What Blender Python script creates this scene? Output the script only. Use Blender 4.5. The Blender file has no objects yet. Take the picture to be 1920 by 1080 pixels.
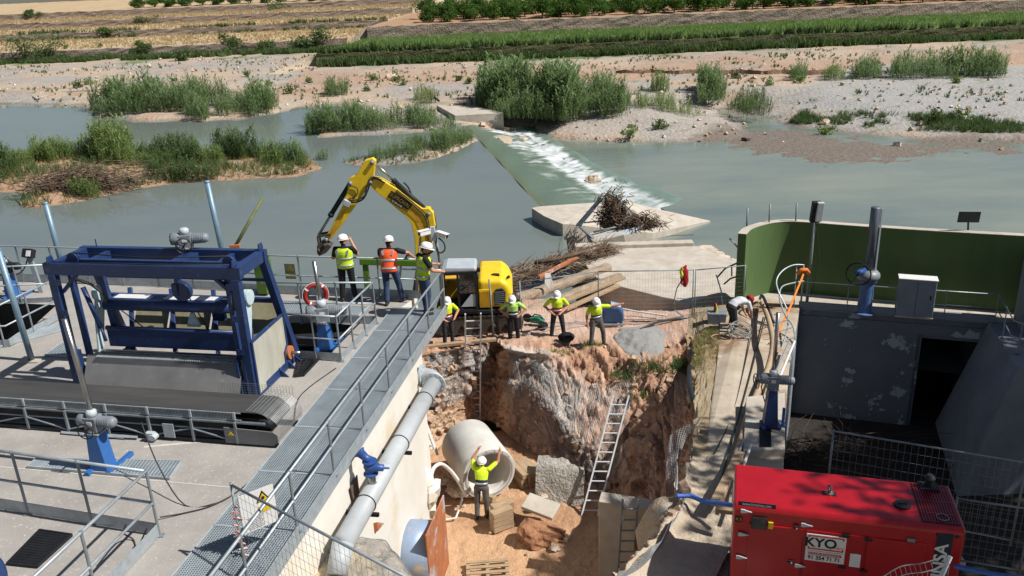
import bpy, bmesh, math, random
import numpy as np
from mathutils import Vector, Matrix
R = math.radians
random.seed(7); RS = np.random.RandomState(11)
SC = bpy.context.scene
COL = SC.collection
# ------------------------------------------------------------------ camera
PITCH, ROLL, FPX, CAMZ = R(20), R(2.36), 1565.0, 11.2
FW = np.array([0, math.cos(PITCH), -math.sin(PITCH)])
U0 = np.array([0, math.sin(PITCH), math.cos(PITCH)]); R0 = np.array([1.0, 0, 0])
RT = R0 * math.cos(ROLL) - U0 * math.sin(ROLL)
UP = U0 * math.cos(ROLL) + R0 * math.sin(ROLL)
cam = bpy.data.cameras.new('camera'); camo = bpy.data.objects.new('camera', cam); COL.objects.link(camo)
cam.sensor_width = 36; cam.lens = FPX / 1920 * 36; cam.clip_end = 3000; cam.clip_start = 0.1
m = Matrix.Identity(4)
for i in range(3):
    m[i][0] = RT[i]; m[i][1] = UP[i]; m[i][2] = -FW[i]
m.translation = (0, 0, CAMZ)
camo.matrix_world = m; SC.camera = camo
# ------------------------------------------------------------------ sky, sun, exposure
SUN_EL, SUN_AZ = R(50), R(-15.5)      # direction towards the sun, azimuth from +X
world = bpy.data.worlds.new('World'); SC.world = world; world.use_nodes = True
wn = world.node_tree; bg = wn.nodes['Background']
sky = wn.nodes.new('ShaderNodeTexSky'); sky.sky_type = 'NISHITA'; sky.sun_disc = False
sky.sun_elevation = SUN_EL; sky.sun_rotation = math.pi / 2 - SUN_AZ
sky.air_density = 1.0; sky.dust_density = 1.0; sky.ozone_density = 1.0
wn.links.new(sky.outputs[0], bg.inputs[0]); bg.inputs[1].default_value = 0.05
sd = bpy.data.lights.new('sun', 'SUN'); sd.energy = 4.9; sd.angle = R(0.55); sd.color = (1, .97, .925)
so = bpy.data.objects.new('sun', sd); COL.objects.link(so)
sdir = Vector((math.cos(SUN_EL) * math.cos(SUN_AZ), math.cos(SUN_EL) * math.sin(SUN_AZ), math.sin(SUN_EL)))
so.rotation_euler = sdir.to_track_quat('Z', 'Y').to_euler(); so.location = (30, -10, 60)
SC.view_settings.view_transform = 'Standard'; SC.view_settings.look = 'None'
SC.view_settings.exposure = 0.33; SC.view_settings.gamma = 1.0; SC.view_settings.use_curve_mapping = False
SC.render.engine = 'CYCLES'

# ------------------------------------------------------------------ survey helpers (photo point on a known level -> place)
def ray(x, y): return FW + RT * (x - 960) / FPX - UP * (y - 540) / FPX
def G(x, y, z):
    d = ray(x, y); t = (z - CAMZ) / d[2]; p = d * t; return Vector((p[0], p[1], z))
def AY(x, y, Y):
    d = ray(x, y); p = d * (Y / d[1]); return Vector((p[0], Y, p[2] + CAMZ))
def V(*a): return Vector(a)

# ------------------------------------------------------------------ materials
def srgb(r, g, b):
    f = lambda c: (c / 255 / 12.92) if c / 255 <= .04045 else ((c / 255 + .055) / 1.055) ** 2.4
    return (f(r), f(g), f(b), 1)
MATS = {}
def N(nt, t, **kw):
    n = nt.nodes.new(t)
    for k, v in kw.items(): setattr(n, k, v)
    return n
def mat(name, c1, c2=None, scale=4, rough=.7, metal=0, bump=0, bscale=30, amt=.6, c3=None, s3=1.2, lo3=.52, hi3=.62,
        spec=.4, stretch=None, attr=None, rvar=0, trans=0, bdist=.02):
    """procedural principled material: two-tone noise, optional shaped stains, fine relief"""
    if name in MATS: return MATS[name]
    ma = bpy.data.materials.new(name); ma.use_nodes = True; nt = ma.node_tree; L = nt.links.new
    bs = nt.nodes['Principled BSDF']
    tc = N(nt, 'ShaderNodeTexCoord'); mp = N(nt, 'ShaderNodeMapping')
    L(tc.outputs['Object'], mp.inputs[0])
    if stretch: mp.inputs['Scale'].default_value = stretch
    c2 = c2 or tuple(min(1, x * .72) for x in c1[:3]) + (1,)
    nz = N(nt, 'ShaderNodeTexNoise'); nz.inputs['Scale'].default_value = scale; nz.inputs['Detail'].default_value = 6
    nz.inputs['Roughness'].default_value = .65
    L(mp.outputs[0], nz.inputs['Vector'])
    mr = N(nt, 'ShaderNodeMapRange'); mr.inputs[1].default_value = .5 - amt * .35; mr.inputs[2].default_value = .5 + amt * .35
    L(nz.outputs[0], mr.inputs[0])
    mx = N(nt, 'ShaderNodeMix', data_type='RGBA'); L(mr.outputs[0], mx.inputs[0])
    mx.inputs[6].default_value = c1; mx.inputs[7].default_value = c2
    out = mx.outputs[2]
    if attr:
        at = N(nt, 'ShaderNodeAttribute', attribute_name=attr)
        m2 = N(nt, 'ShaderNodeMix', data_type='RGBA', blend_type='MULTIPLY'); m2.inputs[0].default_value = 1
        L(at.outputs['Color'], m2.inputs[6]); L(out, m2.inputs[7]); out = m2.outputs[2]
    if c3:
        n3 = N(nt, 'ShaderNodeTexNoise'); n3.inputs['Scale'].default_value = s3; n3.inputs['Detail'].default_value = 8
        n3.inputs['Roughness'].default_value = .7
        L(mp.outputs[0], n3.inputs['Vector'])
        r3 = N(nt, 'ShaderNodeMapRange'); r3.inputs[1].default_value = lo3; r3.inputs[2].default_value = hi3
        L(n3.outputs[0], r3.inputs[0])
        m3 = N(nt, 'ShaderNodeMix', data_type='RGBA'); L(r3.outputs[0], m3.inputs[0]); L(out, m3.inputs[6])
        m3.inputs[7].default_value = c3; out = m3.outputs[2]
    L(out, bs.inputs['Base Color'])
    bs.inputs['Roughness'].default_value = rough; bs.inputs['Metallic'].default_value = metal
    bs.inputs['Specular IOR Level'].default_value = spec
    if rvar:
        rr = N(nt, 'ShaderNodeMapRange'); rr.inputs[3].default_value = rough - rvar; rr.inputs[4].default_value = min(1, rough + rvar)
        L(nz.outputs[0], rr.inputs[0]); L(rr.outputs[0], bs.inputs['Roughness'])
    if trans: bs.inputs['Transmission Weight'].default_value = trans
    if bump:
        nb = N(nt, 'ShaderNodeTexNoise'); nb.inputs['Scale'].default_value = bscale; nb.inputs['Detail'].default_value = 5
        L(mp.outputs[0], nb.inputs['Vector'])
        bp = N(nt, 'ShaderNodeBump'); bp.inputs['Strength'].default_value = bump; bp.inputs['Distance'].default_value = bdist
        L(nb.outputs[0], bp.inputs['Height']); L(bp.outputs[0], bs.inputs['Normal'])
    MATS[name] = ma; return ma
def flat(name, r, g, b, rough=.6, metal=0, spec=.4, **k): return mat(name, srgb(r, g, b), rough=rough, metal=metal, spec=spec, amt=1.2, scale=k.pop('scale', 9), **k)
def dim(c, k): return tuple(x * k for x in c[:3]) + (1,)

m_conc = mat('concrete_platform', srgb(170, 164, 156), srgb(130, 126, 121), 1.6, .9, bump=.35, bscale=70, c3=srgb(200, 195, 188), s3=22, lo3=.58, hi3=.7, amt=1.1)
m_concl = mat('concrete_light', srgb(190, 182, 168), srgb(160, 150, 136), 1.5, .9, bump=.3, bscale=40, c3=srgb(150, 128, 106), s3=1.6, lo3=.58, hi3=.68)
m_slab = mat('concrete_slab', srgb(190, 182, 170), srgb(164, 153, 138), 1.6, .9, bump=.3, bscale=22, c3=srgb(160, 140, 116), s3=1.7, lo3=.6, hi3=.72)
m_wallw = mat('white_render_wall', srgb(218, 215, 208), srgb(206, 200, 186), .9, .85, bump=.12, bscale=30, c3=srgb(204, 186, 156), s3=.7, lo3=.52, hi3=.72)
m_pipec = mat('precast_concrete', srgb(206, 203, 196), srgb(184, 180, 172), 2, .75, bump=.08, bscale=50, c3=srgb(140, 136, 130), s3=1.8, lo3=.66, hi3=.72)
m_galv = mat('galvanised_steel', srgb(172, 180, 184), srgb(142, 150, 155), 6, .42, .3, bump=.02, rvar=.12)
m_galvd = mat('galvanised_dull', srgb(140, 148, 152), srgb(112, 119, 124), 5, .55, .3, rvar=.1)
m_grat = mat('grating_steel', srgb(178, 188, 192), srgb(152, 161, 166), 3, .5, .15)
m_stain = mat('stainless_steel', srgb(170, 170, 168), srgb(140, 138, 134), 8, .32, .9, stretch=(1, 1, .2))
m_blue = mat('dark_blue_paint', srgb(38, 60, 104), srgb(30, 47, 84), 3, .42, 0, c3=srgb(84, 94, 118), s3=6, lo3=.58, hi3=.74)
m_blue2 = mat('mid_blue_paint', srgb(52, 104, 168), srgb(44, 90, 150), 4, .4, 0, c3=srgb(96, 128, 168), s3=8, lo3=.66, hi3=.75)
m_bluev = mat('valve_blue_paint', srgb(50, 84, 148), srgb(38, 64, 120), 5, .4)
m_lgrey = mat('light_grey_casting', srgb(184, 192, 196), srgb(160, 168, 172), 6, .45)
m_mgrey = mat('mid_grey_casting', srgb(134, 140, 146), srgb(104, 110, 116), 6, .45)
m_rubber = mat('black_rubber', srgb(42, 42, 44), srgb(60, 58, 56), 3, .75)
m_belt = mat('conveyor_belt', srgb(70, 69, 68), srgb(52, 51, 50), 2, .8, stretch=(.3, 3, 1))
m_dark = mat('dark_metal', srgb(44, 46, 50), srgb(30, 32, 35), 4, .6, .3)
m_sheet = mat('weathered_steel_sheet', srgb(186, 184, 172), srgb(158, 156, 144), 2.5, .55, .1, stretch=(1, 1, .3), c3=srgb(160, 152, 118), s3=1.5, lo3=.5, hi3=.7)
m_sheetd = mat('dusty_grey_plate', srgb(128, 127, 126), srgb(106, 105, 104), 1.5, .7, .1, c3=srgb(146, 142, 136), s3=5, lo3=.6, hi3=.7)
m_white = flat('white_paint', 228, 228, 224, .45)
m_black = flat('black_plastic', 26, 26, 28, .5)
m_yellow = mat('excavator_yellow', srgb(236, 200, 42), srgb(220, 180, 34), 2.5, .42, c3=srgb(150, 112, 40), s3=2.2, lo3=.64, hi3=.76)
m_yelw = mat('excavator_yellow_worn', srgb(222, 176, 30), srgb(182, 132, 40), 3, .55, c3=srgb(120, 78, 40), s3=2.6, lo3=.54, hi3=.68)
m_cabgrey = mat('excavator_grey', srgb(178, 184, 190), srgb(158, 165, 172), 3, .45)
m_glass = mat('tinted_glass', srgb(60, 66, 66), srgb(46, 52, 52), 2, .06, spec=.8)
m_track = mat('muddy_track_steel', srgb(92, 80, 68), srgb(60, 54, 48), 6, .85, .2, bump=.3)
m_rust = mat('rusty_steel', srgb(186, 116, 74), srgb(150, 92, 60), 2, .8, .1, c3=srgb(176, 170, 170), s3=1.3, lo3=.52, hi3=.6, bump=.1)
m_bluesteel = mat('blue_grey_steel_pipe', srgb(150, 168, 192), srgb(122, 138, 160), 1.5, .5, .2, c3=srgb(196, 168, 136), s3=1.4, lo3=.5, hi3=.6)
m_wood = mat('weathered_timber', srgb(176, 152, 122), srgb(142, 118, 92), 6, .85, bump=.2, stretch=(.4, 3, 3), c3=srgb(110, 88, 66), s3=5, lo3=.6, hi3=.7)
m_drift = mat('driftwood', srgb(104, 84, 66), srgb(72, 58, 46), 5, .9, c3=srgb(140, 124, 106), s3=2, lo3=.5, hi3=.62)
m_greenw = mat('green_wall_paint', srgb(82, 106, 60), srgb(70, 92, 50), 1.2, .75, bump=.05, c3=srgb(88, 92, 56), s3=2.2, lo3=.54, hi3=.74, stretch=(1, 1, .18))
m_greyw = mat('grey_wall_paint', srgb(114, 115, 117), srgb(98, 100, 103), .8, .8, bump=.08, c3=srgb(168, 170, 172), s3=.8, lo3=.575, hi3=.59)
m_greypl = mat('grey_plain_concrete', srgb(132, 136, 142), srgb(112, 116, 122), 1, .8, bump=.1)
m_lime = flat('lime_green_paint', 88, 124, 36, .45)
m_red = mat('generator_red', srgb(166, 20, 30), srgb(150, 16, 26), 2, .3, c3=srgb(182, 60, 58), s3=12, lo3=.68, hi3=.8, spec=.5)
m_orange = flat('orange_webbing', 232, 128, 44, .8)
m_pvc = flat('dark_pvc', 40, 44, 50, .45)
m_soft = mat('old_canvas_hose', srgb(176, 152, 124), srgb(150, 128, 104), 4, .85)
m_signw = flat('sign_white', 222, 222, 220, .5)
m_signy = flat('sign_yellow', 224, 190, 30, .5)
m_ink = flat('print_black', 22, 22, 24, .6)
m_inkr = flat('print_red', 190, 40, 40, .6)
m_inkgrey = flat('print_grey', 150, 152, 154, .6)
m_wire = mat('galvanised_wire', srgb(150, 152, 152), srgb(120, 122, 122), 6, .5, .5)
m_rock = mat('limestone_rock', srgb(196, 172, 144), srgb(150, 122, 96), 3, .95, bump=.5, bscale=14, c3=srgb(216, 206, 192), s3=2, lo3=.5, hi3=.6)
m_bark = mat('bark', srgb(98, 82, 66), srgb(66, 54, 44), 6, .95, bump=.4)

# ------------------------------------------------------------------ mesh builder
def rotm(rx=0, ry=0, rz=0):
    return (Matrix.Rotation(rz, 3, 'Z') @ Matrix.Rotation(ry, 3, 'Y') @ Matrix.Rotation(rx, 3, 'X'))
def frame_of(d, up=(0, 0, 1)):
    d = Vector(d).normalized(); u = Vector(up)
    if abs(d.dot(u.normalized())) > .98: u = Vector((0, 1, 0))
    s = d.cross(u).normalized(); u2 = s.cross(d).normalized(); return d, s, u2
class B:
    def __init__(s): s.v = []; s.f = []; s.mi = []
    def add(s, vs, fs, mi=0):
        o = len(s.v); s.v += [tuple(v) for v in vs]; s.f += [tuple(i + o for i in f) for f in fs]; s.mi += [mi] * len(fs); return s
    def box(s, c, d, rot=None, mi=0):
        c = Vector(c); hx, hy, hz = d[0] / 2, d[1] / 2, d[2] / 2
        P = [Vector((x, y, z)) for x in (-hx, hx) for y in (-hy, hy) for z in (-hz, hz)]
        if rot is not None: P = [rot @ p for p in P]
        return s.add([p + c for p in P], [(0, 1, 3, 2), (4, 6, 7, 5), (0, 4, 5, 1), (2, 3, 7, 6), (0, 2, 6, 4), (1, 5, 7, 3)], mi)
    def beam(s, a, b, w, h=None, up=(0, 0, 1), mi=0):
        a = Vector(a); b = Vector(b); h = h or w; d, sd_, u = frame_of(b - a, up)
        P = []
        for p in (a, b):
            for i, j in ((-1, -1), (1, -1), (1, 1), (-1, 1)): P.append(p + sd_ * (i * w / 2) + u * (j * h / 2))
        return s.add(P, [(3, 2, 1, 0), (4, 5, 6, 7), (0, 1, 5, 4), (1, 2, 6, 5), (2, 3, 7, 6), (3, 0, 4, 7)], mi)
    def tube(s, a, b, r, r2=None, n=8, mi=0, caps=True):
        a = Vector(a); b = Vector(b); r2 = r if r2 is None else r2; d, sd_, u = frame_of(b - a)
        P = []
        for p, q in ((a, r), (b, r2)):
            for k in range(n):
                t = 2 * math.pi * k / n; P.append(p + (sd_ * math.cos(t) + u * math.sin(t)) * q)
        F = [(k, (k + 1) % n, n + (k + 1) % n, n + k) for k in range(n)]
        if caps: F += [tuple(range(n - 1, -1, -1)), tuple(range(n, 2 * n))]
        return s.add(P, F, mi)
    def path(s, pts, r, n=6, closed=False, mi=0):
        pts = [Vector(p) for p in pts]; m = len(pts); P = []; u = None
        rr = r if isinstance(r, (list, tuple)) else [r] * m
        for i, p in enumerate(pts):
            if closed: t = pts[(i + 1) % m] - pts[i - 1]
            else: t = pts[min(i + 1, m - 1)] - pts[max(i - 1, 0)]
            if t.length < 1e-9: t = Vector((0, 0, 1))
            t.normalize()
            if u is None: _, sd_, u = frame_of(t)
            u = (u - t * u.dot(t))
            if u.length < 1e-6: _, _, u = frame_of(t)
            u.normalize(); sd_ = t.cross(u)
            for k in range(n):
                a = 2 * math.pi * k / n; P.append(p + (sd_ * math.cos(a) + u * math.sin(a)) * rr[i])
        F = []
        for i in range(m if closed else m - 1):
            j = (i + 1) % m
            for k in range(n): F.append((i * n + k, i * n + (k + 1) % n, j * n + (k + 1) % n, j * n + k))
        if not closed: F += [tuple(range(n - 1, -1, -1)), tuple((m - 1) * n + k for k in range(n))]
        return s.add(P, F, mi)
    def prism(s, poly, thick, mi=0):
        """poly: 3-D points in one plane, extruded by vector thick"""
        poly = [Vector(p) for p in poly]; t = Vector(thick); n = len(poly)
        P = poly + [p + t for p in poly]
        return s.add(P, [tuple(range(n - 1, -1, -1)), tuple(range(n, 2 * n))] + [(k, (k + 1) % n, n + (k + 1) % n, n + k) for k in range(n)], mi)
    def lathe(s, prof, c, axis=(0, 0, 1), n=16, mi=0, caps=True):
        """prof: list of (radius, height along axis)"""
        c = Vector(c); d, a, b = frame_of(axis); P = []; F = []; m = len(prof)
        for r, h in prof:
            for k in range(n):
                t = 2 * math.pi * k / n; P.append(c + d * h + (a * math.cos(t) + b * math.sin(t)) * r)
        for i in range(m - 1):
            for k in range(n): F.append((i * n + k, i * n + (k + 1) % n, (i + 1) * n + (k + 1) % n, (i + 1) * n + k))
        if caps and prof[0][0] > 1e-5: F.append(tuple(range(n - 1, -1, -1)))
        if caps and prof[-1][0] > 1e-5: F.append(tuple((m - 1) * n + k for k in range(n)))
        return s.add(P, F, mi)
    def ball(s, c, r, n=10, mi=0, rot=None):
        c = Vector(c); r = (r, r, r) if not isinstance(r, (tuple, list)) else r; P = []; F = []; m = n // 2 + 1
        for i in range(m):
            ph = math.pi * i / (m - 1)
            for k in range(n):
                t = 2 * math.pi * k / n; q = Vector((r[0] * math.sin(ph) * math.cos(t), r[1] * math.sin(ph) * math.sin(t), r[2] * math.cos(ph)))
                P.append(c + (rot @ q if rot is not None else q))
        for i in range(m - 1):
            for k in range(n): F.append((i * n + k, (i + 1) * n + k, (i + 1) * n + (k + 1) % n, i * n + (k + 1) % n))
        return s.add(P, F, mi)
    def torus(s, c, rad, r, axis=(0, 0, 1), n=20, k=8, mi=0, a0=0, a1=2 * math.pi):
        d, a, b = frame_of(axis); c = Vector(c); full = abs(a1 - a0) > 6.28
        pts = [c + (a * math.cos(a0 + (a1 - a0) * i / n) + b * math.sin(a0 + (a1 - a0) * i / n)) * rad for i in range(n if full else n + 1)]
        return s.path(pts, r, k, full, mi)
    def build(s, name, ma, parent=None, smooth=False, bev=0, world=False, kind=None, seg=2):
        me = bpy.data.meshes.new(name)
        me.from_pydata([tuple(v) for v in s.v], [], s.f)
        mats = ma if isinstance(ma, (list, tuple)) else [ma]
        for q in mats: me.materials.append(q)
        if len(mats) > 1: me.polygons.foreach_set('material_index', s.mi)
        bm = bmesh.new(); bm.from_mesh(me); bmesh.ops.recalc_face_normals(bm, faces=bm.faces); bm.to_mesh(me); bm.free()
        if smooth: me.shade_smooth()
        o = bpy.data.objects.new(name, me); COL.objects.link(o)
        if parent is not None:
            o.parent = parent
            if world: me.transform(WM[parent.name].inverted())
        if bev:
            b = o.modifiers.new('bevel', 'BEVEL'); b.width = bev; b.segments = seg; b.limit_method = 'ANGLE'; b.angle_limit = R(35)
            if smooth is False: me.shade_smooth()
            b.harden_normals = False
            if smooth is False:
                for p in me.polygons: p.use_smooth = False
        if kind: o['kind'] = kind
        return o
WM = {}
def tag(o, label, cat=None, group=None, kind=None):
    if label: o['label'] = label
    if cat: o['category'] = cat
    if group: o['group'] = group
    if kind: o['kind'] = kind
    return o
def thing(name, label, cat, loc=(0, 0, 0), rz=0, group=None):
    o = bpy.data.objects.new(name, None); COL.objects.link(o); o.empty_display_size = .2
    o.location = loc; o.rotation_euler = (0, 0, rz)
    WM[o.name] = Matrix.Translation(Vector(loc)) @ Matrix.Rotation(rz, 4, 'Z')
    return tag(o, label, cat, group)
def reg(o): WM[o.name] = Matrix.Identity(4) if o.parent is None else WM[o.parent.name]; return o
def struct(o): o['kind'] = 'structure'; return o
def npmesh(name, v, f, ma, parent=None, col=None, smooth=False):
    """fast mesh from numpy arrays; f is (n,3) or (n,4); col per-vertex rgb"""
    me = bpy.data.meshes.new(name); v = np.asarray(v, np.float32); f = np.asarray(f, np.int32); k = f.shape[1]
    me.vertices.add(len(v)); me.vertices.foreach_set('co', v.ravel())
    me.loops.add(f.size); me.loops.foreach_set('vertex_index', f.ravel())
    me.polygons.add(len(f)); me.polygons.foreach_set('loop_start', np.arange(len(f), dtype=np.int32) * k)
    me.update(calc_edges=True)
    if col is not None:
        a = me.color_attributes.new('Col', 'FLOAT_COLOR', 'POINT')
        c = np.ones((len(v), 4), np.float32); c[:, :3] = col; a.data.foreach_set('color', c.ravel())
    if smooth: me.shade_smooth()
    me.materials.append(ma)
    o = bpy.data.objects.new(name, me); COL.objects.link(o)
    if parent is not None: o.parent = parent
    return o
def copy_tree(o, parent=None):
    c = o.copy(); COL.objects.link(c)
    if parent is not None: c.parent = parent
    for ch in list(o.children): copy_tree(ch, c)
    return c
def hash2(ix, iy, s=0):
    h = np.sin(ix * 127.1 + iy * 311.7 + s * 74.7) * 43758.5453; return h - np.floor(h)
def vnoise(x, y, s=0):
    ix = np.floor(x); iy = np.floor(y); fx = x - ix; fy = y - iy; fx = fx * fx * (3 - 2 * fx); fy = fy * fy * (3 - 2 * fy)
    return (hash2(ix, iy, s) * (1 - fx) + hash2(ix + 1, iy, s) * fx) * (1 - fy) + (hash2(ix, iy + 1, s) * (1 - fx) + hash2(ix + 1, iy + 1, s) * fx) * fy
def fbm(x, y, s=0, o=4):
    t = 0; a = .5
    for k in range(o): t = t + a * vnoise(x, y, s + k); x = x * 2.03 + 5; y = y * 2.03 + 9; a *= .5
    return t
def text_mesh(name, body, size, ma, M4, parent, depth=.002, align='CENTER', sx=1.0, bold=0):
    """flat lettering; M4 places its XY plane (world matrix)"""
    cu = bpy.data.curves.new(name, 'FONT'); cu.body = body; cu.size = size; cu.align_x = align; cu.align_y = 'CENTER'; cu.extrude = depth; cu.offset = bold
    t = bpy.data.objects.new(name + '_tmp', cu); COL.objects.link(t)
    dg = bpy.context.evaluated_depsgraph_get(); dg.update()
    me = bpy.data.meshes.new_from_object(t.evaluated_get(dg)); bpy.data.objects.remove(t)
    me.transform(Matrix.Diagonal((sx, 1, 1, 1)))
    me.transform(M4)
    if parent is not None: me.transform(WM[parent.name].inverted())
    me.materials.clear(); me.materials.append(ma); me.name = name
    o = bpy.data.objects.new(name, me); COL.objects.link(o); o.parent = parent
    return o
def place(o, x, y, z):
    """matrix from origin + x axis + y axis"""
    x = Vector(x).normalized(); zax = x.cross(Vector(y)).normalized(); y2 = zax.cross(x)
    M4 = Matrix.Identity(4)
    for i in range(3): M4[i][0] = x[i]; M4[i][1] = y2[i]; M4[i][2] = zax[i]; M4[i][3] = o[i]
    return M4
# ================================================================== LEVELS
ZP, ZPATH, ZD, ZPIT, ZU, ZL = 3.65, 0.0, 0.3, -3.0, -1.0, -2.2
# ================================================================== TERRAIN BEYOND THE RIVER
def polyw(px, z): return np.array([tuple(G(x, y, z))[:2] for x, y in px])
def sdist(X, Y, poly):
    """signed distance, positive inside"""
    n = len(poly); d2 = np.full(X.shape, 1e12); ins = np.zeros(X.shape, bool)
    for i in range(n):
        ax, ay = poly[i]; bx, by = poly[(i + 1) % n]; ex, ey = bx - ax, by - ay
        t = np.clip(((X - ax) * ex + (Y - ay) * ey) / (ex * ex + ey * ey + 1e-9), 0, 1)
        d2 = np.minimum(d2, (X - ax - t * ex) ** 2 + (Y - ay - t * ey) ** 2)
        c = ((ay > Y) != (by > Y)) & (X < (bx - ax) * (Y - ay) / (by - ay + 1e-12) + ax)
        ins ^= c
    return np.where(ins, 1, -1) * np.sqrt(d2)
bankL = [tuple(p) for p in polyw([(-500, 188), (0, 195), (160, 198), (172, 220), (240, 226), (370, 229), (460, 222), (530, 212), (565, 200), (640, 196), (660, 210), (575, 232), (585, 258), (700, 254), (800, 246), (862, 238), (940, 236)], ZU)]
bankR = [tuple(p) for p in polyw([(985, 240), (1010, 256), (1100, 266), (1250, 268), (1380, 262), (1410, 250), (1385, 228), (1340, 205), (1365, 200), (1430, 222), (1500, 240), (1640, 254), (1760, 262), (1920, 268), (2500, 275)], ZL)]
BANK = np.array(bankL + bankR + [(160, 75), (260, 420), (-320, 420), (-320, 115)])
ISL_C = polyw([(-120, 345), (-60, 300), (0, 296), (150, 290), (300, 286), (480, 290), (580, 298), (600, 315), (560, 330), (400, 340), (300, 346), (220, 362), (120, 384), (45, 391), (30, 380), (60, 362), (-20, 358)], ZU)
ISL_D = polyw([(640, 305), (700, 292), (790, 272), (880, 252), (893, 264), (850, 288), (770, 308), (690, 314)], ZU)
SHOAL = polyw([(1330, 270), (1395, 250), (1450, 238), (1560, 256), (1700, 264), (1960, 272), (1960, 284), (1800, 290), (1700, 300), (1560, 306), (1480, 298), (1390, 284)], ZL)
# terraces (distance, height at foot, height at top) left of the lane and right of it
laneX = lambda Y: -33 + (Y - 137) * .16
TL = [(172, .5, 2.3), (201, 3.2, 4.6), (223, 5.2, 6.6), (246, 7.0, 8.6)]
TR = [(139, .4, 1.9), (166, 2.5, 4.6)]
def prof(Y, T, z0, s):
    z = z0 + np.clip((Y - 75) / 90, 0, 1) * (T[0][1] - z0)
    for i, (d, a, b) in enumerate(T):
        nd, na = (T[i + 1][0], T[i + 1][1]) if i + 1 < len(T) else (d + 160, b + 5)
        z = np.where(Y > d, b + (na - b) * np.clip((Y - d) / (nd - d), 0, 1), z)
    return z
def far_height(X, Y):
    lx = laneX(Y); k = np.clip((X - lx) / 6 + .5, 0, 1); k = k * k * (3 - 2 * k)
    zl = prof(Y, TL, -.6, 0); zr = prof(Y, TR, -.9, 0)
    return zl * (1 - k) + zr * k, k
def grid(x0, x1, nx, ys):
    xs = np.linspace(x0, x1, nx); X, Y = np.meshgrid(xs, ys); n, mth = X.shape
    i = np.arange((n - 1) * mth).reshape(n - 1, mth)[:, :-1].ravel()
    return X, Y, np.stack([i, i + 1, i + mth + 1, i + mth], 1)
def mixc(c, k, d): return c * (1 - k[..., None]) + np.array(d) * k[..., None]
def sm(x, a, b): t = np.clip((x - a) / (b - a), 0, 1); return t * t * (3 - 2 * t)
ys = np.concatenate([np.arange(40, 118, .45), np.arange(118, 136, .9), np.arange(136, 260, .7), np.arange(260, 420, 8)])
X, Y, F = grid(-190, 190, 420, ys)
nz1 = fbm(X * .12, Y * .12, 3); nz2 = fbm(X * .5, Y * .5, 9); nz3 = fbm(X * 1.7, Y * 1.7, 4)
sB = sdist(X, Y, BANK) + (nz2 - .5) * 2.2; sC = sdist(X, Y, ISL_C) + (nz2 - .5) * 1.2; sD = sdist(X, Y, ISL_D) + (nz2 - .5); sS = sdist(X, Y, SHOAL) + (nz2 - .5) * 5 + (nz1 - .5) * 5
fz, kr = far_height(X, Y)
wl = np.where(X > -1, ZL, ZU); wl = np.where((X > -6) & (X <= -1), ZU + (ZL - ZU) * (X + 6) / 5, wl)
wl = np.where(Y > 92, ZU, wl)
Z = np.maximum(wl - 1.3, wl - .7 + np.minimum(sB, 0) * .2)
land = wl + .05 + sB * .16
Z = np.where(sB > 0, np.minimum(land + (nz2 - .5) * .25 * np.clip(sB / 3, 0, 1), fz + (nz2 - .5) * .35 * np.clip(sB / 4, 0, 1)), Z)
Z = np.where(sC > -4, np.maximum(Z, ZU + np.clip(sC * .18, -.8, .55) + (nz3 - .5) * .12), Z)
Z = np.where(sD > -4, np.maximum(Z, ZU + np.clip(sD * .15, -.8, .3) + (nz3 - .5) * .1), Z)
Z = np.where(sS > -4, np.maximum(Z, ZL + np.clip(sS * .022, -.8, .045) + (nz3 - .52) * .15), Z)
# real-world surface colours (soil, gravel, dry stubble, turf)
sand = np.array(srgb(188, 170, 150)[:3]); grav = np.array(srgb(170, 164, 157)[:3]); soil = np.array(srgb(180, 148, 124)[:3])
stub = np.array(srgb(196, 174, 138)[:3]); turf = np.array(srgb(104, 122, 66)[:3]); mud = np.array(srgb(108, 98, 86)[:3]); weed = np.array(srgb(120, 124, 84)[:3])
C = np.zeros(X.shape + (3,)) + sand
C = mixc(C, sm(nz1, .42, .56), grav)
C = mixc(C, sm(nz2, .52, .66) * .6, soil)
band = np.exp(-((Y - (118 + (nz1 - .5) * 30 - .04 * X)) / 9) ** 2) * (X > -30); C = mixc(C, np.clip(band, 0, 1) * .8, soil)
gb = sm(sdist(X, Y, polyw([(1460, 215), (1560, 160), (1700, 148), (1920, 150), (2300, 160), (2300, 262), (1920, 255), (1640, 246)], ZL)), -2, 3); C = mixc(C, gb, srgb(168, 166, 162)[:3])
gb2 = sm(sdist(X, Y, polyw([(1000, 250), (1150, 212), (1340, 210), (1400, 250), (1300, 262), (1100, 262)], ZL)), -1, 2); C = mixc(C, gb2 * .8, srgb(172, 165, 156)[:3])
C = mixc(C, sm(nz3, .60, .72) * sm(nz1, .40, .52) * .75, weed)
rT = kr > .5
C = mixc(C, ((~rT) & (Y > 172)).astype(float), stub); C = mixc(C, ((~rT) & (Y > 172)) * sm(nz2, .5, .65) * .45, srgb(176, 136, 92)[:3])
C = mixc(C, ((~rT) & (Y > 156) & (Y <= 172)) * sm(nz1 + (Y - 168) * .02, .35, .5), srgb(112, 126, 74)[:3])
C = mixc(C, (rT & (Y > 139) & (Y < 166)).astype(float), srgb(96, 120, 62)[:3]); C = mixc(C, (rT & (Y >= 166)).astype(float), srgb(178, 142, 110)[:3])
C = mixc(C, (rT & (Y > 131) & (Y <= 139)) * sm(nz1 + (Y - 137) * .05, .4, .55), turf)
lane = np.exp(-((X - laneX(Y)) / 2.2) ** 2) * (Y > 128) * (Y < 260); C = mixc(C, np.clip(lane, 0, 1), srgb(204, 186, 162)[:3])
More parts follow.
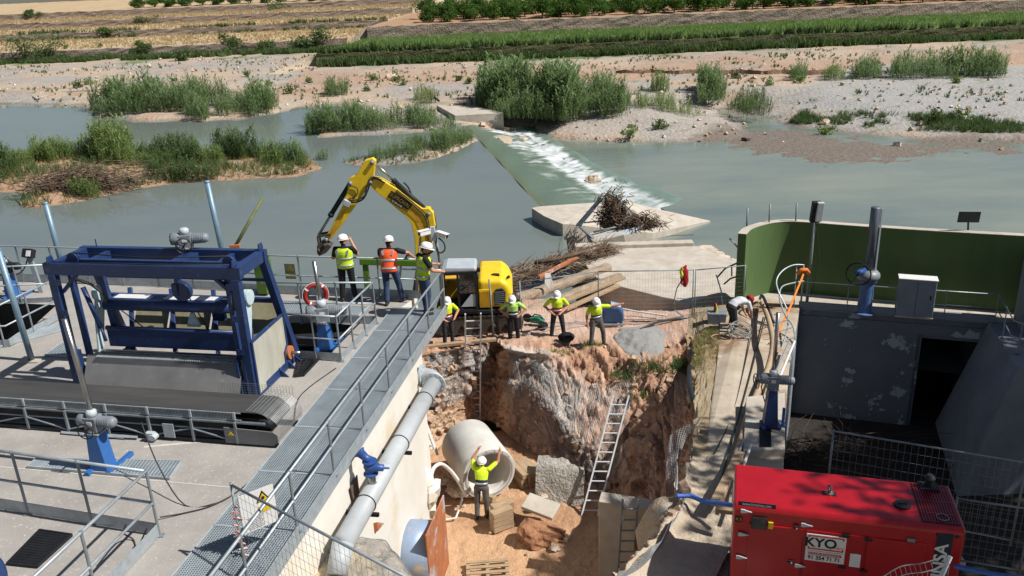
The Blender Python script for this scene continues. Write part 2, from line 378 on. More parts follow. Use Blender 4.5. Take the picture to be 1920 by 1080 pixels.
wet = np.clip(1 - (Z - wl) / .16, 0, 1) * (Z < 0); C = mixc(C, wet * .75, mud)
C = mixc(C, (sC > -3) * 0.7, srgb(178, 140, 108)[:3]); C = mixc(C, sm(sS, -3, 0) * .85, srgb(118, 108, 98)[:3])
m_terr = mat('river_terrain', (1, 1, 1, 1), (.62, .6, .58, 1), 2.2, .95, bump=.8, bscale=3.0, amt=1.0, attr='Col', bdist=.25, c3=None)
ter = npmesh('terrain', np.stack([X, Y, Z], -1).reshape(-1, 3), F, m_terr, col=C.reshape(-1, 3), smooth=True)
tag(struct(ter), 'far river bank with gravel flats, sandy islands and terraced fields')
def ground_z(x, y):
    i = int(np.searchsorted(ys, y)); i = min(max(i, 0), len(ys) - 1); j = int(round((x + 190) / 380 * 419)); j = min(max(j, 0), 419); return float(Z[i, j])
# ground sheet far below everything else, reaching the horizon
gs = B(); gs.add([(-1500, -300, -6), (1500, -300, -6), (1500, 2500, -6), (-1500, 2500, -6)], [(0, 1, 2, 3)])
tag(struct(gs.build('ground', mat('plain_earth', srgb(168, 146, 118), srgb(130, 122, 88), .05, .95))), 'valley floor reaching to the horizon')
# ------------------------------------------------------------------ water
def water_mat(name, c1, c2, scale, bump, rough=.06, sx=(1, 1, 1), bs=1.2):
    ma = mat(name, c1, c2, scale, rough, bump=bump, bscale=bs, spec=.5, stretch=sx, bdist=.05)
    ma.node_tree.nodes['Principled BSDF'].inputs['IOR'].default_value = 1.33
    return ma
m_wu = water_mat('river_water_calm', srgb(116, 122, 114), srgb(98, 108, 108), .035, .14, .05, (1, 1.6, 1), .9)
m_wl = water_mat('river_water_moving', srgb(136, 140, 124), srgb(100, 112, 108), .09, .45, .10, (.6, 1.3, 1), 1.3)
crest = [G(*p, ZU) for p in [(868, 238), (884, 246), (903, 268), (940, 308), (985, 358), (1012, 386), (1030, 404), (1060, 440)]]
toe = [G(*p, ZL) for p in [(945, 236), (990, 254), (1030, 280), (1075, 310), (1120, 338), (1170, 360), (1200, 372), (1260, 400)]]
uw = B(); c2 = [V(p.x, p.y, ZU) for p in crest]
far = [V(-6, 90, ZU), V(-6, 118, ZU), V(-330, 118, ZU), V(-330, 15, ZU), V(-16, 20, ZU), V(-4.4, 19.5, ZU), V(-3.6, 27.6, ZU), V(2.5, 28.4, ZU)]
uw.add(c2 + far[::1], [tuple(range(len(c2) - 1, -1, -1)) + tuple(range(len(c2), len(c2) + len(far)))])
o = uw.build('river_pool', m_wu); tag(struct(o), 'calm grey green river water held above the weir')
lw = B(); t2 = [V(p.x, p.y, ZL) for p in toe]; t2[0] = V(t2[0].x - 1, t2[0].y, ZL)
fl = [V(4.6, 36, ZL), V(6.0, 30, ZL), V(8.1, 28.5, ZL), V(9, 28.6, ZL), V(16.5, 25.8, ZL), V(22, 23.7, ZL), V(330, 22, ZL), V(330, 130, ZL), V(-2, 130, ZL)]
lw.add(t2 + fl, [tuple(range(len(t2) + len(fl)))])
o = lw.build('river_below_weir', m_wl); tag(struct(o), 'shallow greenish river water running below the weir')
# weir face: sheet from crest to toe with foam
def resamp(P, n):
    P = [Vector(p) for p in P]; L = [0]
    for i in range(1, len(P)): L.append(L[-1] + (P[i] - P[i - 1]).length)
    out = []
    for k in range(n):
        s = L[-1] * k / (n - 1); i = 0
        while i < len(P) - 2 and L[i + 1] < s: i += 1
        t = (s - L[i]) / max(1e-9, L[i + 1] - L[i]); out.append(P[i].lerp(P[i + 1], min(1, t)))
    return out
nw, mw = 150, 46; a_ = resamp(c2, nw); b_ = resamp([V(p.x, p.y, ZL) for p in toe], nw)
ext = 1.35; vs = []; uvx = []
for i in range(nw):
    for j in range(mw):
        t = j / (mw - 1) * ext; p = a_[i].lerp(b_[i], t)
        z = ZU + .02 - (ZU - ZL) * (sm(np.array(t), 0, 1.0)) + .035 * math.sin(t * 9 + i * .2)
        nn = float(fbm(np.array(p.x * .9), np.array(p.y * .9), 2)) - .5
        z += nn * .3 * sm(np.array(t), .05, .6) * (1 - sm(np.array(t), 1.1, ext)) + (.05 if t > .9 else 0) * (1 - sm(np.array(t), 1.1, ext))
        if t > 1.28: z = ZL - .02
        if i > nw * .95: z -= .5 * (i / nw - .95) / .05
        vs.append((p.x, p.y, float(z))); uvx.append((i / nw, t))
fw_ = [(i * mw + j, (i + 1) * mw + j, (i + 1) * mw + j + 1, i * mw + j + 1) for i in range(nw - 1) for j in range(mw - 1)]
uvx = np.array(uvx); pw = np.array(vs)
uu, tt = uvx[:, 0], uvx[:, 1]; warp = (fbm(pw[:, 0] * .25, pw[:, 1] * .25, 33) - .5) * .35
fo = fbm(uu * 95, tt * 2.2 + warp, 5, 5) * .55 + fbm(uu * 30 + warp * 4, tt * 6, 8, 5) * .45
toew = np.exp(-((tt - (.93 + warp * .25)) / .16) ** 2) * (.45 + .55 * sm(uu, .15, .45))
tail = sm(tt, .95, 1.0) * (1 - sm(tt, 1.0, 1.33)) * .6; facew = sm(tt, .08, .6) * .5 * (1 - sm(tt, .85, 1.0)); head = np.exp(-((uu - .06) / .1) ** 2) * sm(tt, .25, .6) * .5 + np.exp(-((uu - .25) / .13) ** 2) * np.exp(-((tt - .45) / .2) ** 2) * .35
turb = np.clip(toew * .95 + tail + facew + head, 0, 1)
k_ = np.clip(sm(fo, .66 - turb * .42, .92 - turb * .42), 0, 1) * (tt > .03) * (tt < 1.33); k_ = k_ * (.5 + .5 * turb) * (.62 + .55 * sm(fbm(pw[:, 0] * 2.2, pw[:, 1] * 2.2, 17), .3, .65)); k_ = np.clip(k_ * (1 - .35 * sm(uu, .55, .95)), 0, 1)
base = np.array(srgb(96, 112, 96)[:3]); alg = np.array(srgb(104, 104, 60)[:3])
cw = np.zeros((len(vs), 3)) + base; cw = mixc(cw, np.exp(-(uvx[:, 1] / .06) ** 2) * .7, alg); cw = mixc(cw, sm(uvx[:, 1], .9, 1.3), srgb(116, 134, 122)[:3]); cw = mixc(cw, k_, (.80, .82, .82))
m_weir = mat('weir_white_water', (1, 1, 1, 1), (.85, .87, .87, 1), 3, .35, bump=.5, bscale=3, attr='Col', bdist=.06)
o = npmesh('weir_water', vs, fw_, m_weir, col=cw, smooth=True); tag(struct(o), 'white water tumbling over the slanting weir')
# ------------------------------------------------------------------ terrace walls
m_stone = mat('dry_stone_walling', srgb(168, 150, 134), srgb(112, 98, 88), 2.6, .95, bump=1.0, bscale=3.5, bdist=.2, amt=1.2)
def terrace_wall(x0, x1, Yc, z0, z1, label, h=.9, ma=m_stone):
    n = int((x1 - x0) / 1.3); b = B(); P = []; F_ = []
    for i in range(n + 1):
        x = x0 + (x1 - x0) * i / n
        for j, zz in enumerate(np.linspace(z0 - .3, z1 + .05, 5)):
            w = (random.random() - .5) * .35; top = (random.random() - .5) * .35 if j == 4 else 0
            P.append((x, Yc - 1.1 + j * .06 + w * .6, zz + top))
        P.append((x, Yc + 1.0, z1 + .05))
    for i in range(n):
        for j in range(5): F_.append((i * 6 + j, (i + 1) * 6 + j, (i + 1) * 6 + j + 1, i * 6 + j + 1))
    b.add(P, F_); o = b.build('terrace_wall', ma); tag(o, label, 'stone wall', 'dry stone terrace walls'); return o
for (d, a, b_), lab in zip(TL, ['lowest dry stone wall of the straw coloured terraces, behind the bushes', 'second dry stone wall up the straw coloured terraces', 'third dry stone wall up the straw coloured terraces', 'highest dry stone wall of the straw coloured terraces']):
    terrace_wall(-190, laneX(d) - 3, d, a, b_, lab)
terrace_wall(laneX(166) + 3, 188, 166, 2.5, 4.6, 'tall grey stone wall below the orange orchard')
terrace_wall(laneX(139) + 3, 188, 139, .4, 1.8, 'low overgrown bank wall below the green meadow', ma=mat('overgrown_bank', srgb(92, 90, 58), srgb(60, 62, 40), 2.5, .95, bump=1, bscale=3, bdist=.2))
# low red earth cut on the right flats
b = B(); P = []; F_ = []; n = 60
for i in range(n + 1):
    p = G(1160 + (1560 - 1160) * i / n, 133.5 + .8 * math.sin(i * .5), -.1); P += [(p.x, p.y - .3, -.9), (p.x, p.y - .1 + random.random() * .3, -.05 + random.random() * .2), (p.x, p.y + 3.0, -.3)]
    if i: F_ += [(3 * i - 3, 3 * i, 3 * i + 1, 3 * i - 2), (3 * i - 2, 3 * i + 1, 3 * i + 2, 3 * i - 1)]
b.add(P, F_); struct(b.build('earth_bank', mat('red_earth_cut', srgb(140, 112, 92), srgb(104, 82, 68), 2, .95, bump=.8, bscale=4, bdist=.15)))
# ------------------------------------------------------------------ vegetation
def leafmat(name, r, g, b, k=.72):
    ma = mat(name, srgb(r, g, b), srgb(int(r * k), int(g * k), int(b * k)), .9, .6, spec=.25, amt=1.3)
    nt = ma.node_tree; bs = nt.nodes['Principled BSDF']; tr = N(nt, 'ShaderNodeBsdfTranslucent'); mx = N(nt, 'ShaderNodeMixShader'); mx.inputs[0].default_value = .25
    tr.inputs[0].default_value = srgb(min(255, int(r * 1.15)), min(255, int(g * 1.2)), b)
    nt.links.new(bs.outputs[0], mx.inputs[1]); nt.links.new(tr.outputs[0], mx.inputs[2]); nt.links.new(mx.outputs[0], nt.nodes['Material Output'].inputs[0])
    return ma
m_reed = leafmat('reed_leaf', 122, 142, 98); m_reed2 = leafmat('reed_leaf_young', 128, 146, 88); m_orangel = leafmat('orange_tree_leaf', 80, 112, 42, .6)
m_bush = leafmat('bush_leaf', 92, 112, 66); m_grass = leafmat('meadow_grass', 118, 144, 78); m_dry = leafmat('dry_stubble', 196, 174, 136); m_dgrass = leafmat('dry_weed', 170, 152, 108)
def proto_reed(seed, nl=11):
    r = np.random.RandomState(seed); v = []; f = []
    def ribbon(p0, d, L, w, droop, upb):
        o = len(v); d = d / np.linalg.norm(d); s = np.cross(d, [0, 0, 1]); s /= np.linalg.norm(s) + 1e-9
        for k, t in enumerate((0, .45, 1)):
            p = p0 + d * L * t + np.array([0, 0, upb * t * L - droop * t * t * L]); ww = w * (1, .9, .06)[k]
            v.append(p - s * ww / 2); v.append(p + s * ww / 2)
        f.append((o, o + 1, o + 3, o + 2)); f.append((o + 2, o + 3, o + 5, o + 4))
    lean = np.array([r.randn() * .10, r.randn() * .10, 1.0])
    for a in (0, 1.57):
        o = len(v); s = np.array([math.cos(a), math.sin(a), 0]) * .011
        v.extend([-s, s, lean * .97 + s * .2, lean * .97 - s * .2]); f.append((o, o + 1, o + 2, o + 3))
    for k in range(nl):
        h = .18 + .8 * (k + r.rand()) / nl; a = r.rand() * 6.28
        ribbon(lean * h, np.array([math.cos(a), math.sin(a), .9 + r.rand() * .9]), 0.33 + r.rand() * .15 - h * .08, .032, .30 + r.rand() * .35, 0)
    return np.array(v), np.array(f)
PR = [proto_reed(i) for i in range(6)]
def scatter(protos, pos, scl, rs=RS, tilt=.08):
    vs = []; fs = []; o = 0; n = len(pos); pick = rs.randint(0, len(protos), n)
    for k, (pv, pf) in enumerate(protos):
        idx = np.where(pick == k)[0]
        if not len(idx): continue
        a = rs.rand(len(idx)) * 6.283; c, s = np.cos(a)[:, None], np.sin(a)[:, None]
        x = pv[None, :, 0] * c - pv[None, :, 1] * s; y = pv[None, :, 0] * s + pv[None, :, 1] * c; z = np.repeat(pv[None, :, 2], len(idx), 0)
        t1 = rs.randn(len(idx), 1) * tilt; t2_ = rs.randn(len(idx), 1) * tilt
        x = x + z * t1; y = y + z * t2_
        P = np.stack([x, y, z], -1) * scl[idx][:, None, None] + pos[idx][:, None, :]
        m_ = len(pv); vs.append(P.reshape(-1, 3)); fs.append((pf[None] + (np.arange(len(idx)) * m_)[:, None, None] + o).reshape(-1, pf.shape[1])); o += m_ * len(idx)
    return np.concatenate(vs), np.concatenate(fs)
def in_poly_points(poly, n, rs=RS):
    mn = poly.min(0); mx = poly.max(0); out = np.zeros((0, 2))
    while len(out) < n:
        p = mn + rs.rand(n * 3, 2) * (mx - mn); out = np.concatenate([out, p[sdist(p[:, 0], p[:, 1], poly) > 0]])
    return out[:n]
def reeds(px, z, n, h, label, group, ma=m_reed, name='reed_clump', cat='reeds', hv=.25, zl=None):
    poly = polyw(px, z); p = in_poly_points(poly, n); zz = np.array([max(ground_z(*q), z) if zl is None else zl for q in p])
    d = sdist(p[:, 0], p[:, 1], poly); nn = fbm(p[:, 0] * .5, p[:, 1] * .5, 6)
    s = h * .74 * (.72 + .28 * sm(d, 0, h * .25)) * np.clip(1 + (nn - .5) * 2.6, .5, 1.5) * (.7 + .45 * RS.rand(n))
    c = p.mean(0); base = V(c[0], c[1], float(zz.mean()))
    v, f = scatter(PR, np.stack([p[:, 0], p[:, 1], zz - .1], -1), s)
    o = thing(name, label, cat, base, 0, group); fo_ = npmesh('foliage', v - np.array(base), f, ma, o); return o
gi = 'reed clumps along the river'
reeds([(172, 218), (170, 205), (235, 198), (280, 205), (262, 222), (200, 222)], ZU, 520, 3.0, 'reed clump at the left end of the far left island', gi)
reeds([(262, 220), (270, 200), (330, 192), (405, 192), (402, 210), (350, 216)], ZU, 760, 3.2, 'widest reed clump in the middle of the far left island', gi)
reeds([(350, 228), (352, 216), (385, 212), (398, 222), (385, 230)], ZU, 200, 2.3, 'small round reed clump at the front of the far left island', gi)
reeds([(402, 222), (405, 203), (450, 197), (520, 200), (526, 210), (470, 222)], ZU, 640, 2.9, 'reed clump at the right end of the far left island', gi)
reeds([(605, 190), (610, 182), (652, 180), (656, 188)], ZU, 160, 2.3, 'small reed clump on the sand above the river bend', gi)
reeds([(575, 255), (572, 238), (610, 232), (640, 240), (630, 252)], ZU, 300, 2.6, 'dense reed clump at the left tip of the middle islet', gi)
reeds([(630, 252), (630, 236), (700, 228), (770, 228), (780, 240), (720, 248)], ZU, 640, 2.2, 'long reed clump across the middle islet', gi)
reeds([(770, 244), (760, 228), (800, 222), (850, 232), (858, 242), (810, 246)], ZU, 420, 2.0, 'reed clump in the middle islet beside the concrete apron', gi)
reeds([(775, 198), (780, 188), (812, 188), (824, 198), (800, 204)], ZU, 150, 2.2, 'small reed clump behind the concrete apron', gi, m_reed2)
reeds([(890, 196), (905, 178), (980, 172), (1010, 195), (1000, 220), (950, 222), (910, 212)], -.7, 1500, 4.2, 'tallest and densest reed bed beside the concrete apron', gi)
reeds([(1000, 222), (1000, 190), (1050, 178), (1098, 190), (1100, 215), (1060, 226)], -.9, 1300, 4.0, 'right half of the tall reed bed behind the weir', gi)
reeds([(1100, 212), (1102, 188), (1150, 182), (1185, 200), (1180, 215), (1130, 218)], -.9, 560, 3.2, 'lower reed clump at the right end of the tall bed', gi)
reeds([(1180, 216), (1190, 204), (1260, 208), (1320, 214), (1300, 222), (1220, 222)], -1.6, 320, 1.4, 'low ragged reeds between gravel bar and tall bed', gi, m_reed2)
reeds([(1305, 192), (1308, 172), (1340, 166), (1362, 176), (1356, 192)], -1.2, 380, 2.6, 'upright reed clump beside the little stream', gi)
reeds([(1365, 210), (1372, 190), (1420, 184), (1452, 196), (1445, 214), (1400, 218)], -1.4, 420, 1.5, 'low dark bushy clump at the mouth of the stream', gi, m_bush)
reeds([(1214, 178), (1218, 170), (1250, 168), (1254, 178)], -.9, 110, 2.0, 'thin reed tuft on the gravel behind the stream', gi, m_reed2)
reeds([(1478, 158), (1484, 150), (1510, 148), (1512, 157)], -.9, 110, 2.4, 'narrow reed tuft left of the reed hedge on the gravel', gi)
reeds([(1540, 156), (1545, 148), (1580, 148), (1585, 156)], -.9, 110, 1.6, 'sparse reed tuft just left of the reed hedge', gi, m_reed2)
reeds([(1592, 154), (1596, 143), (1645, 140), (1652, 153)], -.9, 260, 2.2, 'second reed clump in the hedge on the gravel bar', gi)
reeds([(1664, 155), (1668, 140), (1760, 132), (1884, 138), (1884, 150), (1760, 154)], -.9, 900, 2.9, 'long reed hedge along the back of the right gravel bar', gi)
gl = 'bushy growth on the near left islet'
for px, n_, h_, lab, ma in [
    ([(-60, 352), (-50, 325), (0, 316), (40, 322), (48, 338), (10, 350)], 420, 2.2, 'leafy green reeds at the left edge of the near islet', m_bush),
    ([(58, 318), (60, 300), (120, 296), (140, 308), (110, 320)], 360, 2.4, 'tall green reeds behind the brushwood heap on the near islet', m_reed2),
    ([(175, 322), (178, 300), (230, 296), (262, 306), (245, 325)], 420, 2.7, 'tallest green reeds at the middle of the near islet', m_reed2),
    ([(262, 325), (262, 304), (330, 298), (385, 304), (380, 322), (310, 330)], 520, 2.0, 'broad low greenery right of the tallest islet reeds', m_bush),
    ([(278, 342), (285, 326), (350, 324), (415, 328), (410, 340), (330, 344)], 420, 1.6, 'front edge greenery of the near islet by the water', m_bush),
    ([(398, 310), (402, 292), (450, 288), (500, 296), (505, 308), (450, 314)], 420, 2.2, 'dark green bushes toward the right of the near islet', m_bush),
    ([(512, 318), (515, 302), (560, 300), (585, 308), (570, 318)], 300, 1.7, 'reed clump at the right tip of the near islet', m_reed),
    ([(415, 334), (420, 322), (500, 318), (560, 322), (540, 330)], 260, .7, 'short grass patch along the near islet shore', m_reed2),
    ([(130, 375), (140, 362), (180, 360), (195, 368), (170, 376)], 200, 1.2, 'small green tuft on the sandy point of the near islet', m_reed2)]:
    reeds(px, ZU, n_, h_, lab, gl, ma)
for px, n_, h_, lab in [([(118, 314), (126, 298), (185, 296), (190, 314)], 260, 1.6, 'low greenery linking the two tall reed clumps of the near islet'), ([(238, 324), (245, 306), (292, 304), (292, 324)], 240, 1.5, 'low greenery just right of the tallest islet reeds'), ([(378, 326), (384, 308), (424, 306), (424, 326)], 220, 1.3, 'low greenery in front of the dark islet bushes'), ([(486, 324), (494, 308), (532, 306), (534, 322)], 220, 1.3, 'low greenery left of the islet tip clump'), ([(20, 326), (28, 312), (66, 310), (70, 326)], 220, 1.5, 'low greenery behind the brushwood heap')]:
    reeds(px, ZU, n_, h_, lab, gl, m_reed2)
gd = 'reed tufts on the thin islet by the weir'
for px, n_, h_, lab in [([(690, 306), (700, 292), (745, 284), (760, 298), (720, 308)], 240, 1.2, 'low reed tuft at the left of the thin islet above the boom'),
                        ([(752, 300), (755, 280), (790, 274), (806, 288), (780, 302)], 240, 1.5, 'middle reed tuft of the thin islet above the boom'),
                        ([(808, 288), (812, 272), (845, 264), (858, 276), (835, 288)], 240, 1.5, 'reed tuft of the thin islet near the weir crest'),
                        ([(852, 274), (856, 260), (880, 254), (890, 264), (872, 274)], 180, 1.1, 'rightmost small reed tuft at the weir crest')]:
    reeds(px, ZU, n_, h_, lab, gd)
reeds([(590, 300), (596, 292), (614, 292), (616, 302)], ZU, 60, 1.1, 'tiny reed tuft in the shallows right of the near islet', gl, zl=ZU)
# bushes: leaf clumps in an uneven volume
def leafcloud(seed, n, r, leaf, lumps=7, flatk=1.0):
    rs = np.random.RandomState(seed); cs = rs.randn(lumps, 3) * np.array(r) * .42; cr = .45 + rs.rand(lumps) * .3
    k = rs.randint(0, lumps, n); d = rs.randn(n, 3); d /= np.linalg.norm(d, axis=1)[:, None]
    rad = (rs.rand(n) ** .45)[:, None]; p = cs[k] + d * rad * cr[k][:, None] * np.array(r); 
    a = rs.randn(n, 3); a /= np.linalg.norm(a, axis=1)[:, None]; b_ = np.cross(a, rs.randn(n, 3)); b_ /= np.linalg.norm(b_, axis=1)[:, None]
    s = leaf * (.6 + .8 * rs.rand(n))[:, None]
    v = np.stack([p - a * s, p + b_ * s * .45, p + a * s, p - b_ * s * .45], 1).reshape(-1, 3)
    f = np.arange(n * 4).reshape(n, 4); return v, f
def bush(loc, r, n, leaf, label, group, ma=m_bush, seed=0, name='bush', cat='bush'):
    o = thing(name, label, cat, loc, 0, group); v, f = leafcloud(seed, n, r, leaf); v[:, 2] += r[2] * .75
    npmesh('foliage', v, f, ma, o); b = B()
    for k in range(5):
        a = k * 1.3; b.path([(0, 0, -.2), (math.cos(a) * r[0] * .15, math.sin(a) * r[1] * .15, r[2] * .4), (math.cos(a) * r[0] * .4, math.sin(a) * r[1] * .4, r[2] * .95)], [.06 * r[2], .04 * r[2], .01 * r[2]], 4)
    b.build('stem', m_bark, o); return o
gb_ = 'bushes at the foot of the terraces'
for i, (px, py, Yd, r, lab) in enumerate([
    (48, 104, 170, (4.6, 3, 2.9), 'big dark bush at the left foot of the terraces'), (95, 106, 168, (3.2, 2.4, 1.7), 'lower spreading bush right of the big dark bush'),
    (432, 92, 169, (2.1, 2, 1.8), 'rounded bush in front of the lowest terrace wall'), (345, 115, 158, (1.4, 1.3, 1.2), 'small lone bush on the flats below the terraces'),
    (265, 96, 170, (1.8, 1.5, 1.2), 'bush against the lowest terrace wall, left of the rounded one'), (500, 94, 169, (2.4, 1.8, 1.3), 'bush against the wall just right of the rounded one'),
    (560, 90, 168, (2.8, 2, 1.4), 'spreading bush on the lowest wall near the lane'), (605, 84, 169, (2.2, 2, 1.7), 'bush at the right end of the lowest wall beside the lane'),
    (523, 26, 240, (3.2, 3, 2.6), 'lone round tree like bush high on the terraces'), (200, 66, 200, (1.6, 1.2, 1.0), 'small bush on the second terrace wall'), (275, 44, 222, (2.6, 1.5, 1.1), 'bush on the third terrace wall'),
    (60, 30, 245, (2.0, 1.6, 1.0), 'little bush at the left of the top terrace wall')]):
    p = AY(px, py, Yd); bush((p.x, p.y, p.z), r, 900, .22, lab, gb_, m_bush, 40 + i)
for i, (px, py, r) in enumerate([(60, 128, .7), (130, 120, .6), (193, 118, .8), (246, 122, .7), (300, 121, .5), (420, 118, .6), (150, 172, .9), (172, 166, .8), (260, 176, 1.0), (330, 160, .4), (466, 152, .6), (500, 165, .5), (547, 177, .8), (580, 160, .5),
                                 (700, 155, .7), (742, 155, .8), (755, 162, .6), (690, 172, .5), (860, 155, .5), (880, 160, .5), (1440, 170, .7), (1380, 158, .8), (1790, 165, .6), (1500, 165, .6), (1240, 232, .9), (1180, 243, .8), (1550, 230, .9), (1750, 224, 1.0), (1800, 222, .8)]):
    p = G(px, py, -.6 if px < 1000 else -1.2); z = ground_z(p.x, p.y)
    bush((p.x, p.y, z), (r, r, r * .8), 220, .14, ['low green weed tuft scattered on the river flats'][0], 'weed tufts on the flats', m_reed2 if i % 3 else m_bush, 90 + i, 'weed_tuft', 'weed')
# orange orchard: trunk, limbs, crown
def tree_proto(seed, h=3.2):
    o = thing('orange_tree', 'rounded dark green orange tree in the orchard on top of the stone wall', 'tree', (0, 0, 0), 0, 'orange orchard rows')
    v, f = leafcloud(seed, 2200, (2.1, 2.1, 1.6), .2, 11); v[:, 2] += h * .5; npmesh('crown', v, f, m_orangel, o)
    b = B(); b.path([(0, 0, -.3), (.05, 0, .5), (0, .05, 1.0)], [.16, .13, .11], 6)
    for k in range(4): a = k * 1.6 + seed; b.path([(0, .05, .9), (math.cos(a) * .5, math.sin(a) * .5, 1.5), (math.cos(a) * .9, math.sin(a) * .9, 2.3)], [.09, .06, .02], 5)
    b.build('trunk', m_bark, o); return o
tp = [tree_proto(5), tree_proto(6), tree_proto(8)]; used = set()
for row, Yr in enumerate((171.5, 177.5, 184)):
    for k in range(30):
        x = -14.5 + k * 4.4 + (row % 2) * 2.4 + random.uniform(-.6, .6)
        if x < laneX(Yr) + 6: continue
        j = random.randrange(3); o = tp[j] if j not in used else copy_tree(tp[j]); used.add(j)
        zz = 4.6 + (Yr - 166) * .03; o.location = (x, Yr + random.uniform(-.6, .6), zz - .1); s = random.uniform(.85, 1.2); o.scale = (s, s, s * random.uniform(.9, 1.1)); o.rotation_euler = (0, 0, random.random() * 6.28)
        o['label'] = ['rounded dark green orange tree in the front orchard row above the stone wall', 'dark green orange tree in the second orchard row', 'dark green orange tree in the rear orchard row'][row]; o['group'] = 'orange orchard row %s' % ['in front', 'in the middle', 'at the back'][row]
for k in range(14):
    o = copy_tree(tp[k % 3]); x = -104 + k * 4.6; o.location = (x, 254 + random.random() * 2, 8.8); o.scale = (1.15, 1.15, .85); o['label'] = 'orange tree in the row along the top of the straw coloured terraces'; o['group'] = 'orchard row above the straw terraces'
# uncountable ground cover
def blade_proto(seed, n=7, w=.04, h=1):
    r = np.random.RandomState(seed); v = []; f = []
    for k in range(n):
        a = r.rand() * 6.28; p = np.array([r.randn() * .12, r.randn() * .12, 0]); s = np.array([math.cos(a), math.sin(a), 0]) * w; t = np.array([r.randn() * .28, r.randn() * .28, h * (.6 + .5 * r.rand())])
        o = len(v); v += [p - s, p + s, p + t * .6 + s * .8, p + t]; f.append((o, o + 1, o + 2, o + 3))
    return np.array(v), np.array(f)
PB = [blade_proto(i) for i in range(4)]; PW = [blade_proto(i + 9, 9, .09) for i in range(4)]
def cover(name, label, poly, n, h, ma, zf, protos=PB, mask=None):
    p = in_poly_points(np.array(poly), n)
    if mask is not None: p = p[mask(p)]
    z = np.array([zf(*q) for q in p]); v, f = scatter(protos, np.stack([p[:, 0], p[:, 1], z - .03], -1), h * (.6 + .8 * RS.rand(len(p))) * (.5 + fbm(p[:, 0] * .3, p[:, 1] * .3, 8)))
    o = npmesh(name, v, f, ma); tag(o, label, 'grass', None, 'stuff'); return o
gz = ground_z
cover('meadow_grass', 'long green grass filling the meadow terrace below the orchard wall', [(laneX(140) + 3, 140), (188, 140), (188, 165), (laneX(165) + 3, 165)], 26000, .5, m_grass, gz, PB)
cover('bank_scrub', 'dark scrub covering the bank below the meadow', [(laneX(136) + 4, 136.0), (188, 135.5), (188, 139.3), (laneX(139) + 3, 139.3)], 7000, 1.1, m_bush, gz, PW)
cover('wall_foot_scrub', 'scrub and grass along the foot of the lowest terrace wall', [(-120, 164), (laneX(168) - 3, 163), (laneX(171) - 3, 171.3), (-120, 171.3)], 6000, .9, m_bush, gz, PW, lambda p: fbm(p[:, 0] * .12, p[:, 1] * .2, 31) > .42)
cover('dry_stubble', 'dry straw stubble on the terraces', [(-130, 173), (laneX(173) - 3, 173), (laneX(245) - 3, 245), (-160, 245)], 9000, .5, m_dry, gz, PW)
cover('terrace_weeds', 'green weeds along the upper terrace walls', [(-130, 199), (laneX(199) - 3, 199), (laneX(199) - 3, 202), (-130, 202)], 1200, .8, m_bush, gz, PW, lambda p: fbm(p[:, 0] * .2, p[:, 1] * .3, 12) > .45)
cover('flats_weeds', 'scattered low weeds on the river flats', [(-70, 100), (60, 75), (100, 75), (60, 132), (-40, 160), (-110, 158)], 5000, .38, m_bush, gz, PW, lambda p: fbm(p[:, 0] * .15, p[:, 1] * .15, 21) > .5)
cover('shore_greens', 'low greens along the edge of the right gravel bar', polyw([(1480, 226), (1640, 238), (1760, 246), (1920, 250), (1920, 238), (1760, 232), (1600, 222), (1500, 216)], ZL + .4), 2600, .5, m_bush, gz, PB, lambda p: fbm(p[:, 0] * .4, p[:, 1] * .4, 3) > .44)
cover('islet_grass', 'ragged grass over the near left islet', ISL_C, 1100, .42, m_dgrass, gz, PB)
cover('islet_scrub', 'green scrub between the reeds of the near left islet', ISL_C, 2400, .62, m_bush, gz, PB, lambda p: fbm(p[:, 0] * .35, p[:, 1] * .5, 51) > .44)
cover('thin_islet_grass', 'sedge along the thin islet by the weir', ISL_D, 350, .4, m_bush, gz, PB)
# fallen branch, brushwood heap, stones
def twig_heap(b, c, rx, ry, rz_, n, L, r0, rs, flatten=.35, dirx=None):
    for k in range(n):
        p = Vector((c[0] + rs.gauss(0, rx * .45), c[1] + rs.gauss(0, ry * .45), c[2] + abs(rs.gauss(0, rz_ * .5))))
        a = rs.random() * 6.28 if dirx is None else dirx + rs.gauss(0, .5); d = Vector((math.cos(a), math.sin(a), rs.gauss(0, flatten))).normalized() * L * rs.uniform(.4, 1.1)
        mid = p + d * .5 + Vector((rs.gauss(0, .06), rs.gauss(0, .06), rs.gauss(0, .06))) * L
        r = r0 * rs.uniform(.5, 1.5); b.path([p - d * .1, mid, p + d], [r, r * .8, r * .3], 3)
    return b
rr = random.Random(3)
p = G(135, 352, ZU + .35); o = thing('brushwood_heap', 'tangled brown brushwood heap on the near left islet', 'branches', p)
twig_heap(B(), (0, 0, 0), 3.6, 1.5, 1.1, 620, 2.4, .03, rr, .2, -.25).build('twigs', m_drift, o, kind='stuff')
b = B(); q = [G(68, 185, -.5), G(110, 174, -.2), G(170, 170, .0), G(210, 160, .3), G(250, 154, .5), G(302, 139, .6)]
b.path(q, [.12, .16, .15, .12, .09, .03], 6); b.path([q[3], q[3] + V(2, -1, -.4), q[3] + V(4, -1.6, -.6)], [.08, .06, .02], 5); b.path([q[2], q[2] + V(1, 1.5, 1.0), q[2] + V(1.4, 2, 2.0)], [.06, .04, .02], 5)
b.path([G(0, 166, -.3), G(35, 166, -.2), G(68, 185, -.5)], [.12, .12, .1], 5)
tag(b.build('fallen_branch', mat('bleached_wood', srgb(176, 168, 160), srgb(140, 132, 124), 4, .9)), 'long bleached fallen branch lying on the sand by the far left water', 'branch')
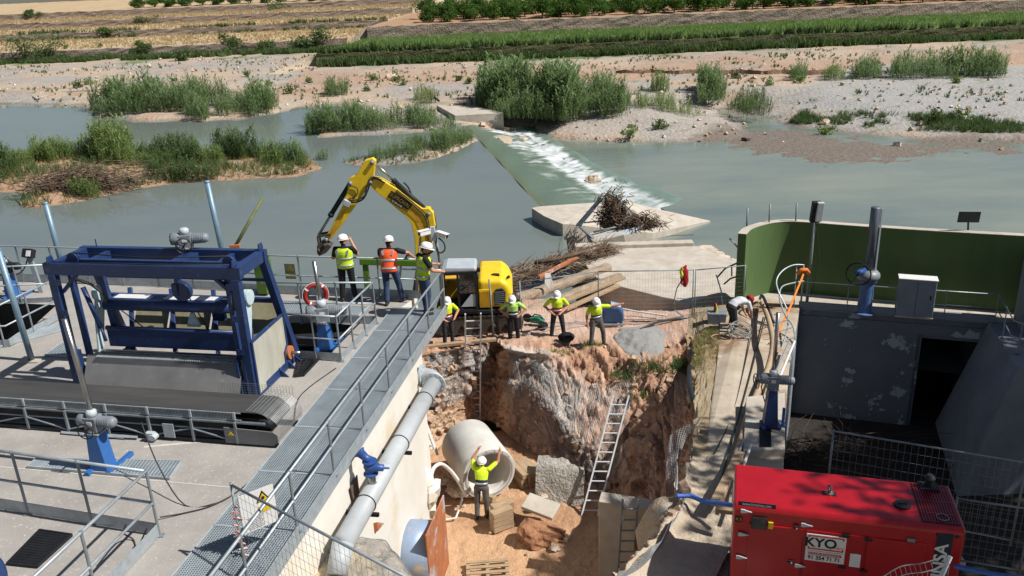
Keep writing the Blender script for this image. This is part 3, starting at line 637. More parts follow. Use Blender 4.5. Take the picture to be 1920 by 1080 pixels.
def rock(loc, r, seed, name, label, cat, ma=m_rock, group=None, sq=.8, parent=None, n=12):
    b = B(); b.ball((0, 0, 0), (r[0], r[1], r[2]), n); rs = random.Random(seed); k1 = [(Vector((rs.gauss(0, 1), rs.gauss(0, 1), rs.gauss(0, 1))).normalized(), rs.uniform(.5, .9)) for _ in range(14)]
    out = []; ph = seed * 1.7
    for v in b.v:
        q = Vector((v[0] / r[0], v[1] / r[1], v[2] / r[2]))
        for nn, d in k1:
            t = q.dot(nn)
            if t > d: q -= nn * (t - d) * .95
        w = 1 + .07 * math.sin(q.x * 9 + ph) * math.sin(q.y * 8 + ph * 2) + .05 * math.sin(q.z * 17 + q.x * 13 + ph)
        q *= w; out.append((q.x * r[0], q.y * r[1], q.z * r[2]))
    b.v = out; o = b.build(name, ma, parent); o.location = loc
    if parent is None: tag(o, label, cat, group)
    return o
for i, (px, py, r, lab) in enumerate([(735, 147, 1.0, 'pale round boulder on the sand beyond the islets'), (945, 242, .75, 'dark rounded boulder at the head of the weir'), (983, 264, .42, 'small pale rock standing in the weir water'),
                                      (1113, 340, .62, 'flat tan rock at the foot of the weir foam'), (1052, 228, .7, 'white block of rubble at the foot of the tall reeds'), (1032, 230, .55, 'pale rubble stone left of the white block'), (1010, 227, .45, 'small pale stone under the tall reeds'),
                                      (1546, 238, .5, 'whitish stone at the edge of the stream mouth'), (1398, 264, .4, 'dark stone at the tip of the small gravel bar')]):
    z = -.4 if py < 200 else ZL; p = G(px, py, z); z = max(ground_z(p.x, p.y), z); rock((p.x, p.y, z + r * .15), (r * 1.2, r, r * .7), i, 'boulder', lab, 'rock', mat('dark_wet_rock', srgb(84, 74, 64), srgb(60, 52, 46), 3, .6, bump=.4) if i in (1, 8) else m_rock)
rs_ = random.Random(8); b = B()
for k in range(900):
    px = rs_.uniform(0, 1900); py = rs_.uniform(130, 268) if px > 600 else rs_.uniform(112, 196); z = -.6 if px < 900 else -1.6
    p = G(px, py, z); gzv = ground_z(p.x, p.y)
    if gzv < (ZU if px < 860 else ZL) + .05: continue
    r = rs_.uniform(.08, .24) * (1 if rs_.random() < .9 else 1.9); b.box((p.x, p.y, gzv + r * .2), (r * 1.5, r * 1.2, r), rotm(rs_.random(), rs_.random(), rs_.random() * 3))
tag(b.build('river_stones', m_rock), 'loose pale stones strewn over the river flats', 'stones', None, 'stuff')
# concrete apron at the head of the weir
b = B(); q = [G(818, 197, -.35), G(900, 200, -.35), G(944, 211, -.35), G(852, 216, -.35)]
b.prism([V(v.x, v.y, -3) for v in q], (0, 0, 2.65)); tag(b.build('concrete_apron', m_slab, bev=.06), 'pale concrete apron slab at the far head of the weir', 'concrete block')
# ================================================================== NEAR GROUND AND PIT
COLS = [((700, 600, -.3), (760, 672, 0), (765, 700, -.5), (790, 870)), ((780, 585, -.3), (800, 664, 0), (805, 692, -.5), (812, 850)), ((820, 578, -.3), (840, 655, 0), (842, 692, -.6), (836, 828)),
        ((860, 573, -.3), (880, 652, 0), (882, 684, -.6), (872, 805)), ((900, 570, -.3), (908, 640, 0), (909, 668, -.6), (900, 790)), ((920, 568, -.2), (927, 633, 0), (930, 662, -.8), (925, 792)),
        ((945, 566, -.2), (949, 654, .08), (952, 668, -.2), (960, 822)), ((990, 562, -.2), (1000, 660, .08), (985, 697, -.6), (985, 840)), ((1030, 560, -.2), (1036, 662, .06), (1020, 742, -1.1), (1020, 862)),
        ((1070, 576, -.15), (1075, 656, 0), (1062, 797, -1.7), (1062, 892)), ((1110, 576, -.15), (1120, 657, 0), (1096, 832, -2.0), (1098, 912)), ((1160, 582, -.1), (1170, 662, 0), (1142, 802, -1.6), (1130, 930)),
        ((1210, 582, -.1), (1215, 674, 0), (1192, 768, -1.1), (1162, 945)), ((1260, 580, 0), (1262, 662, .1), (1242, 752, -.8), (1200, 965)), ((1310, 575, .2), (1296, 640, .2), (1275, 740, -.5), (1226, 1000)),
        ((1325, 640, .42), (1302, 690, .45), (1287, 770, -.3), (1240, 1020)), ((1328, 740, .62), (1302, 760, .66), (1292, 820, -.3), (1250, 1045)), ((1322, 830, .85), (1296, 835, .9), (1280, 875, 0), (1250, 1080)),
        ((1312, 900, 1.0), (1282, 905, 1.15), (1262, 945, .2), (1255, 1110)), ((1300, 960, 1.1), (1262, 965, 1.35), (1242, 1000, .3), (1258, 1150)), ((1240, 1045, 1.1), (1206, 1030, 1.35), (1190, 1060, .4), (1225, 1200)), ((1180, 1150, 1.2), (1150, 1078, 1.4), (1140, 1112, .5), (1160, 1250))]
rows = []
for k in range(4):
    pts = []
    for c in COLS:
        q = c[k]; pts.append(G(q[0], q[1], q[2] if len(q) > 2 else ZPIT))
    rows.append(pts)
back = []
for i, c in enumerate(COLS):
    p = rows[0][i]
    back.append(V(p.x, p.y + 2.6, -1.5) if i < 14 else V(p.x + 1.2, p.y + (1.5 if i < 15 else 0), p.z - .04))
rows = [back] + rows
def cr(P, t):
    n = len(P) - 1; i = min(int(t), n - 1); f = t - i; p0, p1, p2, p3 = P[max(i - 1, 0)], P[i], P[i + 1], P[min(i + 2, n)]
    k = .5; m1 = (p2 - p0) * k; m2 = (p3 - p1) * k
    return p1 * (2 * f ** 3 - 3 * f * f + 1) + m1 * (f ** 3 - 2 * f * f + f) + p2 * (-2 * f ** 3 + 3 * f * f) + m2 * (f ** 3 - f * f)
NU = 520; segs = [8, 24, 36, 84]; PG = []
for a in range(NU):
    t = a / (NU - 1) * (len(COLS) - 1); line = [cr(r, t) for r in rows]; col = []
    for s, n in enumerate(segs):
        for k in range(n): col.append(line[s].lerp(line[s + 1], k / n))
    col.append(line[-1]); PG.append(col)
PG = np.array([[tuple(p) for p in c] for c in PG]); NV = PG.shape[1]
du = np.gradient(PG, axis=0); dv = np.gradient(PG, axis=1); nr = np.cross(du, dv); nr /= np.linalg.norm(nr, axis=2)[..., None] + 1e-9
if nr[NU // 2, 60, 1] > 0: nr = -nr
for it in range(6):
    nr[1:-1, 1:-1] = (nr[:-2, 1:-1] + nr[2:, 1:-1] + nr[1:-1, :-2] + nr[1:-1, 2:] + nr[1:-1, 1:-1]) / 5
sarc = np.cumsum(np.linalg.norm(du, axis=2), axis=0)[:, 40][:, None] + 0 * PG[..., 0]; varc = np.cumsum(np.linalg.norm(dv, axis=2), axis=1)
n1 = fbm(sarc * .8, varc * .8, 3); n2 = fbm(sarc * 3.2, varc * 3.2, 5); n3 = fbm(sarc * 9, varc * 9, 7); rid = 1 - 2 * np.abs(fbm(sarc * 1.4, varc * .55, 13) - .5) * 2
def cells(x, y, s):
    """faceted stone pattern: per-cell level + tilt, and distance to the joint"""
    ix = np.floor(x); iy = np.floor(y); b1 = np.full(x.shape, 9.); b2 = b1.copy(); val = 0 * x
    for dx in (-1, 0, 1):
        for dy in (-1, 0, 1):
            a, c = ix + dx, iy + dy; cx = a + hash2(a, c, s); cy = c + hash2(a, c, s + 1); d = (x - cx) ** 2 + (y - cy) ** 2; h = hash2(a, c, s + 2) - .5 + (hash2(a, c, s + 3) - .5) * (x - cx) * 1.3 + (hash2(a, c, s + 4) - .5) * (y - cy) * 1.3
            nb = d < b1; b2 = np.where(nb, b1, np.minimum(b2, d)); val = np.where(nb, h, val); b1 = np.where(nb, d, b1)
    return val, np.sqrt(b2) - np.sqrt(b1)
wx = (fbm(sarc * 2, varc * 2, 41) - .5) * .7; wy = (fbm(sarc * 2, varc * 2, 43) - .5) * .7
f1_, j1 = cells(sarc * .8 + wx, varc * .7 + wy, 3); f2_, j2 = cells(sarc * 2.6 + wx, varc * 2.4 + wy, 9); f3_, j3 = cells(sarc * 8, varc * 8, 15)
vi = np.arange(NV)[None, :]; VT = segs[0] + segs[1]; VS = NV / 105.0
wall = sm(vi + 0 * sarc, VT, VT + 8); flatp = 1 - wall
pxu = (np.arange(NU) / (NU - 1) * (len(COLS) - 1))[:, None] + 0 * sarc
amp = wall * (.5 * (n1 - .5) + .42 * f1_ + .20 * f2_ + .055 * f3_ + .12 * (n3 - .5) - .10 * (1 - sm(j1, 0, .08)) - .05 * (1 - sm(j2, 0, .1))) * np.where((pxu > 5.8) & (pxu < 8.4), .6, np.where(pxu > 16.2, .4, 1)) * .66 + flatp * (.05 * (n2 - .5) + .03 * (n3 - .5) + .02 * f3_)
amp = np.where(pxu > 16.2, wall * (.32 * (n2 - .5) + .22 * (n3 - .5) + .10 * f3_ + .12 * f2_), amp)
edge = np.exp(-((vi - VT) / 4.0) ** 2) * ((n2 - .5) * .3 + f2_ * .15)
amp = amp * sm(NV - 1 - vi + 0 * sarc, -1, 6)
PD = PG + nr * (amp + edge)[..., None]; PD[..., 2] += flatp * (n2 - .5) * .05
soilr = np.array(srgb(202, 164, 138)[:3]); soild = np.array(srgb(168, 128, 104)[:3]); gun = np.array(srgb(206, 196, 186)[:3]); pathc = np.array(srgb(206, 178, 160)[:3])
CP = np.zeros(PD.shape) + pathc
CP = mixc(CP, sm(n1, .45, .6) * .5, srgb(180, 140, 112)[:3])
CP = mixc(CP, sm(vi + 0 * sarc, 20, 32) * (pxu < 14), srgb(190, 150, 122)[:3])
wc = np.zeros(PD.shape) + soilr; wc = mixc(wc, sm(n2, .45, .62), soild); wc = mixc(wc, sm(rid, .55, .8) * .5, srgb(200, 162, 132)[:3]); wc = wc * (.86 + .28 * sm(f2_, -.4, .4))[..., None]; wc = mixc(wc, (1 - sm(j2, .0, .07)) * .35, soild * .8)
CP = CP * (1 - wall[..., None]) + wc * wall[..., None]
left = sm(2.8 - pxu, -.3, .5) * wall; CP = mixc(CP, left * .7, srgb(192, 170, 142)[:3])
vv = (vi + 0 * sarc) / VS
for (u0, v0, ru, rv, k) in [(6.4, 26, .7, 5, .9), (7.7, 35, .7, 8, .95), (8.6, 46, .6, 8, .85), (9.3, 42, .35, 9, .5), (6.8, 23, 1.7, 2.2, .8)]:
    d = ((pxu - u0) / ru) ** 2 + ((vv - v0) / rv) ** 2 + (n2 - .5) * 2.4 + (n1 - .5) * 1.5; CP = mixc(CP, (1 - sm(d, .6, 1.1)) * k, gun * (.85 + .3 * n3[..., None]))
d = sm(fbm(sarc * 1.1, varc * 1.1, 25), .56, .62) * wall * (pxu > 5.5) * (pxu < 12) * .5; CP = mixc(CP, d, srgb(190, 176, 162)[:3])
CP = mixc(CP, (pxu > 13.6) * flatp * .8, srgb(150, 138, 106)[:3]); CP = mixc(CP, (pxu > 17.3) * flatp * .9, srgb(194, 180, 160)[:3])
ii = (np.arange(NU - 1)[:, None] * NV + np.arange(NV - 1)[None, :]).ravel(); FP = np.stack([ii, ii + 1, ii + NV + 1, ii + NV], 1)
m_earth = mat('excavated_earth', (1, 1, 1, 1), (.66, .62, .6, 1), 7, .97, bump=.9, bscale=16, amt=1.1, attr='Col', bdist=.05)
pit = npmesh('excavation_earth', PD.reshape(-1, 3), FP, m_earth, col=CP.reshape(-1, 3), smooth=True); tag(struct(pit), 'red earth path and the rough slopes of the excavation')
# pit floor
xs, ysf, Ff = grid(-4.2, 5.5, 200, np.linspace(11, 25, 280)); h1 = fbm(xs * .7, ysf * .7, 17); h2 = fbm(xs * 4, ysf * 4, 19); h3 = fbm(xs * 11, ysf * 11, 23)
zf = ZPIT + .18 * (h1 - .5) + .10 * (h2 - .5) + .03 * (h3 - .5) + .9 * sm(-xs - 2.5 + (ysf - 17) * -.05, 0, 1.2) * sm(ysf, 17, 20)
fc = np.zeros(xs.shape + (3,)) + np.array(srgb(200, 162, 126)[:3]); fc = mixc(fc, sm(h1, .5, .62) * .7, srgb(172, 132, 100)[:3]); fc = mixc(fc, sm(h2, .55, .7) * .4, srgb(210, 170, 130)[:3])
fl_ = npmesh('pit_floor', np.stack([xs, ysf, zf], -1).reshape(-1, 3), Ff, m_earth, col=fc.reshape(-1, 3), smooth=True); tag(struct(fl_), 'sandy floor of the excavation')
# grey gravel spill on the path
def mound(name, px, z, h, ma, label, cat=None, n=60, seed=1, rough=.12, kind='structure', zfun=None):
    poly = polyw(px, z); mn = poly.min(0) - .3; mx = poly.max(0) + .3
    xs_ = np.linspace(mn[0], mx[0], n); X_, Y_ = np.meshgrid(xs_, np.linspace(mn[1], mx[1], n)); d = sdist(X_, Y_, poly) + (fbm(X_ * 2, Y_ * 2, seed) - .5) * .5
    z0 = z if zfun is None else zfun(X_, Y_)
    Z_ = z0 + h * sm(d, -.05, .7) + rough * (fbm(X_ * 5, Y_ * 5, seed + 3) - .5) * sm(d, 0, .3) - .25 * sm(-d, 0, .2)
    i_ = np.arange((n - 1) * n).reshape(n - 1, n)[:, :-1].ravel(); F__ = np.stack([i_, i_ + 1, i_ + n + 1, i_ + n], 1); F__ = F__[(d.ravel()[F__] > -.12).any(1)]
    o = npmesh(name, np.stack([X_, Y_, Z_], -1).reshape(-1, 3), F__, ma, smooth=True); tag(o, label, cat, None, kind); return o
m_gravel = mat('grey_gravel', srgb(178, 176, 172), srgb(120, 118, 114), 30, .95, bump=1, bscale=40, bdist=.05, amt=1.3)
mound('gravel_spill', [(1150, 625), (1170, 612), (1230, 608), (1252, 630), (1255, 660), (1235, 672), (1190, 668), (1158, 650)], 0, .14, m_gravel, 'patch of grey gravel spilled on the path edge')
# ================================================================== CONCRETE PLATFORM (left)
def on_line(a, b, t): return a.lerp(b, t)
WR0, WR1 = G(590, 960, ZP), G(835, 585, ZP)          # right edge of the walkway, near and far
wdir = (WR1 - WR0).normalized(); wlen = (WR1 - WR0).length; wside = V(wdir.y, -wdir.x, 0)
WL = lambda s, off=0: WR0 + wdir * s + wside * off   # along the walkway edge, offset to the right
s_end = (16.7 - WR0.y) / wdir.y
poly = [G(-330, 505, ZP), G(24, 525, ZP), G(545, 549, ZP), G(782, 556, ZP), WL(wlen + .05, -1.25), WL(s_end, -1.25), WL(s_end, -.03), WL(-4.5, -.03), V(-22, 4, ZP)]
b = B(); b.prism([V(p.x, p.y, -6) for p in poly], (0, 0, 6 + ZP)); m_well = mat('wet_well_shade_concrete', srgb(74, 70, 62), srgb(48, 46, 42), 1.5, .8, bump=.2, c3=srgb(96, 84, 62), s3=1.2, lo3=.55, hi3=.7); plat = b.build('concrete_platform', [m_conc, m_wallw, m_well])  # wet concrete in the wells, coloured dark to stand in for their shade
m_blackw = mat('dark_still_water', srgb(30, 34, 30), srgb(20, 24, 22), 1, .1)
def cut(obj, px_list, depth, z=ZP):
    b = B(); q = [G(x, y, z) for x, y in px_list]; b.prism([V(p.x, p.y, z - depth) for p in q], (0, 0, depth + 1)); c = b.build('cutter', m_conc)
    md = obj.modifiers.new('cut', 'BOOLEAN'); md.object = c; md.operation = 'DIFFERENCE'; md.solver = 'EXACT'
    dg = bpy.context.evaluated_depsgraph_get(); dg.update(); me = bpy.data.meshes.new_from_object(obj.evaluated_get(dg)); obj.modifiers.clear(); obj.data = me; bpy.data.objects.remove(c)
HOLE1 = [(500, 598), (664, 609), (622, 662), (500, 655)]; HOLE2 = [(-120, 560), (106, 572), (30, 641), (-120, 641)]; HOLE3 = [(160, 700), (470, 712), (478, 742), (150, 736)]
for h in (HOLE1, HOLE2, HOLE3): cut(plat, h, 3.6)
me = plat.data
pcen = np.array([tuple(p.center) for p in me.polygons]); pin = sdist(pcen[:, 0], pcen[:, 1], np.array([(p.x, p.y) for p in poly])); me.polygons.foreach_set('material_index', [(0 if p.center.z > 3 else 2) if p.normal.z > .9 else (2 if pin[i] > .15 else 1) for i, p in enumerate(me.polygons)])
tag(struct(plat), 'concrete intake platform with white rendered side wall')
for h in (HOLE1, HOLE2, HOLE3):
    b = B(); b.add([G(x, y, ZP) - V(0, 0, 3.5) for x, y in h], [tuple(range(len(h)))]); o = b.build('well_water', m_blackw); tag(struct(o), 'dark water at the bottom of a platform well')
# joints scored in the slab: thin light lines
m_joint = mat('mortar_joint', srgb(196, 190, 182), srgb(176, 168, 160), 8, .95)
for i, (a, c) in enumerate([((0, 875), (560, 925)), ((0, 800), (130, 770)), ((270, 838), (380, 828))]):
    p, q = G(*a, ZP + .004), G(*c, ZP + .004); d = (q - p).normalized(); s = V(-d.y, d.x, 0) * .012 * (3 if i == 2 else 1)
    b = B(); b.add([p - s, q - s, q + s, p + s], [(0, 1, 2, 3)]); o = b.build('mortar_line', m_joint, plat)
# ------------------------------------------------------------------ gratings
def grating(name, quad, z, parent, nl, nc, th=.03, ma=m_grat, frame=True, world=True, bar=.006):
    """quad: 4 corner points (p0 p1 along, p3 p2 opposite); nl bars along p0->p1, nc across"""
    p0, p1, p2, p3 = [V(p.x, p.y, z) for p in quad]; b = B()
    for k in range(nl + 1):
        t = k / nl; b.beam(p0.lerp(p3, t), p1.lerp(p2, t), bar, th)
    for k in range(nc + 1):
        t = k / nc; b.beam(p0.lerp(p1, t) + V(0, 0, .004), p3.lerp(p2, t) + V(0, 0, .004), bar, th * .8)
    if frame:
        for a, c in ((p0, p1), (p1, p2), (p2, p3), (p3, p0)): b.beam(a, c, .02, th + .012)
    o = b.build(name, ma, parent, world=parent is not None and world); o['kind'] = 'stuff'; return o
WM[plat.name] = Matrix.Identity(4)
walk = thing('grated_walkway', 'galvanised grating walkway with handrail along the platform edge', 'walkway', WR0)
npan = 8; s0, s1 = -3.6, wlen; WW = 1.28
for k in range(npan):
    a, c = s0 + (s1 - s0) * k / npan + .012, s0 + (s1 - s0) * (k + 1) / npan - .012
    o = grating('grating_panel', [WL(a, -.06), WL(c, -.06), WL(c, -WW / 2 - .06), WL(a, -WW / 2 - .06)], ZP + .075, walk, 16, int((c - a) / .038), .03)
    o = grating('grating_panel', [WL(a, -WW / 2 - .07), WL(c, -WW / 2 - .07), WL(c, -WW - .06), WL(a, -WW - .06)], ZP + .075, walk, 16, int((c - a) / .038), .03)
b = B()
for off in (-WW / 2 - .065, -WW - .05): b.beam(WL(s0, off) + V(0, 0, .03), WL(s1, off) + V(0, 0, .03), .05, .05)
for k in range(npan + 1):
    s = s0 + (s1 - s0) * k / npan; b.beam(WL(s, -.02) + V(0, 0, .02), WL(s, -WW - .05) + V(0, 0, .02), .05, .05)
b.build('support_frame', m_galvd, walk, world=True)
b = B(); b.beam(WL(s0, .02) + V(0, 0, .06), WL(s1, .02) + V(0, 0, .06), .03, .26); b.build('edge_channel', m_galv, walk, world=True)
def railing(root, pts, nposts, h=1.05, mids=(.5,), toe=.15, r=.024, pr=.022, names=('top_rail', 'mid_rail', 'toe_board', 'post'), ma=m_galv, extend=0, skip_post=()):
    pts = [Vector(p) for p in pts]
    up = lambda z: [p + V(0, 0, z) for p in pts]
    B().path(up(h), r, 8).build(names[0], ma, root, True, world=True)
    for mz in mids: B().path(up(h * mz), r * .9, 8).build(names[1], ma, root, True, world=True)
    if toe:
        b = B()
        for a, c in zip(pts[:-1], pts[1:]): b.beam(a + V(0, 0, toe / 2 + .02), c + V(0, 0, toe / 2 + .02), .012, toe)
        b.build(names[2], ma, root, world=True)
    L = [0]
    for i in range(1, len(pts)): L.append(L[-1] + (pts[i] - pts[i - 1]).length)
    q = resamp(pts, nposts)
    for k, p in enumerate(q):
        if k in skip_post: continue
        b = B(); b.tube(p, p + V(0, 0, h), pr, n=8); b.box(p + V(0, 0, .01), (.12, .09, .02))
        b.ball(p + V(0, 0, h), .034, 8); b.ball(p + V(0, 0, h * .5), .032, 8)
        b.build(names[3], m_galvd, root, world=True)
railing(walk, [WL(s0, .0) + V(0, 0, .1), WL(wlen - .02, .0) + V(0, 0, .1)], 9, 1.0, (.52,), 0)
# the handrail turns at the far end
B().path([WL(wlen - .02, 0) + V(0, 0, 1.1), WL(wlen, -.3) + V(0, 0, 1.1), WL(wlen, -1.0) + V(0, 0, 1.1)], .024, 8).build('end_rail', m_galv, walk, True, world=True)
B().tube(WL(wlen, -.45), WL(wlen, -.45) + V(0, 0, 1.1), .022).build('post', m_galvd, walk, True, world=True)
# river side railing
rr_ = thing('river_railing', 'galvanised railing with warning sign along the river edge of the platform', 'railing', G(300, 533, ZP))
pr_ = [G(-120, 516, ZP) + V(0, -.12, 0), G(24, 525, ZP) + V(0, -.12, 0), G(300, 535, ZP) + V(0, -.12, 0), G(545, 549, ZP) + V(0, -.12, 0), G(790, 558, ZP) + V(0, -.12, 0)]
railing(rr_, pr_, 15, 1.08, (.5,), .22)
p = G(553, 545, ZP) + V(0, -.2, .62); ex = (pr_[4] - pr_[3]).normalized()
M4 = place(p, ex, (0, 0, 1), 0); b = B(); b.box((0, 0, 0), (.3, .42, .012)); b.v = [tuple(M4 @ Vector(v)) for v in b.v]; sg = b.build('warning_sign', mat('olive_sign', srgb(120, 124, 104), srgb(104, 108, 92), 3, .6), rr_, world=True)
b = B(); b.prism([M4 @ V(-.11, .02, .009), M4 @ V(.11, .02, .009), M4 @ V(0, .19, .009)], M4.to_3x3() @ V(0, 0, .004)); b.box((0, 0, 0), (0, 0, 0)); WM[sg.name] = WM[rr_.name]; b.build('warning_triangle', mat('dull_yellow', srgb(150, 136, 50), None, 3), sg, world=True)
b = B(); b.prism([M4 @ V(-.13, -.17, .009), M4 @ V(.13, -.17, .009), M4 @ V(.13, -.06, .009), M4 @ V(-.13, -.06, .009)], M4.to_3x3() @ V(0, 0, .004)); b.build('notice_panel', MATS['dull_yellow'], sg, world=True)
# railing round the middle well
q = thing('well_railing', 'galvanised railing with a slanting end round the well behind the blue machine', 'railing', G(640, 640, ZP))
railing(q, [G(500, 606, ZP), G(706, 607, ZP)], 4, 1.05, (.5,), .18, skip_post=(0,))
railing(q, [G(706, 607, ZP), G(640, 678, ZP)], 4, 1.05, (.5,), .14, skip_post=(0,))
railing(q, [G(640, 678, ZP), G(548, 672, ZP)], 3, 1.05, (.5,), .18, skip_post=(0,))
# railing round the left well
q = thing('well_railing', 'galvanised railing round the dark well at the left edge of the platform', 'railing', G(60, 600, ZP))
railing(q, [G(-80, 575, ZP) , G(102, 566, ZP)], 4, 1.05, (.5,), .12)
railing(q, [G(112, 600, ZP), G(20, 650, ZP), G(-60, 652, ZP)], 4, 1.05, (.5,), .16)
# near left railing
q = thing('platform_railing', 'galvanised corner railing with toe boards at the lower left of the platform', 'railing', G(300, 1008, ZP))
cA, cB = G(-60, 946, ZP), G(300, 1005, ZP); railing(q, [cA, cB], 4, 1.12, (.52,), .2)
railing(q, [cB, G(40, 1290, ZP)], 3, 1.12, (.52,), .2, skip_post=(0,))
# floor gratings on the slab (thin, lying on it)
def floor_grating(px, nl, nc, label_unused=None, z=ZP + .03, bar=.009, ma=m_grat):
    o = grating('floor_grating', [G(x, y, ZP) for x, y in px], z, plat, nl, nc, .03, ma, bar=bar); return o
floor_grating([(70, 862), (340, 868), (318, 900), (52, 878)], 14, 44, bar=.012)
floor_grating([(75, 997), (136, 1006), (70, 1066), (14, 1060)], 14, 16, bar=.008, ma=m_dark)
floor_grating([(560, 672), (600, 674), (570, 706), (552, 708)], 12, 3, bar=.01, ma=m_dark)
floor_grating([(0, 652), (40, 624), (112, 612), (120, 620), (60, 665), (0, 668)][:4], 10, 26, bar=.01)
floor_grating([(85, 668), (125, 640), (150, 655), (140, 672)], 10, 16, bar=.01)
floor_grating([(5, 716), (150, 725), (150, 745), (0, 735)], 6, 40, bar=.012)
floor_grating([(600, 575), (690, 578), (672, 594), (580, 590)], 8, 24, bar=.01)
floor_grating([(520, 566), (600, 570), (590, 590), (510, 588)], 8, 24, bar=.01)
# loose steel sheets on the floor
for i, (px, lab) in enumerate([([(38, 790), (125, 797), (118, 808), (36, 803)], 'left flat steel sheet lying under the conveyor'), ([(116, 799), (236, 806), (232, 823), (114, 813)], 'middle flat steel sheet under the conveyor, overlapping both others'), ([(205, 808), (260, 806), (258, 822), (200, 820)], 'right flat steel sheet lying under the conveyor')]):
    b = B(); b.prism([G(x, y, ZP + .012 + i * .014) for x, y in px], (0, 0, .01)); tag(b.build('steel_sheet', m_galv), lab, 'steel sheet', 'loose steel sheets on the platform floor')
# black cables
def cable(pts, r, label, ma=m_rubber, name='cable', n=40, cat='cable'):
    b = B(); b.path([cr([Vector(p) for p in pts], i / n * (len(pts) - 1)) for i in range(n + 1)], r, 6); o = b.build(name, ma, None, True); tag(o, label, cat); return o
cable([G(286, 890, ZP) + V(0, 0, 1.0), G(305, 915, ZP) + V(0, 0, .45), G(345, 946, ZP + .02), G(400, 945, ZP + .02), G(440, 925, ZP + .02), G(490, 885, ZP + .03), G(545, 835, ZP + .02), G(555, 760, ZP + .02), G(575, 730, ZP + .02), G(630, 690, ZP + .02)], .011, 'thin black cable looping from the corner railing across the slab')
cable([G(300, 970, ZP + .05), G(345, 962, ZP + .02), G(392, 950, ZP + .02), G(432, 931, ZP + .02)], .011, 'second thin black cable trailing on the slab beside the walkway')
cable([G(236, 984, ZP + .8), G(232, 1000, ZP + .2), G(250, 1012, ZP + .02), G(256, 1035, ZP + .02), G(262, 1020, ZP + .02), G(276, 990, ZP + .4)], .012, 'black cable coil hanging behind the corner railing')
# ================================================================== pipe on the white wall, valve, steel pipe stub
pz = 3.0; poff = .34
pl = thing('wall_pipe', 'long grey steel pipe with flanged elbow fixed along the white wall', 'pipe', WL(2, poff))
pa, pb = WL(.15, poff), WL(s_end - .05, poff); pa.z = pz; pb.z = pz
B().tube(pa, pb, .175, n=24, ).build('pipe_run', m_galv if False else mat('grey_pipe_paint', srgb(176, 180, 182), srgb(160, 164, 166), 2, .5, 0, c3=srgb(150, 146, 138), s3=2.5, lo3=.6, hi3=.75), pl, True, world=True)
mp_ = MATS['grey_pipe_paint']
el = [pb + wdir * (.34 * math.sin(t)) - wside * (.34 * (1 - math.cos(t))) for t in np.linspace(0, math.pi / 2, 9)]
el.append(el[-1] - wside * .3)
B().path(el, .19, 24).build('elbow', mp_, pl, True, world=True)
for c, d in ((pb, wdir), (el[-1], -wside), (el[-2] - wside * .02, -wside)):
    b = B(); b.lathe([(.17, -.03), (.26, -.03), (.26, .03), (.17, .03)], c, d, 28)
    for k in range(12):
        t = k * math.pi / 6; _, sa, sb = frame_of(d); p = c + (sa * math.cos(t) + sb * math.sin(t)) * .225; b.tube(p - d * .05, p + d * .05, .014, n=6)
    b.build('flange', m_lgrey, pl, False, world=True)
for s in (1.2, 3.2, 5.0):
    c = WL(s, poff); c.z = pz; b = B(); b.torus(c, .18, .012, wdir, 24, 6); b.beam(c - wside * .4 + V(0, 0, -.2), c + wside * .22 + V(0, 0, -.2), .06, .06); b.build('pipe_clamp', m_dark, pl, world=True)
b = B(); b.tube(pa - wdir * .02 + V(0, 0, 0), pa - wdir * .4 - V(0, 0, .3), .175, .16, 20); b.build('pipe_end', mp_, pl, True, world=True)
vc = WL((G(655, 900, 3.2).y - WR0.y) / wdir.y, poff); vc.z = pz
vv_ = thing('gate_valve', 'small blue gate valve standing on the grey wall pipe', 'valve', vc + V(0, 0, .15))
KV = .68; sv = lambda pr: [(r * KV, h * KV) for r, h in pr]
b = B(); b.lathe(sv([(.11, 0), (.11, .34)]), vc + V(0, 0, .12), (0, 0, 1), 16); b.build('branch_stub', m_stain, vv_, True, world=True)
b = B(); b.lathe(sv([(.19, 0), (.19, .04), (.12, .06), (.15, .16), (.17, .24), (.14, .34), (.19, .36), (.19, .40)]), vc + V(0, 0, .34), (0, 0, 1), 20); b.build('valve_body', m_bluev, vv_, False, world=True, bev=.006)
b = B(); b.lathe(sv([(.13, 0), (.15, .1), (.11, .16), (.12, .2), (.09, .24), (.09, .34), (.03, .36), (.025, .5)]), vc + V(0, 0, .48), wside, 16); b.build('bonnet', m_bluev, vv_, True, world=True)
b = B(); b.lathe(sv([(.14, .0), (.1, .12), (.12, .3), (.16, .33), (.16, .36)]), vc + V(0, 0, .6), -wside * .6 + V(0, 0, .6), 16); b.build('outlet', m_bluev, vv_, True, world=True)
b = B(); p = WL(1.4, .004); b.prism([p + V(0, 0, -.5), WL(1.75, .004) + V(0, 0, -.45), WL(1.75, .004) + V(0, 0, -1.2), WL(1.55, .004) + V(0, 0, -1.25)], wside * .02); tag(b.build('rubber_flap', mat('brown_rubber', srgb(104, 88, 78), srgb(80, 66, 58), 3)), 'brown rubber flap hanging on the white wall beside the valve', 'flap')
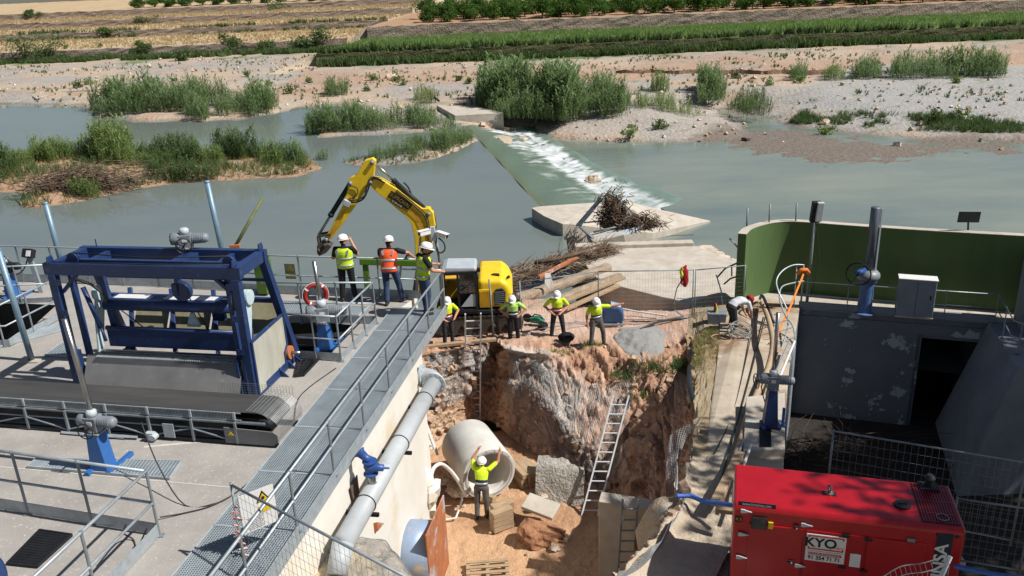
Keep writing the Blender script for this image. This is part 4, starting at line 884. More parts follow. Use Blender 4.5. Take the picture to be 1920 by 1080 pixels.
# rough mound under the low end of the walkway, with netting
mz = 2.75; top = [G(575, 985, mz), G(600, 984, mz), G(660, 995, mz), G(722, 1013, mz - .1), G(752, 1078, mz - .1), G(770, 1150, mz - .1), G(300, 1150, mz)]
xs, ysm, Fm = grid(-4.6, -.6, 90, np.linspace(6.5, 12.2, 120)); pw_ = np.array([(p.x, p.y) for p in top]); dd = sdist(xs, ysm, pw_) + (fbm(xs * 2, ysm * 2, 5) - .5) * .25
zz = mz - .1 + .25 * (fbm(xs * 3, ysm * 3, 8) - .5) + .12 * (fbm(xs * 9, ysm * 9, 2) - .5) - 5.5 * sm(-dd, -.02, 1.3)
cm = np.zeros(xs.shape + (3,)) + np.array(srgb(196, 186, 170)[:3]); cm = mixc(cm, sm(fbm(xs * 2, ysm * 2, 3), .45, .6), srgb(214, 196, 164)[:3]); cm = mixc(cm, sm(-dd, .1, .6), srgb(150, 146, 140)[:3])
o = npmesh('spoil_mound', np.stack([xs, ysm, zz], -1).reshape(-1, 3), Fm, m_earth, col=cm.reshape(-1, 3), smooth=True); tag(struct(o), 'pale rubble mound at the near end of the pit')
def netting(name, Pn, nrm, du_, dv_, label, r=.004, off=.03):
    """diagonal chicken wire laid over a grid of surface points Pn[u,v]"""
    b = B(); nu, nv = Pn.shape[:2]; Q = Pn + nrm * off; V_ = []; F_ = []
    def rib(p, q):
        d = q - p; L = np.linalg.norm(d)
        if L < 1e-6: return
        s = np.cross(d / L, [0.3, -.8, .5]); s = s / (np.linalg.norm(s) + 1e-9) * r; o = len(V_)
        V_.extend([p - s, p + s, q + s, q - s]); F_.append((o, o + 1, o + 2, o + 3))
    for i in range(0, nu - du_, du_):
        for j in range(0, nv - dv_, dv_): rib(Q[i, j], Q[i + du_, j + dv_]); rib(Q[i + du_, j], Q[i, j + dv_])
    o = npmesh(name, np.array(V_), np.array(F_), m_wire); tag(o, label, 'netting', None, 'stuff'); return o
Pm = np.stack([xs, ysm, zz], -1); netting('wire_netting', Pm[40:, 40:], np.array([.2, -.2, .95]) + 0 * Pm[40:, 40:], 1, 1, 'wire netting over the pale mound', .0025, .05)
u0, u1 = int(NU * 6.0 / 21), int(NU * 11.8 / 21); netting('wire_netting', PD[u0:u1, 46:], nr[u0:u1, 46:], 2, 2, 'wire netting hanging over the middle earth face of the pit', .0035, .05)
u0, u1 = int(NU * 1.0 / 21), int(NU * 4.2 / 21); netting('wire_netting', PD[u0:u1, 34:110], nr[u0:u1, 34:110], 2, 2, 'wire netting over the rubble slope behind the grey elbow', .004, .05)

# loose stones stuck in and lying on the earth faces
rs = np.random.RandomState(5); bs_ = B()
for k in range(520):
    i = rs.randint(int(NU * .02), int(NU * .93)); j = rs.randint(VT - 6, NV - 2); p = Vector(PD[i, j]); r = .025 + .08 * rs.rand() ** 3
    bs_.box(p + Vector(nr[i, j]) * r * .25, (r * 2.2, r * 1.6, r * 1.5), rotm(rs.rand() * 3, rs.rand() * 3, rs.rand() * 3))
tag(bs_.build('loose_stones', mat('loose_pit_stone', srgb(196, 170, 146), srgb(150, 122, 102), 6, .95, bump=.4), kind='stuff'), 'loose stones stuck in the earth faces of the pit', 'stones')
# ================================================================== SLABS AND FLOOD DEBRIS IN THE RIVER
def slab(px, zt, zb, label, bev=.05, ma=m_slab, name='concrete_slab'):
    b = B(); q = [G(x, y, zt) for x, y in px]; b.prism([V(p.x, p.y, zb) for p in q], (0, 0, zt - zb)); return tag(b.build(name, ma, bev=bev), label, 'slab')
b = B(); q = [G(*p) for p in [(997, 390, -.35), (1010, 387, -.35), (1110, 380, -.6), (1180, 378, -.9), (1225, 390, -1.3), (1332, 414, -2.12), (1225, 437, -1.75), (1150, 430, -1.1), (1075, 421, -.45), (1055, 420, -.35), (1020, 405, -.35)]]
n = len(q); b.add(q + [V(p.x, p.y, -3.2) for p in q], [(0, 1, 10), (1, 2, 10), (2, 9, 10), (2, 3, 8), (2, 8, 9), (3, 4, 7), (3, 7, 8), (4, 5, 6), (4, 6, 7)] + [(k, (k + 1) % n, n + (k + 1) % n, n + k) for k in range(n)])
tag(b.build('concrete_slab', m_slab), 'long pointed concrete slab dipping into the river at the foot of the weir', 'slab')
slab([(1078, 466), (1135, 462), (1300, 459), (1318, 466), (1345, 476), (1388, 492), (1400, 580), (1305, 585), (1262, 560), (1240, 556), (1160, 536), (1118, 520), (1100, 500)], -.12, -3, 'large cracked concrete slab between the path and the river')
b = B(); q = [G(1078, 466, -.1), G(1300, 459, -.1)]; b.beam(q[0] + V(0, .1, .04), q[1] + V(0, .1, .04), .5, .22); tag(b.build('concrete_kerb', m_slab, bev=.03), 'low concrete kerb along the far edge of the cracked slab', 'kerb')
m_wetrock = mat('water_worn_rubble', srgb(204, 192, 174), srgb(160, 146, 128), 2, .9, bump=.5, bscale=12)
for i, (px, py, r) in enumerate([(1310, 474, .55), (1330, 478, .5), (1350, 487, .5), (1368, 492, .45), (1325, 468, .4), (1385, 500, .4)]):
    p = G(px, py, -.3); rock((p.x, p.y, -.28), (r * 1.4, r, r * .45), 60 + i, 'rubble_block', ['worn pale rubble block on the river edge of the cracked slab'][0], 'rubble', m_wetrock, 'rubble blocks along the cracked slab')
# wreckage on the pointed slab: root ball, bent sheet, pipe, beams
rr = random.Random(5)
c = G(1140, 425, -.35); o = thing('root_wreckage', 'tangled uprooted stump and roots wrapped round a bent metal frame on the slab', 'debris', c); o.scale = (1.08, 1, .82)
b = B(); twig_heap(b, (.3, .2, .2), .7, .5, 1.5, 1500, .42, .022, rr, 1.0); twig_heap(b, (1.3, -.5, 0), 1.0, .45, .7, 1300, .42, .021, rr, .6)
b.build('roots', m_drift, o, kind='stuff')
for k, (c_, r_) in enumerate([((.25, .2, .55), (.5, .42, .75)), ((.2, .25, 1.2), (.3, .28, .5)), ((1.25, -.5, .15), (.75, .4, .38))]): q_ = rock(c_, r_, 300 + k, 'root_core', None, None, m_drift, parent=o, n=20)
b = B(); b.path([(-.1, .1, -.1), (.2, .2, .8), (.1, .3, 1.7), (.0, .3, 2.0)], [.32, .30, .24, .05], 9); b.path([(.2, .2, .9), (.9, .1, .9), (1.6, -.2, .2)], [.2, .16, .1], 7); b.path([(.1, .2, 1.2), (.5, .5, 1.7), (.9, .8, 1.9)], [.1, .06, .02], 5); b.build('stump', m_drift, o, True)
b = B(); b.add([(-1.5, .2, .1), (-1.25, -.15, .2), (-.2, .1, 1.75), (-.35, .45, 1.7)], [(0, 1, 2, 3)]); b.add([(-1.5, .2, .06), (-1.25, -.15, .16), (-.2, .1, 1.71), (-.35, .45, 1.66)], [(3, 2, 1, 0)]); b.build('bent_sheet', m_mgrey, o)
b = B(); b.prism([V(-.9, -1.55, -.55), V(1.3, -.95, -.05), V(1.5, -.75, .25), V(-.6, -1.2, -.15)], (0.02, -.03, .03)); b.build('buckled_plate', m_galv, o)
b = B(); b.tube((-.75, -.85, .0), (.85, -.45, .25), .06, n=10); b.tube((-1.1, -.1, .35), (.3, .35, .3), .05, n=8); b.build('steel_tube', m_galvd, o, True)
for k, (a, d) in enumerate([((-1.3, .0, .1), (-.5, -1.9, -.5)), ((.4, .3, 1.8), (1.2, -.3, .4)), ((.1, .3, 1.6), (.8, -.2, .3))]):
    B().beam(a, d, .14, .1).build('angle_iron', m_galvd, o)
b = B(); b.box((-.2, -.9, -.35), (1.5, 1.1, .5), rotm(.12, -.2, .2)); b.build('concrete_lump', m_slab, o, bev=.05)
# log raft between path and pool
def log(a, b_, r, label, ma=m_wood, group=None, name='log', cat='log', n=10):
    b = B(); pts = [a.lerp(b_, t) + V(0, 0, rr.gauss(0, .02)) for t in np.linspace(0, 1, 6)]; b.path(pts, [r * f for f in (1, .98, .95, .93, .9, .85)], n); o = b.build(name, ma, None, True); tag(o, label, cat, group); return o
lg = 'squared timbers lying at the waterside'
def timber(a, b_, w, h, label, group, ma=m_wood, name='timber_beam', cat='beam', bev=.015):
    b = B(); b.beam(a, b_, w, h); o = b.build(name, ma, bev=bev); tag(o, label, cat, group); return o
m_pale = mat('pale_trunk', srgb(168, 150, 128), srgb(124, 108, 90), 2.2, .95, bump=.7, bscale=9, c3=srgb(112, 92, 74), s3=2.4, lo3=.56, hi3=.7)
def rough_log(a, c, r, lab, seed):
    b = B(); rs = random.Random(seed); n = 22; P = []; F_ = []; k = 12; d, s_, u = frame_of(c - a)
    for i in range(n + 1):
        p = a.lerp(c, i / n)
        for j in range(k): t = 2 * math.pi * j / k; sq = 1 / max(abs(math.cos(t)), abs(math.sin(t))) ** .55; rr_ = r * sq * (1 + rs.uniform(-.1, .1)) * (.75 + .25 * math.sin(math.pi * min(1, (i + 1.5) / 4) / 2)) ; P.append(p + s_ * math.cos(t) * rr_ + u * math.sin(t) * rr_ * .75)
    for i in range(n):
        for j in range(k): F_.append((i * k + j, i * k + (j + 1) % k, (i + 1) * k + (j + 1) % k, (i + 1) * k + j))
    F_ += [tuple(range(k - 1, -1, -1)), tuple(n * k + j for j in range(k))]; b.add(P, F_); tag(b.build('log', m_pale), lab, 'log')
rough_log(G(950, 568, -.25), G(1140, 502, -.05), .25, 'thick pale weathered trunk sloping up beside the drift pile', 3)
rough_log(G(990, 582, -.25), G(1162, 518, -.15), .19, 'pale weathered trunk lying in front of the thicker one', 4)
timber(G(1040, 572, .1), G(1170, 520, .2), .22, .1, 'brown plank leaning from the path to the cracked slab', lg)
timber(G(1060, 580, .05), G(1160, 535, .1), .2, .1, 'second brown plank lying beside the first one', lg)
timber(G(1090, 478, .3), G(1010, 520, .2), .14, .14, 'rusty brown beam on top of the drift pile', lg, m_rust)
c = G(1030, 510, -.2); o = thing('driftwood_pile', 'long pile of brown driftwood and sticks washed up against the trunks', 'driftwood', c)
b = B(); u_ = (G(1150, 478, 0) - G(945, 548, 0)); ang = math.atan2(u_.y, u_.x)
for k in range(13):
    t = -.5 + k / 12; twig_heap(b, (u_.x * t + .25, u_.y * t - .35, .15), .5, .25, .25, 40, .6, .016, rr, .3, ang); twig_heap(b, (u_.x * t, u_.y * t, .0), .7, .4, .5, 190, .65, .018, rr, .35, ang)
b.build('sticks', m_drift, o, kind='stuff')
b = B(); b.path([(-.6, -.5, .6), (.4, -.25, .65), (2.2, .8, .75)], [.09, .08, .06], 7); b.path([(-2.2, -1.1, .4), (-.6, -.2, .6)], [.07, .05], 6); b.build('branch', m_drift, o, True)
for k, (a, d) in enumerate([((1010, 520, .3), (1006, 480, 1.0)), ((1083, 452, 0), (1075, 420, -.2)), ((1300, 440, -.6), (1210, 452, -.2))]):
    b = B(); b.path([G(*a), G(*a).lerp(G(*d), .5) + V(0, 0, .1), G(*d)], [.02, .015, .006], 4); tag(b.build('stick', m_drift), ['thin upright stick in the drift pile', 'dry reed stalk trailing in the pool beside the wreckage', 'dry stalk floating off the pointed slab'][k], 'stick')
# white cloth scraps in drift
b = B(); p = G(1027, 525, .35); b.add([p + V(-.1, 0, .3), p + V(.12, .05, .25), p + V(.2, -.05, -.1), p + V(.05, -.1, -.35), p + V(-.12, -.05, -.1)], [(0, 1, 2, 3, 4)]); tag(b.build('rag', m_white), 'white rag caught in the driftwood', 'rag')
# ================================================================== EXCAVATOR
exc = thing('excavator', 'yellow and grey tracked excavator with its boom folded high over the water', 'excavator', V(-.6, 27.4, 0))
YB = 27.6
def pz_(pts, Y): return [AY(x, y, Y) for x, y in pts]
boom = pz_([(697, 333), (713, 336), (743, 354), (772, 377), (792, 391), (805, 391), (812, 400), (816, 424), (812, 450), (806, 485), (802, 520), (800, 556), (782, 556), (780, 527), (779, 487), (777, 445), (772, 421), (760, 405), (743, 391), (722, 373), (706, 361), (694, 348), (690, 341)], YB - .17)
B().prism(boom, (0, .34, 0)).build('boom', m_yellow, exc, world=True, bev=.02)
bp_ = pz_([(741, 364), (768, 385), (790, 405), (803, 440), (800, 470), (791, 470), (790, 440), (779, 414), (760, 396), (737, 378)], YB - .185)
B().prism(bp_, (0, .012, 0)).build('boom_side_plate', m_yelw, exc, world=True)
stick = pz_([(684, 301), (698, 297), (704, 302), (701, 330), (692, 348), (684, 361), (648, 413), (623, 446), (612, 452), (608, 446), (618, 432), (644, 382), (652, 354), (652, 339), (658, 333), (667, 329)], YB - .14)
B().prism(stick, (0, .28, 0)).build('stick', [m_yellow], exc, world=True, bev=.02)
st2 = pz_([(648, 392), (640, 420), (620, 446), (612, 450), (622, 430), (640, 398)], YB - .152); B().prism(st2, (0, .01, 0)).build('stick_wear_patch', m_yelw, exc, world=True)
for nm, a, d, mid, Yc in [('arm_cylinder', (804, 399), (699, 303), .60, YB), ('bucket_cylinder', (658, 342), (597, 441), .58, YB - .05)]:
    A, D_ = AY(*a, Yc), AY(*d, Yc); M_ = A.lerp(D_, mid); b = B(); b.tube(A, M_, .085, n=14); b.tube(M_, M_ + (D_ - A).normalized() * .12, .1, n=14); cy = b.build(nm, m_dark, exc, True, world=True); reg(cy)
    B().tube(M_, D_, .045, n=12).build('piston_rod', m_stain, cy, True, world=True)
for q_ in ((804, 399), (699, 303), (658, 342), (696, 340), (613, 447)):
    p = AY(*q_, YB); b = B(); b.tube(p - V(0, .22, 0), p + V(0, .22, 0), .07, n=14); b.build('pivot_pin', m_mgrey, exc, True, world=True)
for dy in (-.28, .28):   # boom lift cylinders
    A, D_ = AY(778, 553, YB) + V(.0, dy, 0), AY(790, 470, YB) + V(0, dy, 0); b = B(); b.tube(A, A.lerp(D_, .6), .09, n=12); b.tube(A.lerp(D_, .55), D_, .05, n=10); b.ball(A, .12, 10); b.build('boom_cylinder', m_track, exc, True, world=True)
# linkage and quick coupler
for dy in (-.16, .16):
    b = B()
    for a, d, w in [((597, 441), (622, 437), .07), ((597, 441), (600, 462), .07), ((612, 452), (600, 466), .1)]: b.beam(AY(*a, YB) + V(0, dy, 0), AY(*d, YB) + V(0, dy, 0), .05, w)
    b.build('linkage', m_track, exc, world=True)
b = B(); b.prism(pz_([(594, 461), (606, 452), (614, 458), (622, 462), (612, 474), (598, 481), (594, 474)], YB - .2), (0, .4, 0)); b.tube(AY(600, 466, YB) - V(0, .3, 0), AY(600, 466, YB) + V(0, .3, 0), .06, n=10); b.tube(AY(611, 456, YB) - V(0, .3, 0), AY(611, 456, YB) + V(0, .3, 0), .06, n=10); b.build('quick_coupler', m_track, exc, world=True, bev=.02)
# hoses
def hose(pts, Y, r=.028, nm='hose', par=exc):
    q = [AY(x, y, Y) for x, y in pts]; b = B(); b.path([cr(q, i / 30 * (len(q) - 1)) for i in range(31)], r, 6); return b.build(nm, m_rubber, par, True, world=True)
hose([(655, 376), (672, 374), (684, 366), (688, 350), (693, 336), (702, 332), (716, 338)], YB - .22); hose([(650, 379), (668, 379), (682, 372), (690, 356), (696, 338), (706, 335), (722, 343)], YB - .19); hose([(657, 349), (668, 352), (671, 361), (664, 370), (652, 374)], YB - .18, .02)
hose([(788, 392), (806, 390), (814, 405), (817, 425), (814, 430)], YB + .1, .035); hose([(744, 356), (775, 380), (800, 405), (806, 440), (806, 480)], YB - .2, .02); hose([(742, 358), (773, 383), (797, 408), (803, 442), (803, 482)], YB - .2, .02); hose([(790, 391), (775, 372), (766, 352), (757, 342)], YB + .05, .03)
b = B(); b.box(AY(650, 381, YB - .2), (.25, .12, .2), rotm(0, .5, 0)); b.build('hose_block', m_lgrey, exc, world=True, bev=.02)
# lettering on the boom
A, D_ = AY(737, 369, YB), AY(764, 387, YB); ctr = AY(750, 376, YB - .20); ex = (D_ - A).normalized()
zx = V(0, -1, 0); ey = zx.cross(ex); M4 = place(ctr, ex, ey, 0)
b = B(); b.box((0, .0, 0), (.84, .24, .012)); b.v = [tuple(M4 @ Vector(v)) for v in b.v]; pn = b.build('name_panel', m_ink, exc, world=True); reg(pn)
text_mesh('lettering', 'SUPROVAL', .2, mat('panel_print', srgb(150, 120, 30), None, 3), M4 @ Matrix.Translation((0, 0, .008)), pn, .002, sx=.82)
M5 = place(AY(744, 382, YB - .20), ex, ey, 0); b = B(); b.box((0, 0, 0), (.46, .12, .012)); b.v = [tuple(M5 @ Vector(v)) for v in b.v]; pn = b.build('phone_panel', m_ink, exc, world=True); reg(pn)
text_mesh('lettering', '96 264 64 80', .1, m_signw, M5 @ Matrix.Translation((0, 0, .008)), pn, .002, sx=.75)
# house: counterweight and engine cover, cab, tracks (local frame: -x is forward)
hx = exc
def hb(nm, poly_xz, y0, y1, ma, bev=.06, par=hx, seg=3):
    b = B(); b.prism([(x, y0, z) for x, z in poly_xz], (0, y1 - y0, 0)); return b.build(nm, ma, par, bev=bev, seg=seg)
hb('counterweight', [(-.55, .9), (.2, .9), (.52, 1.0), (.62, 1.4), (.5, 1.75), (.25, 1.93), (-.55, 1.95)], -1.05, 1.1, m_yellow, .17, seg=5)
hb('lower_skirt', [(-1.75, .72), (.3, .72), (.5, .88), (-1.75, .88)], -1.1, 1.1, m_dark, .04)
lv = hb('louvre_panel', [(-.52, .95), (-.1, .95), (-.1, 1.6), (-.52, 1.6)], -1.075, -1.04, m_yellow, .01)
for k in range(7): B().box((-.48 + k * .057, -1.085, 1.27), (.022, .03, .56)).build('louvre_slat', m_yelw, lv)
wn_ = hb('side_grille', [(-.02, 1.0), (.36, 1.08), (.38, 1.5), (.28, 1.62), (.06, 1.6), (-.02, 1.5)], -1.09, -1.03, m_dark, .03)
for k in range(7): B().box((.17, -1.1, 1.08 + k * .07), (.34, .012, .016)).build('grille_bar', m_mgrey, wn_)
B().prism([(-.1, -.6, 1.955), (.2, -.75, 1.955), (.18, -.55, 1.955), (0, -.5, 1.955)], (0, 0, .02)).build('air_scoop', m_dark, hx)
B().tube((.45, -.7, 1.85), (.52, -.75, 1.92), .05).build('rear_lamp', m_black, hx)
# cab
cabx0, cabx1, cy0, cy1 = -1.85, -.6, -1.1, -.15
for x, y in ((cabx0, cy0), (cabx0, cy1), (cabx1, cy0), (cabx1, cy1), (-1.2, cy0)): B().beam((x + (.18 if x == cabx0 else 0), y, 2.240), (x, y, 0.88), .075, .075).build('cab_pillar', m_dark, hx)
b.beam((cabx0, cy0, 0.88), (cabx1, cy0, 0.88), .08, .1); b.beam((cabx0, cy1, 0.88), (cabx1, cy1, 0.88), .08, .1); b.beam((cabx0 + .18, cy0, 2.223), (cabx1, cy0, 2.223), .08, .1); b.beam((cabx0 + .18, cy1, 2.223), (cabx1, cy1, 2.223), .08, .1)
b.build('cab_frame', m_dark, hx, bev=.01)
hb('cab_roof', [(cabx0 + .08, 2.257), (cabx1 + .06, 2.257), (cabx1 + .02, 2.428), (cabx0 + .3, 2.462), (cabx0 + .12, 2.377)], cy0 - .04, cy1 + .05, m_cabgrey, .07)
hb('cab_panel', [(-1.15, 1.02), (cabx1, 1.02), (cabx1, 1.5), (-.8, 1.45)], cy0 - .012, cy0 + .03, m_cabgrey, .01)
b = B(); b.prism([(-1.15, cy0 + .01, 1.5), (cabx1 + .0, cy0 + .01, 1.5), (cabx1 - .05, cy0 + .01, 2.206), (-1.15, cy0 + .01, 2.206)], (0, .008, 0)); b.build('door_glass', m_glass, hx)
b = B(); b.prism([(cabx0 + .03, cy0, 1.1), (cabx0 + .18, cy0, 2.206), (cabx0 + .18, cy1, 2.206), (cabx0 + .03, cy1, 1.1)], (.008, 0, 0)); b.build('windscreen', m_glass, hx)
b = B(); b.prism([(cabx1, cy0, 1.6), (cabx1, cy1, 1.6), (cabx1, cy1, 2.180), (cabx1, cy0, 2.180)], (.008, 0, 0)); b.build('rear_glass', m_glass, hx)
b = B(); b.box((-1.0, -.62, 1.3), (.5, .5, .5)); b.box((-.78, -.62, 1.75), (.14, .48, .7)); b.build('seat', m_black, hx, bev=.05)
b = B(); b.tube((-1.12, cy0 - .05, 1.62), (-.7, cy0 - .05, 1.86), .018); b.tube((-1.12, cy0 - .05, 1.78), (-.7, cy0 - .05, 1.74), .018); b.build('grab_rail', m_dark, hx, True)
b = B(); b.box((-.48, cy0 - .02, 2.326), (.1, .1, .14)); b.build('mirror', m_black, hx, bev=.02)
b = B(); b.box((-1.3, .35, 1.3), (1.0, .9, .7)); b.build('front_deck', m_yelw, hx, bev=.04)
b = B(); b.lathe([(.5, 0), (.5, .2)], (-.6, 0, .56), (0, 0, 1), 24); b.build('slew_ring', m_track, hx)
for sy in (-1, 1):
    y = sy * .85; tr_ = B(); n = 22; L2, r = 1.2, .31; prof_ = []
    for k in range(9): t = math.pi / 2 - math.pi * k / 8; prof_.append((L2 + r * math.cos(t), .33 + r * math.sin(t)))
    for k in range(9): t = -math.pi / 2 - math.pi * k / 8; prof_.append((-L2 + r * math.cos(t), .33 + r * math.sin(t)))
    tk = hb('track', [(x - .6, z) for x, z in prof_], y - .24, y + .24, m_track, 0)
    pr2 = [Vector((x - .6, 0, z)) for x, z in prof_] ; pr2.append(pr2[0]); q = resamp(pr2, 42)
    for k in range(41):
        d = (q[k + 1] - q[k]).normalized(); b = B(); b.beam(V(q[k].x, y - .26, q[k].z), V(q[k].x, y + .26, q[k].z), .11, .05, up=(-d.z, 0, d.x)); b.build('track_shoe', m_track, tk)
    for k in range(5): B().tube((-1.6 + k * .5, y - .27, .25), (-1.6 + k * .5, y + .27, .25), .11, n=12).build('roller', m_dark, tk, True)
# ================================================================== LADDERS
def ladder(a, t, w, side, label, rung=.28, ma=None, r=.028, group=None):
    ma = ma or mat('aluminium', srgb(214, 216, 216), srgb(190, 192, 194), 5, .4, .1)
    o = thing('ladder', label, 'ladder', a, 0, group); side = Vector(side).normalized(); L = (t - a).length; d = (t - a).normalized()
    for s in (-1, 1): B().beam(a + side * s * w / 2, t + side * s * w / 2, .045, .075, up=d.cross(side)).build('stile', ma, o, world=True)
    n = int(L / rung)
    for k in range(1, n + 1):
        p = a + d * (k - .4) * rung
        if (p - a).length < L: B().tube(p - side * w / 2, p + side * w / 2, r * .75, n=6).build('rung', ma, o, world=True)
    return o
ladder(G(886, 800, ZPIT) + V(0, .35, .0), AY(887, 588, 24.95), .5, (1, 0, 0), 'aluminium ladder standing in the pit below the excavator')
ladder(G(1105, 968, ZPIT), AY(1165, 741, 21.6), .44, (1, -.1, 0), 'long pale ladder leaning on the earth face in the middle of the pit')
ladder(AY(1172, 1085, 16.55), AY(1182, 936, 16.8), .36, (1, -.05, 0), 'ladder against the shaded concrete wall at the right of the pit', ma=m_mgrey)
ladder(AY(815, 848, 22.6), AY(788, 775, 22.9), .4, (.5, -.8, 0), 'short white ladder leaning in the far left corner of the pit', ma=m_white)
# ================================================================== PIT OBJECTS
# precast pipe
pn0, pn1 = V(-.88, 20.9, -2.12), V(-1.6, 22.72, -2.12); ax = (pn1 - pn0).normalized()
pp = thing('concrete_pipe', 'large precast concrete pipe section resting in the pit', 'pipe', V(pn0.x, pn0.y, -2.95))
b = B(); Lp = (pn1 - pn0).length
b.lathe([(.66, 0.01), (.66, .12), (.62, .14), (.62, Lp - .02), (.66, Lp), (.80, Lp), (.82, Lp - .03), (.82, .04), (.80, .0), (.67, .0), (.66, .01)], pn0, ax, 56)
b.f = [f for f in b.f if len(f) == 4]; b.mi = b.mi[:len(b.f)]
po = b.build('pipe_shell', m_pipec, pp, True, world=True)
m_ = po.modifiers.new('e', 'EDGE_SPLIT'); m_.split_angle = R(40)
B().lathe([(.70, 0), (.74, 0), (.74, -.012), (.70, -.012)], pn0, ax, 48, caps=False).build('joint_groove', mat('joint_grey', srgb(170, 166, 160), None, 4), pp, world=True)
for k in range(5):
    t = .6 + k * .35; _, sa, sb = frame_of(ax); B().tube(pn0 + (sa * math.cos(t) + sb * math.sin(t)) * .75 - ax * .005, pn0 + (sa * math.cos(t) + sb * math.sin(t)) * .75 - ax * .012, .018, n=6).build('lifting_mark', m_ink, pp, world=True)
# timber blocks: each its own thing
def tb(c, L, w, h, rz, lab, grp, rx=0): b = B(); b.box((0, 0, 0), (L, w, h)); o = b.build('timber_block', m_wood, bev=.012); o.location = c; o.rotation_euler = (rx, 0, rz); tag(o, lab, 'timber', grp); return o
c = G(985, 905, ZPIT); g1 = 'timbers stacked right of the pipe'
for l in range(3):
    for k in range(3): tb((c.x + (k - 1) * .24 * (1 if l % 2 else .8), c.y + .1 + (k - 1) * .05, c.z + .09 + l * .17), .9, .21, .16, R(-65) + .1 * (l % 2) + random.uniform(-.06, .06), ['sawn timber block at the bottom of the stack right of the pipe', 'sawn timber block in the middle of the stack right of the pipe', 'sawn timber block on top of the stack right of the pipe'][l], g1)
c = G(942, 985, ZPIT); g2 = 'timbers stacked in front of the worker'
for l in range(4):
    for k in range(2): tb((c.x + (k - .5) * .02, c.y + (k - .5) * .3, c.z + .1 + l * .155), .62, .28, .145, R(28) + random.uniform(-.04, .04), ['lowest', 'second', 'third', 'topmost'][l] + ' short timber of the small stack in front of the worker', g2)
for k in range(4): c = G(865 + k * 14, 915 + k * 8, ZPIT); tb((c.x, c.y, c.z + .12 + .02 * k), .8, .2, .16, R(70 + k * 25), ['loose timber wedged under the pipe, nearest the white wall', 'loose timber under the left side of the pipe', 'loose timber under the mouth of the pipe', 'loose timber close behind the worker'][k], 'loose timbers under the pipe', .1 * k)
# rubble under and beside the pipe
for k in range(16):
    c = G(815 + rr.uniform(0, 60), 885 + rr.uniform(0, 60), ZPIT); r = rr.uniform(.12, .3); rock((c.x, c.y, c.z + r * .4 + .1), (r * 1.3, r, r * .8), 100 + k, 'rubble_stone', 'rough rubble stone in the heap between the pipe and the white wall', 'rubble', m_rock, 'rubble heap left of the pipe')
for k, (px, py, z, r) in enumerate([(798, 900, -.2, .32), (806, 925, -.4, .36), (802, 948, -.7, .34)]):
    c = AY(px, py, 17.0); rock((c.x, c.y, c.z), (r, r * 1.2, r * 1.3), 130 + k, 'broken_wall_lump', ['upper', 'middle', 'lower'][k] + ' white broken lump at the end of the white wall', 'rubble', m_wallw, 'broken wall end')
# white hose arch
cable([AY(812, 950, 18.6), AY(808, 905, 19.0), AY(812, 880, 19.4), AY(826, 870, 19.8), AY(842, 880, 20.2), AY(858, 900, 20.4), AY(875, 930, 20.6)], .055, 'white corrugated hose arching over the rubble beside the pipe', m_white, 'hose', 40, 'hose')
# steel pipe stub with rusty blank plate
sp = thing('steel_pipe_stub', 'wide blue grey steel pipe stub closed by a rusty square plate', 'pipe', V(-2.3, 15.1, -.8))
B().lathe([(.60, 0), (.62, 0), (.62, .85), (.60, .85)], V(-2.75, 15.15, -.2), V(1, -.16, 0), 40).build('pipe_shell', m_bluesteel, sp, True, world=True)
b = B(); q = [AY(797, 1005, 14.45), AY(830, 928, 15.95)]; b.prism([q[0], q[1], q[1] + V(0, 0, -1.85), q[0] + V(0, 0, -1.9)], (.03, .004, 0)); pl_ = b.build('blank_plate', m_rust, sp, world=True, bev=.006); pl_['label'] = 'rust orange square blank plate'
b = B(); b.box(V(-2.0, 14.7, .42), (.1, .04, .06)); b.build('lifting_lug', m_rust, sp, world=True)
b = B(); b.prism([AY(695, 982, 13.3), AY(709, 984, 13.4), AY(697, 999, 13.3)], (.12, 0, .03)); tag(b.build('steel_bracket', m_rust), 'small rusty triangular bracket sticking out of the white wall', 'bracket')
# broken concrete slab piece and soil lump
c = G(1010, 1010, ZPIT); o = rock((c.x, c.y, c.z + .2), (.8, .55, .5), 150, 'earth_lump', 'large lump of broken earth and stone on the pit floor', 'rock', mat('earth_lump', srgb(168, 122, 88), srgb(120, 82, 60), 4, .95, bump=.8, bscale=12, bdist=.06), n=24)
b = B(); c = G(1015, 985, ZPIT); b.box((c.x, c.y, c.z + .62), (.95, .55, .12), rotm(.25, .12, -.5)); tag(b.build('broken_slab', m_concl, bev=.02), 'broken flat concrete piece lying on the earth lump', 'slab')
for k, (px, py) in enumerate([(1020, 965), (1030, 980), (960, 985), (990, 1040), (1040, 1030), (870, 950), (920, 1000), (1060, 1010), (905, 940)]): c = G(px, py, ZPIT); r = rr.uniform(.06, .15); rock((c.x, c.y, c.z + r * .5 + (.5 if k < 2 else 0)), (r * 1.3, r, r), 170 + k, 'pit_stone', 'small stone lying on the sandy pit floor', 'stone', m_rock, 'stones on the pit floor')
# twisted strip and pallet
b = B(); b.path([G(835, 980, ZPIT) + V(0, 0, .1), G(855, 978, ZPIT) + V(0, 0, .12), G(866, 962, ZPIT) + V(0, 0, .3), G(870, 945, ZPIT) + V(0, 0, .4)], .03, 5); tag(b.build('metal_strip', m_white), 'twisted white metal strip on the pit floor beside the pipe', 'strip')
c = G(915, 1080, ZPIT); o = thing('pallet', 'wooden pallet edge at the bottom of the pit', 'pallet', c, .05)
for k in range(5): B().box((0, -.45 + k * .22, .13), (1.1, .1, .022)).build('slat', m_wood, o)
for k in range(3): B().box((-.5 + k * .5, 0, .06), (.09, 1.0, .1)).build('bearer', m_wood, o)
